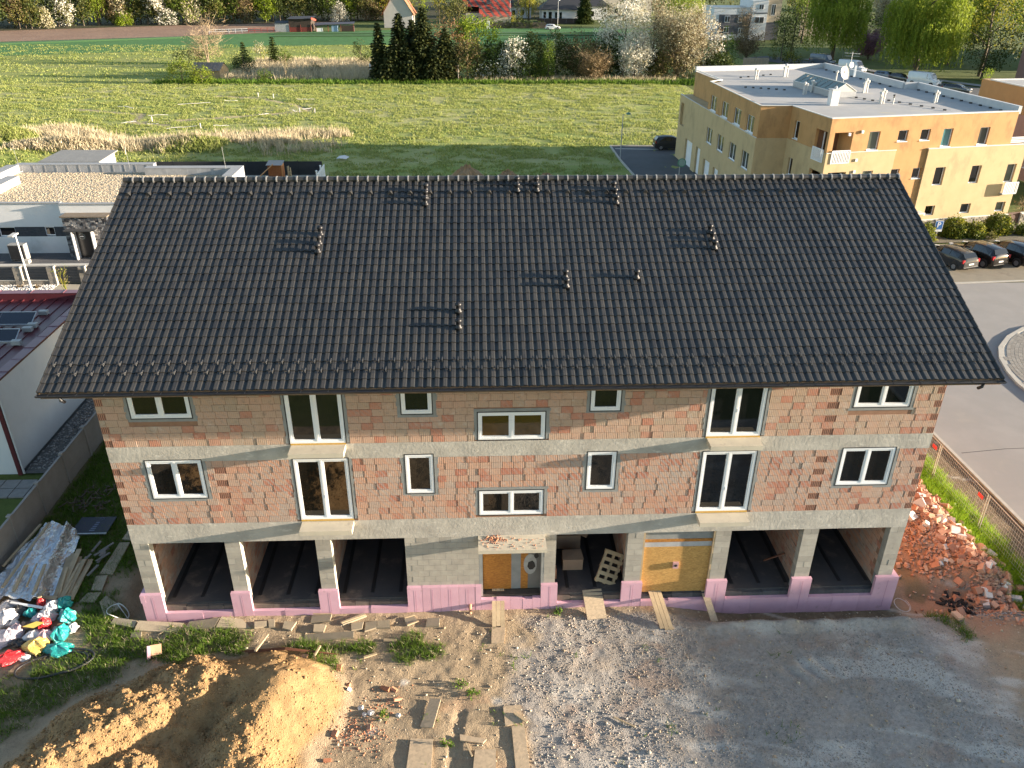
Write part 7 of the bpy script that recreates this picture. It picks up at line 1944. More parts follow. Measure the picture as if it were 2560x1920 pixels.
# shrubs on the left
G2 = 'shrubs round the hut'
plant('yellow_green_bush', 'large yellow-green bush left of the small hut', 'bush', -54.6, 135.2, 4.4, 3.0, 'hedge', 2.4, 'bush', 150, 14, 0.22, 0.3, 0, 0.1, G2, lumps=4, mix=('bright', 0.35))
plant('yellow_green_bush', 'smaller bright bush in front of the small hut', 'bush', -50.7, 133.8, 3.3, 2.1, 'bright', 1.8, 'bush', 100, 14, 0.22, 0.28, 0, 0.08, G2, mix=('hedge', 0.4))
twiggy('bare_tree', 'bare tan tree standing alone behind the hut', 'tree', -58.5, 164.5, 9.6, 6.6, 'twig', 1300, G2, None, 3, 0.022, 0, BARKL)
plant('dark_bush', 'dark olive bush at the foot of the bare tree', 'bush', -62.5, 165, 3.4, 4.0, 'olive', 1.8, 'bush', 90, 12, 0.26, 0.35, 0, 0.08, G2, mix=('dark', 0.5))
plant('dark_round_bush', 'dark green round bush right of the hut', 'bush', -46.6, 147.5, 4.4, 2.5, 'dark', 2.2, 'bush', 130, 14, 0.22, 0.3, 0, 0.1, G2)
spruce('young_conifer', 'young spiky conifer behind the pale budding tree', 'tree', -43.4, 160, 6.0, 1.7, G2, 'dark')
spruce('young_conifer', 'young conifer with its tip above the dark round bush', 'tree', -49.0, 158, 5.2, 1.6, G2, 'dark')
plant('pale_budding_tree', 'pale yellow budding tree above the hut roof', 'tree', -45.3, 157, 5.0, 1.6, 'yellowgreen', 1.3, 'round', 45, 12, 0.2, 0.26, 1.2, 0.08, G2, mix=('cream', 0.5))
plant('olive_bush', 'olive green bush beside the young conifer', 'bush', -41.3, 161, 3.8, 1.9, 'green', 1.5, 'bush', 70, 12, 0.24, 0.28, 0, 0.08, G2)
plant('front_green_bush', 'green bush at the front edge of the dry reeds', 'bush', -40.2, 137.2, 2.3, 1.8, 'green', 1.2, 'bush', 70, 12, 0.2, 0.26, 0, 0.06, G2)
twiggy('thin_birch', 'thin leafless birch in the dry reeds', 'tree', -36.6, 137.6, 5.4, 1.0, 'twig', 160, G2, ('olive', 0.4, 2), 1, 0.012, 0, BARKL, 0.16)
plant('reed_bush', 'small dark bush in the middle of the dry reeds', 'bush', -33.2, 149, 2.0, 1.6, 'dark', 1.2, 'bush', 45, 12, 0.2, 0.25, 0, 0.05, G2)
plant('dark_conifer_bush', 'dark green bush left of the spruce group', 'bush', -25.3, 160, 5.2, 1.6, 'dark', 1.5, 'column', 90, 13, 0.24, 0.26, 0.1, 0.09, G2)
plant('pale_bush', 'paler loose bush between the dark bush and the spruces', 'bush', -22.4, 158, 4.6, 1.4, 'green', 1.2, 'bush', 50, 11, 0.22, 0.3, 0, 0.07, G2)
tw = tag(MB().build('marker_post', WHITE) if False else None, None) if False else None
b = MB(); b.box(-22.1,-21.8,146,146.3,0,2.2); tag(b.build('marker_post', WHITE), 'white marker post left of the spruce group', 'post')
b = MB(); b.tube([(-4.7,136.7,0), (-4.7,136.7,3.0)], 0.10, 6); tag(b.build('fence_pole', M('pole_grey', (0.30,0.27,0.23), (0.25,0.22,0.19), 4, 0.9)), 'grey pole at the right foot of the spruces', 'post')

# forest edge at the back left
G3 = 'trees at the forest edge'
FE = [(-230,205), (-143,246.5), (-123,264), (-97.5,269.5), (-70,280), (-47,288), (-20,298), (60,305)]
def edge_y(x):
    for (a, c), (d_, e) in zip(FE[:-1], FE[1:]):
        if a <= x <= d_: return c + (e-c)*(x-a)/(d_-a)
    return 300
spec = [(-146,14,5,'dark','dark'),(-140,13,4,'olive','brown'),(-137,10,3.2,'dark','olive'),(-134,6,2.2,'cream','olive'),(-131,14,4.2,'dark','dark'),(-129.5,9.5,3.2,'white','olive'),(-126,15,4,'olive','dark'),(-122.5,14,4.4,'willow','W'),(-118,13,3.8,'brown','olive'),(-115.5,9.5,2.6,'cream','brown'),(-114.5,4.2,2.6,'bright','bright'),(-112,13,3.6,'olive','green'),(-108,14,4.2,'dark','olive'),(-104.5,10.5,3.2,'white','olive'),(-101,5,3.2,'white','dark'),(-99,14,4,'green','olive'),(-94,9.5,3.4,'cream','bright'),(-90.5,13,4,'dark','dark'),(-87,11,3.4,'olive','green'),(-82.5,12,4.0,'green','brown'),(-78,10,3.4,'brown','olive'),(-72.5,12.5,4.6,'bright','bright'),(-68,13,4,'dark','dark'),(-63,14,4.5,'dark','olive'),(-57.5,13,4.2,'dark','dark'),(-52.5,13,4.0,'green','dark'),(-49,6.2,3.0,'white','white'),(-45,11.5,4.2,'bright','green'),(-40,10,3.6,'olive','brown'),(-37,6,2.6,'brown','olive'),(-33.5,9,1.9,'russet','yellowgreen'),(-30,12,3.6,'dark','brown')]
names = {'dark':'dark tree','olive':'olive tree','cream':'cream blossoming tree','white':'white blossoming tree','willow':'hanging bright tree','brown':'brown budding tree','bright':'bright green tree','green':'green tree','russet':'russet column tree'}
where = ['at the far left corner','beside the left corner','left of the first blossom','among dark trunks on the left','behind the first blossoming trees','beside the hanging bright tree','left of the hanging bright tree','with drooping shoots above the ploughed field','right of the hanging bright tree','above the low bright bush','low by the ploughed field','behind the low bright bush','before the second white blossom','near the middle of the ploughed field','low at the ploughed field edge','behind the low white bush','left of the bare tan tree','behind the bare tan tree','right above the bare tan tree','above the paddock fence','left of the big bright tree','above the metal shed','behind the metal shed','behind the dark barn','above the barn roof','right of the barn roof','above the long lean-to','right of the white bush by the lean-to','left of the russet column','low in front of the gable house garden','left of the gable house','behind the gable house']
for i, (x, h, rx, k, k2) in enumerate(spec):
    y = edge_y(x) + (1.5 if h > 11 else 0) + 1.5
    lab = names[k] + ' ' + where[i] + ' of the forest edge' if i < 8 else names[k] + ' of the forest edge ' + where[i]
    if k2 == 'W': willow('forest_tree', lab, 'tree', x, y, h, rx, 150, G3, 'bright', 1.0)
    else: plant('forest_tree', lab, 'tree', x, y, h, rx, k, rx*0.8, 'round' if h > 7 else 'bush', int(90 + rx*26), 13, 0.46, 0.5, 0.3 if h < 11 else h*0.1, 0.14, G3, mix=(k2, 0.4) if k2 != k else None, lumps=6)
g = np.random.default_rng(77)
# the wood behind reads as one mass
V_, F_, R_ = [], [], []; cs = []
for x in np.arange(-235, -25, 3.4):
    y = edge_y(x) + g.uniform(3.5, 9); h = g.uniform(13, 19); rx = g.uniform(3.0, 4.5)
    c = crown_centres(85, 0.3, h, rx*1.1, rx, g, 'round', 0.5, 5); cs.append(c + np.array((x, y, 0)))
v, f, r_ = leaves(np.concatenate(cs), 10, 0.6, 0.62, g); o = np_mesh('woodland', v, f, LEAF['dark'], r_); o['kind'] = 'stuff'
cs = []
for x in np.arange(-235, -25, 4.5):
    y = edge_y(x) + g.uniform(14, 26); h = g.uniform(15, 22); c = crown_centres(50, 0.3, h, 4.5, 4.5, g, 'round', 0.5, 5); cs.append(c + np.array((x, y, 0)))
for x in np.arange(-25, 260, 6.0):
    y = 352 + g.uniform(0, 20); h = g.uniform(15, 22); c = crown_centres(50, 0.3, h, 5.5, 5.5, g, 'round', 0.5, 5); cs.append(c + np.array((x, y, 0)))
v, f, r_ = leaves(np.concatenate(cs), 10, 0.8, 0.85, g); o = np_mesh('woodland', v, f, LEAF['olive'], r_); o['kind'] = 'stuff'
b = MB()
for x in np.arange(-232, -28, 3.1):
    y = edge_y(x) + g.uniform(2.5, 8); b.tube([(x, y, 0), (x + g.normal(0, .5), y, 14)], [0.22, 0.08], 5, False)
o = b.build('woodland_trunks', BARK); o['kind'] = 'stuff'

# gardens behind the row
G4 = 'garden trees beyond the fields'
plant('garden_tree', 'olive pine-like tree left of the red-striped roof', 'tree', -6.5, 268, 8.8, 4.0, 'olive', 3, 'round', 80, 12, 0.4, 0.5, 0.4, 0.12, G4)
plant('garden_tree', 'greyish pine-like tree close to the red-striped roof', 'tree', -11.5, 268, 7.2, 3.4, 'olive', 3, 'round', 70, 12, 0.4, 0.5, 0.4, 0.12, G4, mix=('dark', 0.3))
plant('garden_tree', 'bright yellow-green tree right of the gable house', 'tree', -19.5, 270, 11.0, 2.8, 'bright', 2.4, 'round', 70, 12, 0.4, 0.45, 0.5, 0.12, G4)
plant('garden_tree', 'small yellow tree high between the pines', 'tree', -13.5, 280, 13.0, 2.8, 'yellowgreen', 2.4, 'round', 60, 12, 0.4, 0.45, 4, 0.12, G4)
plant('garden_tree', 'dark tree filling the gap behind the pines', 'tree', -9, 284, 12.5, 5, 'dark', 4, 'round', 100, 12, 0.45, 0.55, 0.5, 0.14, G4)
plant('garden_tree', 'yellow-green tree at the left gable of the red-striped roof', 'tree', -7.2, 292, 15.0, 3.6, 'olive', 3, 'round', 80, 12, 0.4, 0.5, 2, 0.14, G4, mix=('yellowgreen', 0.4))
plant('column_thuja', 'tall dark column thuja right of the red-striped roof', 'tree', 13.4, 281, 10.4, 2.2, 'dark', 2.2, 'column', 90, 12, 0.35, 0.35, 0.1, 0.12, G4, mix=('olive', 0.4))
plant('small_thuja', 'small bright thuja before the column thuja', 'tree', 11.6, 276, 3.4, 0.9, 'yellowgreen', 0.9, 'column', 30, 12, 0.25, 0.25, 0.1, 0.08, G4)
willow('garden_willow', 'yellow hanging willow left of the white bungalow', 'tree', 17.5, 289, 12.5, 3.6, 130, G4, 'yellowgreen', 1.0)
spruce('garden_conifer', 'dark conifer at the right corner of the white bungalow', 'tree', 36.2, 281, 11.0, 3.6, G4, 'dark', leaf=0.5)
plant('garden_bush', 'rounded dark bush right of the dark conifer', 'bush', 44, 285, 7.0, 4.5, 'dark', 3.5, 'bush', 90, 12, 0.4, 0.5, 0, 0.12, G4)
plant('garden_tree', 'dark green tree behind the pink-white blossom', 'tree', 52, 280, 13, 5.0, 'dark', 4, 'round', 100, 12, 0.45, 0.55, 0.5, 0.14, G4)
willow('garden_willow', 'bright willow left of the grey and white house', 'tree', 66, 262, 15.0, 6.5, 220, G4, 'willow', 3.0)
willow('garden_willow', 'bright green willow just right of the white wing', 'tree', 97, 238, 14.5, 3.4, 120, G4, 'willow', 2.0)
c = crown_centres(260, 0.05, 2.0, 10.4, 0.9, g, 'box', 0.0, 0)
hd = thing('clipped_hedge', 'long dark clipped hedge before the red-striped house', 'hedge', (11.2, 261, 0)); v, f, r_ = leaves(c, 14, 0.22, 0.32, g); np_mesh('crown', v + np.array((11.2, 261, 0)), f, LEAF['dark'], r_, hd)
b = MB(); b.box(1.2,21.3,260.4,261.5,0,1.75); b.build('stem', BARK, hd)
b = MB(); b.box(2.3,3.3,259.0,259.8,0,2.2); tag(b.build('utility_cabinet', STUC_W), 'white utility cabinet before the clipped hedge', 'cabinet')
# willows and trees along the side street
G5 = 'trees along the side street'
willow('willow', 'left willow behind the vans, bright at its top', 'tree', 80.5, 174, 17.5, 6.8, 900, G5, 'willow', 2.2)
willow('willow', 'biggest willow hanging over the white van', 'tree', 85.5, 144.5, 18.5, 7.4, 1300, G5, 'willow', 2.0)
willow('willow', 'rear willow filling the gap right of the biggest willow', 'tree', 103, 165, 19.0, 7.4, 800, G5, 'willow', 3.0)
plant('street_tree', 'spreading olive-green tree at the right of the willows', 'tree', 99.5, 146, 17.5, 7.2, 'yellowgreen', 6, 'round', 260, 14, 0.36, 0.55, 5.5, 0.3, G5, mix=('green', 0.5))
plant('street_tree', 'dark tree under the spreading olive tree', 'tree', 96.5, 140, 10.0, 5.2, 'dark', 4, 'round', 150, 13, 0.34, 0.5, 1.5, 0.2, G5)
plant('street_tree', 'dark tree deep behind the biggest willow', 'tree', 92, 158, 13.0, 6.0, 'dark', 4, 'round', 150, 13, 0.36, 0.55, 0.6, 0.2, G5)
plant('street_tree', 'dark tree between the willows and the poplar', 'tree', 74.5, 184, 11.5, 4.6, 'dark', 4, 'round', 130, 13, 0.36, 0.5, 0.6, 0.2, G5)
plant('street_tree', 'dark leafy tree behind the pink blossom', 'tree', 92, 184, 10.5, 5.2, 'green', 4, 'round', 120, 13, 0.36, 0.5, 0.6, 0.2, G5, mix=('dark', 0.5))
twiggy('cream_tree', 'cream blossoming tree above the pink one', 'tree', 98, 187, 16.5, 5.0, 'twig', 1300, G5, ('cream', 0.9, 5), 5, 0.03, 0, BARK, 0.34)
twiggy('pink_cherry', 'purple-pink blossoming cherry beside the street lamp', 'tree', 89.5, 175, 6.6, 4.0, 'twig', 1000, G5, ('pink', 0.95, 8), 4, 0.02, 0, BARK, 0.26)
plant('poplar', 'olive column poplar before the grey and white house', 'tree', 68.6, 174, 9.8, 3.0, 'olive', 2.6, 'column', 170, 13, 0.28, 0.34, 0.4, 0.12, G5, mix=('green', 0.3))
twiggy('bare_garden_tree', 'bare brown tree against the dark grey wall', 'tree', 72.5, 214, 10.5, 4.6, 'twig', 1100, G5, ('brown', 0.3, 2), 4, 0.028, 0, BARK, 0.2)
twiggy('brown_garden_bush', 'brown thicket left of the olive poplar', 'bush', 61.5, 177, 5.6, 4.4, 'twig', 1300, G5, ('brown', 0.9, 3), 6, 0.024, 0, BARK, 0.26)
plant('garden_bush', 'dark green bush behind the far left roof corner', 'bush', 53.5, 166, 5.4, 3.6, 'green', 2.6, 'bush', 110, 13, 0.28, 0.36, 0, 0.1, G5, mix=('dark', 0.45))
plant('garden_bush', 'bright green shoot above the dark green bush', 'bush', 54.6, 170, 7.4, 1.3, 'bright', 1.2, 'column', 40, 12, 0.24, 0.26, 0.6, 0.07, G5)
plant('forsythia', 'yellow-topped dark bush at the bend of the side street', 'bush', 67.6, 164, 3.0, 2.3, 'dark', 2, 'bush', 90, 12, 0.24, 0.3, 0, 0.07, G5, mix=('yellowgreen', 0.3))
plant('sapling_tree', 'small bright sapling at the corner of the tan house', 'tree', 90.0, 127.2, 3.6, 0.9, 'bright', 0.8, 'column', 30, 11, 0.22, 0.22, 0.9, 0.05, G5)
gfp = thing('board_fence', 'pale board fence behind the far left roof corner', 'fence', (58, 160, 0))
for k in range(9):
    b = MB(); b.box(55.6+k*0.62,55.6+k*0.62+0.56,160.0,160.06,0,1.9); b.build('board', FST, gfp)
for i, (x, y) in enumerate(((118,196), (128,176), (112,180), (108,206), (122,216), (88,214), (134,205), (112,152), (118,138))):
    plant('park_tree', ['leafy park tree before the grey apartment block', 'leafy park tree right of the grey block corner', 'dense park tree behind the olive street tree', 'park tree behind the cream blossom', 'far park tree left of the apartment block', 'park tree right of the white wing', 'park tree beside the apartment block', 'dense tree left of the pink house', 'tree close to the pink house wall'][i], 'tree', x, y, 15 + (i*37 % 5), 6.0, ('green', 'dark', 'dark', 'green', 'dark', 'green', 'dark', 'dark', 'dark')[i], 5, 'round', 130, 12, 0.5, 0.65, 1.5, 0.25, G5, mix=('olive', 0.3))
# clipped bushes before the yellow house
G6 = 'rounded evergreen bushes before the stone plinth'
def shrub(label, x, y, h, rx, ry, n_=150):
    return plant('evergreen_bush', label, 'bush', x, y, h, rx, 'hedge', ry, 'bush', int(n_*1.7), 18, 0.14, 0.12, 0, 0.06, G6, lumps=0, hollow=0.6, mix=('yellowgreen', 0.16))
shrub('rounded evergreen bush beside the parking sign', 36.0, 42.0, 1.5, 0.85, 0.7, 90); shrub('rounded evergreen bush right of the parking sign', 39.0, 42.9, 1.75, 1.15, 0.8, 170); shrub('yellowish evergreen bush between the two big round bushes', 40.7, 42.7, 1.3, 0.85, 0.7, 110); shrub('round evergreen bush near the brown gate', 43.2, 43.7, 1.75, 1.35, 0.9, 190)
shrub('low evergreen bush at the right picture edge', 45.6, 43.4, 1.0, 1.0, 0.7, 80); shrub('small evergreen bush at the roof verge', 35.2, 40.6, 1.0, 0.6, 0.5, 60)
plant('flower_clump', 'loose grey-green perennial clump between the round bushes', 'plant', 41.8, 42.0, 0.55, 0.5, 'olive', 0.4, 'bush', 30, 10, 0.14, 0.1, 0, 0.02)
twiggy('bare_shrub', 'bare shrub beside the brown gate', 'shrub', 47.6, 47.3, 2.4, 1.2, 'twig', 260, None, None, 4, 0.012, 0, BARK)

# meadow cover
def scatter(n_, x0, x1, y0, y1, fn, seed):
    g = np.random.default_rng(seed); x = g.uniform(x0, x1, n_); y = g.uniform(y0, y1, n_); k = g.random(n_) < fn(x, y); return np.column_stack([x[k], y[k]])
mf_ = lambda x, y: sstep(0.36, 0.62, fbm(x*0.55, y*0.9, 301, 3))*(0.95*(1 - path_m(x, y)) + 0.05)*~((x > 14.6) & (y < 79.9))
p = scatter(145000, -97, 36, 64, 134, mf_, 1); tufts('meadow_tufts', p, meadow_h(p[:, 0], p[:, 1]), 0.22, 0.13, LEAF['mgrass'], 3, 2, 0.5)
p = scatter(40000, -135, 50, 134, 205, lambda x, y: sstep(0.4, 0.62, fbm(x*0.3, y*0.6, 311, 3)), 3); tufts('field_tufts', p, np.zeros(len(p)), 0.25, 0.22, LEAF['mgrass'], 2, 4, 0.5)
def dryf(x, y):
    d = seg_dist(x, y, [(-56,88), (-47,80), (-40,79), (-31,84), (-27,81)]); d2 = seg_dist(x, y, [(-30,86), (-20,86.5)]); d3 = seg_dist(x, y, [(-26,77), (-20,79)])
    return np.clip(sstep(4.6, 1.5, d) + 0.5*sstep(3, 1, d2) + 0.3*sstep(3.5, 1, d3), 0, 1)*sstep(0.3, 0.55, fbm(x*0.5, y*0.5, 321, 3))
p = scatter(16000, -60, -16, 72, 94, dryf, 5); tufts('dry_grass', p, meadow_h(p[:, 0], p[:, 1]), 0.95, 0.12, LEAF['dry'], 4, 6, 0.3)
p = scatter(9000, -48, -20.5, 137, 167, lambda x, y: sstep(0.25, 0.5, fbm(x*0.4, y*0.4, 331, 3)), 7); tufts('dry_grass', p, np.zeros(len(p)), 1.25, 0.18, LEAF['dry'], 4, 8, 0.25)
p = scatter(3500, -60, 46, 133.5, 137, lambda x, y: 0.9 + 0*x, 9); tufts('hedge_foot_grass', p, np.zeros(len(p)), 0.75, 0.25, LEAF['grass'], 4, 10, 0.4)
p = scatter(1500, -2, 36, 136, 140, lambda x, y: 0.9 + 0*x, 19); tufts('dry_grass', p, np.zeros(len(p)), 1.0, 0.2, LEAF['dry'], 3, 20, 0.4)
for i, (cx, cy, rx_) in enumerate(((-61,82,5), (-50,77,6), (-35.5,78.5,3.5))):
    p = scatter(1500, cx-rx_, cx+rx_, cy-2.5, cy+2.5, lambda x, y: 0.9 + 0*x, 40+i); tufts('mound_grass', p, meadow_h(p[:, 0], p[:, 1]), 0.45, 0.2, LEAF['mgrass'] if i != 1 else LEAF['dry'], 4, 50+i, 0.5)
# litter of white tape strips in the meadow
g = np.random.default_rng(9)
TAPE = M('tape_white', (0.66,0.63,0.60), (0.58,0.55,0.53), 4, 0.7)
for i, (x0, y0, x1, y1, lab) in enumerate(((-56,108.5,-53,107,'white tape strip left of the trodden loop'), (-47.5,110,-43,112,'long white tape strip above the trodden loop'), (-41.3,113.5,-39.3,114,'short white tape strip near the loop top'), (-30.2,114.8,-27.5,115.4,'white tape strip at the far right of the loop'), (-27.7,106,-26.5,107.5,'short white tape inside the right end of the loop'), (-28.9,105,-28.2,104.2,'small white scrap inside the loop'), (-48.5,100.3,-46,101,'small white tape along the left path'), (-50.2,94.6,-48.6,95.6,'white tape at the left bend of the loop'), (-46.5,94.3,-45,94,'curled white tape by the left bend'), (-42.9,90.8,-39.2,92,'long white tape strip below the loop'), (-37.2,92.6,-35.2,92.8,'white tape strip right below the loop'), (-33.2,101.5,-32,102.6,'white scraps in the middle of the loop'))):
    b = MB(); n_ = 5; pr = None
    for k in range(n_+1):
        t = k/n_; x = x0 + (x1-x0)*t; y = y0 + (y1-y0)*t + g.normal(0, .12); z = float(meadow_h(np.array([x]), np.array([y]))[0]) + 0.16 + g.uniform(0, .10)
        if pr: b.bar(pr, (x, y, z), 0.15, 0.03)
        pr = (x, y, z)
    tag(b.build('tape_strip', TAPE), lab, 'tape', 'white tape strips lying in the meadow')
for i, (x, y) in enumerate(((-38.6,91.6), (-46.6,96.2), (-27.7,103.9), (-34.5,117.5), (-37.2,118.6), (-25.4,103.5))):
    z = float(meadow_h(np.array([x]), np.array([y]))[0]); b = MB(); b.box(x-0.06,x+0.06,y-0.06,y+0.06,z-0.1,z+0.7)
    tag(b.build('marker_stake', TAPE), ['white stake below the trodden loop', 'white stake at the left bend', 'white stake at the right bend', 'white stake at the far side of the loop', 'white stake left of the far stake', 'white stake outside the right bend'][i], 'stake', 'white stakes round the meadow loop')
b = MB(); z = float(meadow_h(np.array([-16.9]), np.array([72.3]))[0]); b.poly([(-17.6,72.2,z+.2),(-17.1,71.8,z+.32),(-16.4,71.9,z+.2),(-16.1,72.4,z+.35),(-16.7,72.9,z+.45),(-17.3,72.7,z+.4)]); tag(b.build('plastic_sheet', TAPE), 'white plastic sheet lying on the shaded meadow', 'plastic sheet')
# soil heaps just beyond the ridge
for i, (x, y, rx_, h_) in enumerate(((-2.6,60.5,2.6,2.6), (1.6,60.5,2.0,2.0), (5.6,60.5,2.0,1.6))):
    g = np.random.default_rng(60+i); V_ = []; n1, n2 = 20, 9
    b = MB(); rings = []
    for k in range(n2):
        rr = rx_*(1 - k/(n2-1)); zz = h_*(1 - (1 - k/(n2-1))**1.7)*0.8
        rings.append([b.V((x + rr*math.cos(t)*(1 + g.normal(0, .06)), y + rr*0.8*math.sin(t)*(1 + g.normal(0, .06)), max(0, zz*(1 + g.normal(0, .08))))) for t in np.linspace(0, 2*math.pi, n1, endpoint=False)])
    for k in range(n2-1):
        for j in range(n1): b.F([rings[k][j], rings[k][(j+1) % n1], rings[k+1][(j+1) % n1], rings[k+1][j]])
    tag(b.build('soil_heap', M('heap_soil', (0.30,0.19,0.10), (0.24,0.15,0.08), 1.5, 0.95, 0.6, 8, 0.05)), ['largest brown soil heap just beyond the roof ridge', 'middle brown soil heap beyond the roof ridge', 'smallest brown soil heap beyond the roof ridge'][i], 'soil heap', 'soil heaps beyond the ridge')
# ================================================================== building plot details
def gz(x, y): return float(plot_h(np.array([float(x)]), np.array([float(y)]))[0])
def scat(n_, x0, x1, y0, y1, fn, seed): return scatter(n_, x0, x1, y0, y1, fn, seed)
# loose stones
p = scat(60000, -2.5, 20, -7.6, 0, lambda x, y: zone_gravel(x, y)*sstep(0.25, 0.6, fbm(x*1.1, y*1.1, 401, 4)), 1); g = np.random.default_rng(2)
pebbles('gravel_stones', p, plot_h(p[:, 0], p[:, 1]), np.clip(g.lognormal(-4.15, 0.42, len(p)), 0.01, 0.06), ST_MIX, 3)
p = scat(9000, -15, 19, -7.6, 0, lambda x, y: 0.5*(1 - zone_mound(x, y)), 4); pebbles('loose_stones', p, plot_h(p[:, 0], p[:, 1]), np.clip(g.lognormal(-3.9, 0.5, len(p)), 0.01, 0.08), ST_TAN, 5)
def clodf(x, y): return zone_mound(x, y)*(0.16 + 0.84*sstep(-7.6, -9.2, x + 0.8*(y+5)))
p = scat(26000, -16.5, -5.6, -8, -1.5, clodf, 6); pebbles('soil_clods', p, plot_h(p[:, 0], p[:, 1]) - 0.005, np.clip(g.lognormal(-3.75, 0.5, len(p)), 0.012, 0.10), ST_CLOD, 7)
p = scat(420, -1, 9, -7.6, -3.2, lambda x, y: gauss(x, y, 3.5, -5.8, 2.5, 1.0), 8); pebbles('larger_stones', p, plot_h(p[:, 0], p[:, 1]), np.clip(g.lognormal(-3.25, 0.45, len(p)), 0.03, 0.12), ST_MIX, 9)
# grass on the plot
def gf(lo): return lambda x, y: np.clip((zone_grass(x, y) - lo)*1.3, 0, 1)
p = scat(52000, -19, 20.5, -7.6, 0, gf(0.12), 11); q_ = np.random.default_rng(3).random(len(p)) < 0.14; tufts('plot_grass', p[~q_], plot_h(p[~q_, 0], p[~q_, 1]), 0.20, 0.022, LEAF['grass'], 4, 12, 0.6); tufts('dry_plot_grass', p[q_], plot_h(p[q_, 0], p[q_, 1]), 0.17, 0.02, LEAF['dry'], 3, 12, 0.7)
p = scat(16000, -19.8, -13.8, 0, 15, gf(0.2), 13); tufts('plot_grass', p, plot_h(p[:, 0], p[:, 1]), 0.17, 0.022, LEAF['grass'], 5, 14, 0.55)
p = scat(9000, 17.6, 20.3, -1.5, 14, gf(0.2), 15); tufts('verge_grass', p, plot_h(p[:, 0], p[:, 1]), 0.30, 0.022, LEAF['fresh'], 6, 16, 0.45)
p = scat(800, -6, 9, -7.4, -0.6, lambda x, y: sstep(0.62, 0.7, fbm(x*1.2, y*1.2, 421, 3)), 17); tufts('weed_tufts', p, plot_h(p[:, 0], p[:, 1]), 0.12, 0.03, LEAF['grass'], 6, 18, 0.8)
for i, (x, y, lab) in enumerate(((-2.3,-3.55,'dark green weed clump in the middle of the dirt'), (-1.9,-3.95,'small weed clump below the larger one'), (-2.7,-5.75,'pale weed between the dusty boards'), (-4.7,-4.7,'weed clump among the brick crumbs'), (1.15,-0.35,'bright weed at the plinth by the ramp'))):
    plant('weed_clump', lab, 'plant', x, y, 0.2, 0.26 if i < 2 else 0.16, 'grass', 0.15, 'bush', 14, 7, 0.075, 0.05, 0, 0.004, 'weeds growing in the dirt', gz(x, y), lumps=0)
# ramps up to the openings
def plank(mb, p, q, wd, th, up=(0, 0, 1)): mb.bar(p, q, wd, th, up)
def ramp_t(name, label, p, q, wd, n_, mat_, th=0.035, cat='ramp'):
    t = thing(name, label, cat, ((p[0]+q[0])/2, (p[1]+q[1])/2, 0), 0, 'ramps up to the ground floor openings')
    d = Vector(q) - Vector(p); s_ = Vector((d.y, -d.x, 0)).normalized()
    for k in range(n_):
        o_ = s_*wd*((k+0.5)/n_ - 0.5); b = MB(); b.cr = random.random(); e = random.uniform(-0.05, 0.05)*(n_ > 1)
        b.bar(Vector(p)+o_, Vector(q)+o_+d.normalized()*e, wd/n_-0.012, th); b.build('plank', mat_, t)
    return t
ramp_t('plank_ramp', 'three-plank wooden ramp up to the boarded entrance', (-0.98,0.30,0.62), (-1.0,-1.02,0.06), 0.46, 3, WOOD)
ramp_t('board_ramp', 'wide dusty board leaning up to the open bay with cartons', (2.46,0.25,0.52), (2.55,-0.75,0.05), 0.72, 1, OSB_G)
ramp_t('plank_ramp', 'three-plank wooden ramp up to the boarded garage bay', (4.75,0.12,0.52), (4.95,-1.36,0.06), 0.48, 3, WOOD)
ramp_t('plank_ramp', 'single narrow plank leaning at the pink pillar', (6.60,0.2,0.50), (6.78,-0.95,-0.05), 0.27, 1, OSB_G)
def flat(name, label, pts, mat_, th=0.022, lift=0.045, group='boards lying in the dirt', cat='board', tilt=0.0):
    cx = sum(p[0] for p in pts)/len(pts); cy = sum(p[1] for p in pts)/len(pts); z = max(gz(p[0], p[1]) for p in pts + [(cx, cy)]) + lift*0.5
    b = MB(); b.cr = random.random(); n_ = len(pts)
    zs = [z + tilt*(p[0]-cx) for p in pts]
    lo = [b.V((p[0], p[1], zz-0.02)) for p, zz in zip(pts, zs)]; hi = [b.V((p[0], p[1], zz+th)) for p, zz in zip(pts, zs)]
    for k in range(n_): b.F([lo[k], lo[(k+1) % n_], hi[(k+1) % n_], hi[k]])
    b.F(hi); b.F(lo[::-1])
    o = b.build(name, mat_); me = o.data
    return tag(o, label, cat, group)
flat('chip_board', 'short dusty board at the foot of the entrance ramp', [(-1.27,-1.80),(-0.83,-1.81),(-0.76,-1.07),(-1.24,-1.06)], OSB_G, 0.02, 0.03)
flat('chip_board', 'tilted grey-brown board, upper left of the lower boards', [(-3.53,-5.13),(-3.13,-5.22),(-2.92,-4.16),(-3.27,-4.10)], OSB_G, 0.03, 0.1, tilt=0.12)
flat('chip_board', 'large pale board at the bottom edge left of centre', [(-3.86,-6.9),(-3.12,-6.9),(-3.11,-5.61),(-3.79,-5.56)], OSB_G, 0.03, 0.06)
flat('chip_board', 'broken square board near the bottom centre', [(-0.90,-5.18),(-0.36,-5.10),(-0.39,-4.42),(-0.95,-4.47)], OSB_G, 0.025, 0.06)
flat('chip_board', 'long narrow board running to the bottom edge', [(-0.64,-6.95),(-0.22,-6.95),(-0.32,-5.20),(-0.71,-5.23)], OSB_G, 0.025, 0.05)
flat('chip_board', 'thin board lying crosswise above the square bottom board', [(-2.29,-5.69),(-1.60,-5.81),(-1.49,-5.67),(-2.30,-5.47)], OSB_G, 0.03, 0.07)
flat('chip_board', 'square board at the bottom edge right of the large pale one', [(-1.92,-6.9),(-1.23,-6.9),(-1.22,-6.03),(-1.84,-6.03)], OSB_G, 0.025, 0.05)
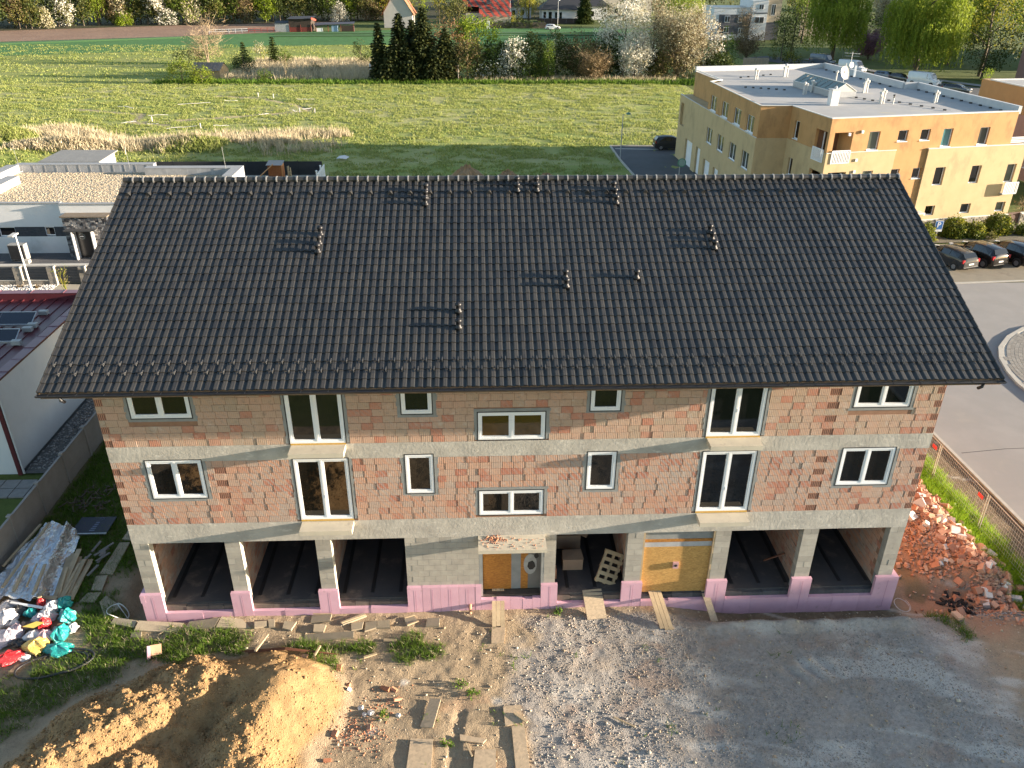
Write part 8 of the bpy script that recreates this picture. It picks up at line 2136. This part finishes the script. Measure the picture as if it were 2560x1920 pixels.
def stick(label, p, q, wd, th, mat_, lift=0.05, name='batten', cat='batten', group='battens lying on the ground'):
    b = MB(); b.bar((p[0], p[1], gz(*p)+lift), (q[0], q[1], gz(*q)+lift), wd, th); return tag(b.build(name, mat_), label, cat, group)
stick('short batten across the broken square board', (-0.59,-4.77), (-0.22,-5.12), 0.09, 0.05, WOOD, 0.1); stick('thin batten left of the square bottom board', (-2.11,-5.79), (-1.92,-6.24), 0.05, 0.05, WOOD); stick('pale batten at the edge of the ochre mound grass', (-5.59,-2.27), (-5.17,-2.11), 0.08, 0.05, WOOD)
stick('upright-leaning batten by the rusty bars', (-9.15,-2.32), (-9.02,-1.25), 0.07, 0.05, WOOD, 0.22); stick('second batten crossing the rusty bars', (-7.15,-2.55), (-7.10,-1.90), 0.06, 0.05, WOOD, 0.16); stick('batten lying in front of the pavers on the left', (-12.9,-0.95), (-12.5,-0.55), 0.04, 0.03, WOOD); stick('curved stick among the pale stones', (2.5,-5.0), (3.1,-5.4), 0.04, 0.04, WOOD)
rb = thing('rusty_bars', 'rusty reinforcing bars lying along the top of the ochre mound', 'steel bars', (-8.2, -2.1, 0))
RUST = M('rust', (0.16,0.06,0.03), (0.12,0.045,0.025), 10, 0.85)
for k in range(4):
    b = MB(); b.tube([(-9.8+k*.1,-1.98-k*.03,gz(-9.8,-2)+0.16), (-8.2,-2.12-k*.035,gz(-8.2,-2.1)+0.20), (-6.7+k*.1,-2.26-k*.02,gz(-6.7,-2.26)+0.14)], 0.013, 5); b.build('bar', RUST, rb)
# old pavers and dusty slabs along the plinth
PAV = M('dusty_slab', (0.36,0.30,0.21), (0.29,0.24,0.17), 2.5, 0.95, 0.4, 20, 0.01, rnd=0.14)
SLABS = [([(-7.79,-1.11),(-6.07,-1.14),(-6.04,-1.43),(-7.76,-1.43)],'long pale plank-like slab below the pavers'),([(-6.62,-0.61),(-5.83,-0.20),(-5.72,-0.34),(-6.51,-0.74)],'tilted slab leaning on the bank'),([(-7.69,-0.55),(-6.99,-0.55),(-6.98,-0.24),(-7.69,-0.24)],'dusty slab close under the pink plinth'),([(-6.23,-0.69),(-5.80,-0.64),(-5.81,-0.96),(-6.18,-1.01)],'square slab right of the tilted one'),([(-5.73,-0.64),(-5.33,-0.59),(-5.30,-0.92),(-5.71,-1.06)],'second square slab right of the tilted one'),([(-5.31,-0.59),(-4.88,-0.57),(-4.82,-0.95),(-5.29,-0.93)],'third square slab right of the tilted one'),([(-4.23,-0.84),(-3.86,-0.67),(-4.05,-0.42),(-4.37,-0.52)],'slab standing askew below the block wall'),([(-3.55,-0.53),(-3.09,-0.55),(-3.10,-0.94),(-3.58,-0.91)],'clean square slab below the block wall'),([(-8.62,-0.50),(-8.18,-0.55),(-8.30,-0.94),(-8.62,-0.83)],'four-sided broken slab left of the long slab'),([(-7.53,-0.70),(-7.10,-0.72),(-7.14,-1.07),(-7.50,-1.06)],'square slab above the long pale slab'),([(-9.67,-0.50),(-9.23,-0.45),(-9.17,-0.71),(-9.60,-0.79)],'slab at the left end of the slab row'),([(-9.22,-0.38),(-8.98,-0.39),(-8.90,-0.75),(-9.11,-0.75)],'narrow upright-looking slab near the left end'),([(-13.76,-0.78),(-13.78,-0.32),(-12.19,-0.40),(-12.27,-0.85)],'large flat slab before the first garage bay'),([(-12.1,-0.80),(-12.0,-0.36),(-10.95,-0.28),(-11.0,-0.72)],'large dusty slab right of the first flat slab'),([(-10.95,-0.74),(-10.9,-0.24),(-10.14,-0.33),(-9.75,-0.75)],'cracked slab before the second pillar'),([(-14.76,-0.36),(-14.73,-0.08),(-13.85,-0.28),(-13.85,-0.60)],'tilted slab at the pit corner'),([(-13.79,-1.08),(-13.85,-0.83),(-13.49,-0.85),(-13.43,-1.08)],'small square slab at the grass edge'),([(-15.55,0.69),(-15.45,1.03),(-14.71,0.49),(-15.08,-0.07)],'pale slab near the white pipe loop'),([(-16.12,1.36),(-16.25,2.12),(-15.82,2.13),(-15.71,1.30)],'grey path slab nearest the trash heap'),([(-16.15,2.26),(-16.1,4.06),(-15.72,4.1),(-15.66,2.2)],'long grey path slab in the shade'),([(-16.1,4.3),(-16.0,6.0),(-15.55,6.0),(-15.65,4.25)],'far grey path slab beside the house corner'),([(-16.32,0.75),(-16.2,1.22),(-15.7,1.2),(-15.75,0.72)],'short path slab at the edge of the bright grass')]
for pts, lab in SLABS: flat('paving_slab', lab, pts, PAV, 0.045, 0.05, 'old slabs round the left half of the house', 'slab', random.uniform(-0.08, 0.08))
stick('thin lath by the plinth left of the tilted slab', (-7.65,-0.20), (-6.98,-0.24), 0.04, 0.03, WOOD, 0.1); stick('lath on the tilted slab', (-6.55,-0.76), (-5.75,-0.36), 0.04, 0.03, WOOD, 0.16); stick('short lath above the askew slab', (-4.35,-0.50), (-4.0,-0.38), 0.06, 0.03, WOOD, 0.1); stick('lath below the askew slab', (-4.23,-0.86), (-3.84,-0.68), 0.05, 0.03, WOOD, 0.1); stick('dark lath left of the grass patch', (-5.0,-1.5), (-4.56,-1.53), 0.13, 0.03, WOOD, 0.05)
# scattered brick pieces
SB = stonemat('brick_piece', [(0.30,0.11,0.06), (0.42,0.18,0.10), (0.50,0.25,0.15), (0.46,0.27,0.19)])
g = np.random.default_rng(21)
def rrot(g, s=0.5): return Euler((g.normal(0, s), g.normal(0, s), g.uniform(0, 6.28))).to_matrix()
for i, (x, y, w_, l_, h_, lab) in enumerate(((-7.5,-2.45,.12,.2,.08,'red brick piece beside the second batten'), (-6.35,-2.75,.16,.2,.1,'orange brick piece at the edge of the mound grass'), (-5.95,-3.45,.12,.12,.08,'small red brick piece by the white lump'), (-4.75,-3.6,.12,.34,.1,'long brick piece in the dirt'), (-4.3,-4.05,.1,.3,.08,'pale brick piece with a white streak'), (-4.45,-3.65,.1,.2,.09,'split red brick beside the long piece'), (-6.1,-5.3,.18,.18,.12,'red brick lump at the foot of the ochre mound'), (-5.1,-5.1,.12,.2,.08,'brick fragment in the reddish patch'), (-6.2,-6.2,.1,.22,.07,'orange brick piece at the bottom left of the dirt'))):
    b = MB(); b.cr = 0.2 + 0.7*random.random(); b.obox((x, y, gz(x, y)+h_*0.4), (w_, l_, h_), rrot(g, .25)); tag(b.build('brick_piece', SB), lab, 'brick', 'brick pieces scattered in the dirt')
for i, (x, y, s_, lab) in enumerate(((-5.9,-3.65,.11,'white lump beside the small red brick piece'), (-5.45,-4.35,.12,'white lump above the reddish patch'), (-5.1,-4.55,.14,'largest white lump near the reddish patch'), (-5.3,-4.6,.1,'white lump touching the largest white lump'), (-4.25,-4.65,.1,'white lump left of the tilted board'))):
    b = MB(); b.obox((x, y, gz(x, y)+s_*0.3), (s_, s_*1.2, s_*0.8), rrot(g, .4)); tag(b.build('plaster_lump', TAPE), lab, 'plaster lump', 'white plaster lumps in the dirt')
p = scat(2500, -6.8, -3.8, -6.8, -3.2, lambda x, y: gauss(x, y, -5.5, -5.2, 0.8, 0.6) + 0.3*gauss(x, y, -4.6, -4.0, .6, .5), 22); pebbles('brick_crumbs', p, plot_h(p[:, 0], p[:, 1]), np.clip(g.lognormal(-3.7, .4, len(p)), .01, .06), SB, 23)
p = scat(500, -1.5, -0.4, -0.6, 0, lambda x, y: gauss(x, y, -1.15, -0.25, .35, .14), 24); o = pebbles('canopy_crumbs', p, np.full(len(p), 3.335), np.clip(g.lognormal(-3.7, .5, len(p)), .01, .06), SB, 25)
p = np.column_stack([g.uniform(-1.6, 0.6, 60), g.uniform(-0.8, -0.1, 60)]); pebbles('canopy_crumbs', p, np.full(60, 3.335), 0.025, SB, 26)
pb_ = thing('foam_block', 'pink foam offcut with a brown panel in the grass', 'foam block', (-12.7, -1.9, 0))
z = gz(-12.7, -1.9); b = MB(); b.obox((-12.83,-1.98,z+.2), (.1,.3,.4), Euler((.2,.2,.4)).to_matrix()); b.build('foam_piece', PINK, pb_)
b = MB(); b.obox((-12.62,-1.86,z+.24), (.34,.06,.34), Euler((-.7,.1,.3)).to_matrix()); b.build('panel_piece', M('panel_tan', (0.48,0.30,0.18), (0.42,0.26,0.16), 4, 0.8), pb_)
# rubble heap on the right
rub = thing('brick_rubble_heap', 'long heap of broken red bricks beside the right house wall', 'rubble heap', (16.5, 3, 0))
SHEETS = [(16.8,4.8,1.2,3.0,1.0), (17.7,1.1,.9,1.7,.5), (15.4,7.5,1.6,2.6,.7)]
RB = [stonemat('rubble_%s' % n_, c_) for n_, c_ in (('red', [(0.40,0.20,0.13), (0.48,0.275,0.185), (0.55,0.36,0.26)]), ('pale', [(0.48,0.28,0.18), (0.55,0.36,0.25), (0.58,0.44,0.34)]), ('white', [(0.55,0.52,0.48), (0.64,0.62,0.59), (0.70,0.68,0.65)]))]
def rz_(x, y): return gz(x, y)
def heap_w(x, y): return np.clip(gauss(x, y, 16.6, 4.4, 1.5, 2.8) + gauss(x, y, 17.8, 1.0, .8, 1.6)*1.1 + 0.8*gauss(x, y, 15.2, 6.5, 1.6, 2.4), 0, 1)*(x > 13.75)
p = scat(1500, 13.8, 19, -1.6, 10.5, lambda x, y: np.clip(heap_w(x, y)*1.1, 0, 1)*(0.3 + 0.7*sstep(15.8, 16.8, x + 0.15*(y-3))), 31)
pm = {}
for i in range(min(300, len(p))):
    x, y = p[i]; m_ = RB[0] if g.random() < 0.52 else (RB[1] if g.random() < 0.72 else RB[2]); k = (g.integers(0, 5), m_.name)
    if k not in pm:
        b = MB(); b.cr = random.random(); s_ = g.uniform(0.7, 1.15); w_, l_, h_ = 0.25*s_*g.uniform(.6, 1), 0.34*s_*g.uniform(.5, 1), 0.22*s_*g.uniform(.5, 1)
        b.obox((0, 0, 0), (w_, l_, h_))
        for q in range(3): b.obox((w_*0.5+0.001, l_*(-0.3+0.3*q), 0), (0.006, l_*0.16, h_*0.75))
        o = b.build('brick', m_, rub, local=True); pm[k] = o.data
    else:
        o = bpy.data.objects.new('brick', pm[k]); COL.objects.link(o); o.parent = rub
    o.location = Vector((x, y, gz(x, y) + g.uniform(0.02, 0.12))) - Vector(rub.location); o.rotation_euler = (g.normal(0, .6), g.normal(0, .6), g.uniform(0, 6.28)); o.scale = (g.uniform(.85, 1.4),)*3
p = scat(11000, 13.7, 18.8, -1.7, 10.5, lambda x, y: np.clip(heap_w(x, y), 0, 1), 33)
n_ = len(p); base = np.array([(-1,-1,-1),(1,-1,-1),(1,1,-1),(-1,1,-1),(-1,-1,1),(1,-1,1),(1,1,1),(-1,1,1)], float)*0.5; fq = np.array([(3,2,1,0),(4,5,6,7),(0,1,5,4),(1,2,6,5),(2,3,7,6),(3,0,4,7)])
sz = np.stack([g.uniform(.03, .16, n_), g.uniform(.05, .22, n_), g.uniform(.015, .06, n_)], 1)
e = np.stack([g.normal(0, .5, n_), g.normal(0, .5, n_), g.uniform(0, 6.28, n_)], 1); cx_, sx_, cy_, sy_, cz_, sz_ = np.cos(e[:,0]), np.sin(e[:,0]), np.cos(e[:,1]), np.sin(e[:,1]), np.cos(e[:,2]), np.sin(e[:,2])
v = base[None]*sz[:, None]; y1 = v[:,:,1]*cx_[:,None]-v[:,:,2]*sx_[:,None]; z1 = v[:,:,1]*sx_[:,None]+v[:,:,2]*cx_[:,None]; x2 = v[:,:,0]*cy_[:,None]+z1*sy_[:,None]; z2 = -v[:,:,0]*sy_[:,None]+z1*cy_[:,None]; x3 = x2*cz_[:,None]-y1*sz_[:,None]; y3 = x2*sz_[:,None]+y1*cz_[:,None]
v = np.stack([x3 + p[:,0][:,None], y3 + p[:,1][:,None], z2 + (plot_h(p[:,0], p[:,1]) + 0.03)[:,None]], 2).reshape(-1, 3)
o = np_mesh('brick_shards', v, (fq[None] + (np.arange(n_)*8)[:,None,None]).reshape(-1, 4), RB[0], np.repeat(g.random(n_), 6), rub); o['kind'] = 'stuff'
ash = thing('burnt_patch', 'burnt black rubbish and ash at the foot of the rubble heap', 'ash heap', (16.6, -0.5, 0))
b = MB()
for k in range(40):
    x, y = 16.2 + g.normal(0, .3), -0.1 + g.normal(0, .3); b.obox((x, y, gz(x, y)+.04), (.08+.2*g.random(), .1, .07), rrot(g, .5))
b.build('charred_pieces', M('charred', (0.012,0.011,0.011), (0.03,0.028,0.027), 6, 0.9), ash, kind='stuff')
p = np.column_stack([g.normal(17.2, .5, 900), g.normal(-0.7, .35, 900)]); o = pebbles('ash', p, plot_h(p[:, 0], p[:, 1]), .035, ST_GREY, 35); o.parent = ash; o.location = -Vector(ash.location)
for i, (x, y, lab) in enumerate(((16.15,-0.55,'tall red roof-tile-like brick standing before the ash'), (15.55,-1.15,'flat pale brick lying on the path by the ash'))):
    b = MB(); b.cr = .5; b.obox((x, y, gz(x, y)+.12), (.26,.36,.1), Euler((.5 if i == 0 else 0, .1, .3)).to_matrix()); tag(b.build('loose_brick', RB[i]), lab, 'brick')
for i, (x, y, lab) in enumerate(((18.55,0.0,'white block at the right end of the rubble heap'), (18.75,-0.45,'second white block below the first at the heap end'), (18.3,0.5,'white block among the last bricks of the heap'))):
    b = MB(); b.obox((x, y, gz(x, y)+.12), (.2,.34,.16), rrot(g, .3)); tag(b.build('white_block', RB[2]), lab, 'block', 'white blocks at the end of the rubble')
def bag(name, label, x, y, z, rx, ry, rz, mat_, seed, cat='rubbish bag', rot=0.0, group='rubbish bags on the heap', wr=0.14):
    g = np.random.default_rng(seed); b = MB(); n1, n2 = 18, 10; rings = []
    ph = g.uniform(0, 6.28, 8)
    for k in range(n2+1):
        th = math.pi*k/n2; ring = []
        for j in range(n1):
            a = 2*math.pi*j/n1
            r_ = 1 + wr*math.sin(3*a + ph[0] + 2*th) + wr*0.8*math.sin(5*a - 3*th + ph[1]) + wr*0.6*math.sin(9*a + 5*th + ph[2]) + g.normal(0, wr*0.25)
            px, py, pz = r_*math.sin(th)*math.cos(a)*rx, r_*math.sin(th)*math.sin(a)*ry, math.cos(th)*rz*(1 + wr*math.sin(4*a + ph[3]))
            ring.append(b.V((px, py, max(pz, -rz*0.55))))
        rings.append(ring)
    for k in range(n2):
        for j in range(n1): b.F([rings[k][j], rings[k+1][j], rings[k+1][(j+1) % n1], rings[k][(j+1) % n1]])
    o = b.build(name, mat_); o.location = (x, y, z + rz*0.5); o.rotation_euler = (0, 0, rot)
    return tag(o, label, cat, group)
def film(name, c1, c2, rough=0.2): return M(name, c1, c2, 5, rough, 0.9, 9, 0.05)
TEAL = film('bag_teal', (0.025,0.30,0.29), (0.02,0.24,0.24)); REDB = film('bag_red', (0.50,0.03,0.035), (0.42,0.025,0.03)); YELB = film('bag_yellow', (0.62,0.42,0.06), (0.55,0.40,0.16)); WHB = film('bag_white', (0.62,0.60,0.60), (0.54,0.52,0.53)); LILB = film('bag_lilac', (0.50,0.45,0.50), (0.42,0.38,0.42)); BLKB = film('bag_black', (0.02,0.02,0.022), (0.04,0.04,0.04)); BRNB = film('bag_brown', (0.20,0.12,0.08), (0.15,0.09,0.06)); PNKB = film('bag_pink', (0.60,0.42,0.44), (0.52,0.36,0.38))
BAGS = [('teal rubbish bag highest on the heap beside the foil',-16.66,0.42,.15,.24,.30,.26,TEAL),('teal rubbish bag at the right side of the heap',-16.3,-0.15,.1,.28,.30,.28,TEAL),('teal rubbish bag low at the right below the red-white one',-16.22,-0.95,.02,.30,.36,.28,TEAL),('teal rubbish bag lying nearest the black hose',-15.98,-1.62,.0,.52,.26,.22,TEAL),('small teal bag in the middle of the heap',-17.62,0.0,.2,.22,.18,.18,TEAL),('red bag standing in the centre of the heap',-16.85,-0.62,.2,.2,.24,.26,REDB),('red and white printed sack at the front left',-17.55,-1.95,.0,.62,.26,.2,REDB),('yellow and clear sack at the front of the heap',-16.75,-1.5,.05,.40,.30,.26,YELB),('large white bag at the left edge of the heap',-18.35,-0.25,.12,.34,.40,.34,WHB),('white bag right of centre at the top',-16.95,0.15,.22,.24,.30,.24,WHB),('clear lilac bag at the left front',-17.9,-1.0,.05,.42,.36,.28,LILB),('clear lilac bag behind the red centre bag',-17.15,-0.35,.2,.26,.22,.2,LILB),('pale pink bag below the red centre bag',-16.66,-1.05,.06,.28,.24,.24,PNKB),('black bag at the back of the heap',-18.1,0.15,.18,.32,.24,.2,BLKB),('brown sacking in the middle of the heap',-17.45,-0.62,.2,.3,.16,.14,BRNB),('white and red wrapper at the right tip of the heap',-15.95,-0.62,.04,.18,.22,.16,WHB),('small white bag by the lilac one',-17.95,-0.5,.2,.16,.14,.14,WHB),('red and white bag standing up at the back',-17.4,0.35,.22,.15,.2,.26,REDB),('dark torn sack between lilac and yellow',-17.45,-1.3,.1,.28,.18,.14,BLKB),('white sheeting crumpled between the red and lilac bags',-17.05,-1.05,.12,.34,.22,.18,WHB),('white bag half under the top teal bag',-17.0,-.12,.1,.3,.26,.24,WHB),('flat pale sack at the far left front',-18.4,-1.35,.0,.4,.3,.18,LILB),('white sack behind the large white bag',-18.6,.45,.1,.36,.3,.24,WHB),('pale pink sack above the lilac bag',-17.75,-.75,.22,.22,.18,.16,PNKB),('white torn bag below the yellow sack',-17.05,-1.85,.0,.26,.16,.12,WHB)]
for i, (lab, x, y, z, rx, ry, rz, m_) in enumerate(BAGS): bag('rubbish_bag', lab, x, y, gz(x, y) + z, rx, ry, rz, m_, 500+i, rot=g.uniform(-.5, .5))
b = MB()
for k in range(4): b.box(-18.0+k*0.17,-17.95+k*0.17,-2.22,-2.2,gz(-17.6,-2.2)+.1,gz(-17.6,-2.2)+.34)
# foil covered lumber
lum = thing('foil_covered_lumber', 'stack of boards under a crumpled silver foil sheet beside the concrete fence', 'lumber stack', (-18.5, 2.5, 0))
FOIL = M('silver_foil', (0.72,0.74,0.77), (0.60,0.63,0.67), 4, 0.27, 1.0, 7, 0.06, metal=0.85)
nx_, ny_ = 44, 60; b = MB(); idx = {}
L0, R0, L1, R1 = Vector((-19.75,0.55,0)), Vector((-17.25,0.35,0)), Vector((-19.45,4.9,0)), Vector((-17.9,4.6,0))
g = np.random.default_rng(41)
for j in range(ny_+1):
    v_ = j/ny_
    for i in range(nx_+1):
        u = i/nx_; a = L0.lerp(R0, u); c = L1.lerp(R1, u); q = a.lerp(c, v_)
        zz = 0.55*math.sin(math.pi*min(1, u*0.9+0.08))**0.6 + 0.10*math.sin(u*17 + v_*1.2) + 0.06*math.sin(u*31 + v_*4) + 0.30*float(fbm(np.array([u*9 + v_*2]), np.array([v_*9]), 77, 4)[0]) - 0.1
        ex = 0.12*float(vnoise(np.array([v_*7.]), np.array([u*3]), 78)[0]) if i in (0, nx_) else 0
        idx[i, j] = b.V((q.x + ex, q.y + 0.25*(float(vnoise(np.array([u*9.]), np.array([0.5]), 79)[0])-.5)*(1 if j in (0, ny_) else 0), max(0.06, zz + gz(q.x, q.y) + 0.05)))
for j in range(ny_):
    for i in range(nx_): b.F([idx[i,j], idx[i+1,j], idx[i+1,j+1], idx[i,j+1]])
b.build('foil_sheet', FOIL, lum)
for (p, q, z0, z1, wd) in (((-18.57,1.95),(-18.50,0.75),.72,.55,.12), ((-18.85,4.45),(-18.95,0.9),.78,.6,.10), ((-17.95,2.05),(-17.75,0.6),.66,.5,.10), ((-19.3,4.6),(-19.6,2.2),.6,.5,.09), ((-18.2,2.0),(-18.1,0.9),.75,.6,.05)):
    b = MB(); b.bar((p[0],p[1],z0+.12), (q[0],q[1],z1+.12), wd, .05); b.build('plank', WOOD, lum)
for k in range(16):
    t = k/15; x0 = -17.15 + 0.5*t*g.uniform(.6, 1.2); y0 = 0.8 + g.normal(0, .1); x1 = -17.55 + 0.75*t + g.normal(0, .12); y1 = 2.6 + g.uniform(-.5, .9); z = gz(x0, y0)
    b = MB(); b.cr = random.random(); b.bar((x0,y0,z+.12+.18*(1-t)*g.random()), (x1,y1,z+.15+.3*(1-t)*g.random()), g.uniform(.09, .2), .03); b.build('board', WOOD, lum)
for k in range(8):
    x, y = -16.75 + g.normal(0, .25), 2.9 + g.normal(0, .4); b = MB(); a = g.uniform(0.6, 1.5); b.bar((x,y,gz(x,y)+.2+.1*g.random()), (x+.6*math.cos(a),y+.6*math.sin(a),gz(x,y)+.2+.15*g.random()), .1, .03); b.build('board', M('grey_board', (0.20,0.18,0.16), (0.15,0.135,0.12), 4, 0.9), lum)
for i, (p, q, z, wd, m_, lab) in enumerate((((-18.45,0.35),(-17.2,0.05),.5,.09,WHITE,'white plastic strip lying behind the bags'), ((-17.5,0.9),(-17.35,0.3),.55,.1,WOOD,'upright wooden stake behind the bags'), ((-17.95,0.72),(-16.95,0.6),.42,.16,WOOD,'cross board at the foot of the foil sheet'))):
    b = MB(); b.bar((*p, z), (*q, z + (.2 if i == 1 else 0)), wd, .04); tag(b.build('loose_strip', m_), lab, 'strip')
b = MB(); b.poly([(-17.4,-0.95,.58),(-17.0,-1.0,.55),(-16.7,-0.8,.6),(-17.0,-0.75,.62)]); tag(b.build('paper_scrap', M('card_yellow', (0.65,0.50,0.10), (0.6,0.45,0.09), 5, 0.7)), 'yellow card scrap beside the red centre bag', 'scrap')
# black panel lying in the shaded garden
bp_ = thing('banner', 'dark blue banner panel lying in the shaded garden', 'banner', (-17.5, 5.2, 0))
b = MB(); b.box(-18.3,-16.85,4.68,5.75,gz(-17.5,5.2)+.12,gz(-17.5,5.2)+.15); b.build('sheet', M('banner_navy', (0.012,0.016,0.035), (0.01,0.013,0.028), 3, 0.5), bp_)
b = MB(); b.box(-18.3,-16.85,4.62,4.676,gz(-17.5,5.2)+.1,gz(-17.5,5.2)+.16); b.build('edge_strip', ALU, bp_)
b = MB(); zz = gz(-17.5,5.2)+.155
for k in range(5): b.box(-17.62+.02*k,-17.4,4.8+k*.13,4.88+k*.13,zz,zz+.003)
b.tube([(-17.4,5.5,zz), (-17.3,5.58,zz), (-17.35,5.68,zz), (-17.5,5.66,zz)], .02, 4); b.build('print_mark', M('print_grey', (0.14,0.17,0.25), (0.12,0.15,0.22), 5, 0.6), bp_)
# garden clutter in the shade
p = np.column_stack([g.normal(-18.4, .5, 60), g.normal(7.0, .5, 60)]); b = MB()
for x, y in p: b.obox((x, y, gz(x, y)+.1), (.05, .5*g.random()+.1, .04), rrot(g, .4))
tag(b.build('branch_heap', BARK), 'small dark brushwood heap in the shaded garden', 'brushwood', kind='stuff')
# hoses and cables
def coil(name, label, cat, cx, cy, rx, ry, turns, rad, mat_, tail=None, z=.06, jit=.05, rot=0):
    pts = []; n_ = int(40*turns)
    for k in range(n_+1):
        t = 2*math.pi*turns*k/n_; e = 1 + jit*math.sin(t*0.5+1) + 0.12*(k/n_ - .5); x = rx*e*math.cos(t); y = ry*e*math.sin(t)
        X_ = cx + x*math.cos(rot) - y*math.sin(rot); Y_ = cy + x*math.sin(rot) + y*math.cos(rot); pts.append((X_, Y_, gz(X_, Y_) + z + .05*(k/n_)))
    if tail: pts += [(q[0], q[1], gz(*q) + z) for q in tail]
    b = MB(); b.tube(pts, rad, 6); return tag(b.build(name, mat_, smooth=True), label, cat)
coil('black_hose', 'black water hose coiled on the grass before the rubbish bags', 'hose', -15.9, -2.25, 1.15, .50, 2.2, .035, BLACK, None, .07, .07, .25)
coil('white_pipe', 'white plastic pipe loop lying by the house corner', 'pipe', -14.75, .25, .34, .30, 1.3, .016, M('pipe_pale', (0.66,0.66,0.62), (0.6,0.6,0.57), 5, .4), [(-14.2,.0), (-13.8,-.3)], .1)
coil('white_cable', 'thin white cable loop beside the right pink corner', 'cable', 14.15, -.05, .26, .34, 2.1, .007, TAPE, None, .12)
for x, y in ((13.05,-5.9), (13.7,-5.88)):
    b = MB(); b.tube([(x,y,gz(x,y)-.05), (x+.05,y+.05,gz(x,y)+.32)], .012, 5); tag(b.build('survey_pin', ZINC), 'left thin steel pin standing in the grey gravel' if x < 13.4 else 'right thin steel pin standing in the grey gravel', 'steel pin', 'steel pins in the gravel')
# cartons and pallet in the open bay
CARD = M('cardboard', (0.36,0.25,0.17), (0.31,0.21,0.145), 3, .85)
cb = thing('carton', 'closed cardboard box standing in the open bay', 'box', (1.85, 1.6, .5))
b = MB(); b.box(1.5,2.25,1.35,1.85,.51,1.0); b.build('body', CARD, cb); b = MB(); b.poly([(1.47,1.33,1.02),(2.28,1.33,1.02),(2.22,1.87,1.10),(1.52,1.87,1.06)]); b.build('lid', CARD, cb)
cb = thing('carton', 'opened dark cardboard box behind the closed one', 'box', (1.9, 2.9, .5))
b = MB(); b.box(1.3,2.3,2.6,3.3,.51,1.15); b.build('body', CARD, cb)
for (q0, q1) in (((1.3,2.6,1.15),(1.0,3.0,1.6)), ((2.3,2.6,1.15),(2.55,2.9,1.6))):
    b = MB(); b.bar(q0, q1, .5, .015); b.build('flap', CARD, cb)
pa_ = thing('pallet', 'wooden pallet leaning against the pillar in the open bay', 'pallet', (3.2, 1.2, .5))
PT = Matrix.Translation((2.95,.55,.52)) @ Matrix.Rotation(R(24), 4, 'Y') @ Matrix.Rotation(R(-28), 4, 'X') @ Matrix.Rotation(R(90), 4, 'Z')
for k in range(5):
    b = MB(); b.T = PT; b.box(-.06-.02,-.06,-.4,.4,.03+k*.27,.17+k*.27); b.build('slat', WOOD, pa_)
for y in (-.36, -.03, .30):
    b = MB(); b.T = PT; b.box(-.06,.02,y,y+.09,0,1.25); b.build('stringer', WOOD, pa_)
for k in range(3):
    b = MB(); b.T = PT; b.box(.02,.04,-.4,.4,.03+k*.55,.15+k*.55); b.build('slat', WOOD, pa_)
b = MB(); b.box(1.10,1.22,.9,1.15,.5,.95); tag(b.build('stacked_bricks', SB), 'short brick stack at the left edge of the open bay', 'bricks')
b = MB(); b.bar((9.3,1.6,.55), (9.85,1.2,1.2), .10, .03); tag(b.build('leaning_board', M('board_red', (0.30,0.13,0.08), (0.25,0.11,0.07), 4, .8)), 'reddish board leaning in the bay with the brick side wall', 'board')
# printed lettering becomes mesh
for o in [o for o in S.objects if o.type == 'FONT']:
    dg = bpy.context.evaluated_depsgraph_get(); me = bpy.data.meshes.new_from_object(o.evaluated_get(dg)); nm = o.name; par_ = o.parent; mw = (o.location.copy(), o.rotation_euler.copy())
    bpy.data.objects.remove(o); q = bpy.data.objects.new(nm, me); COL.objects.link(q); q.parent = par_; q.location, q.rotation_euler = mw
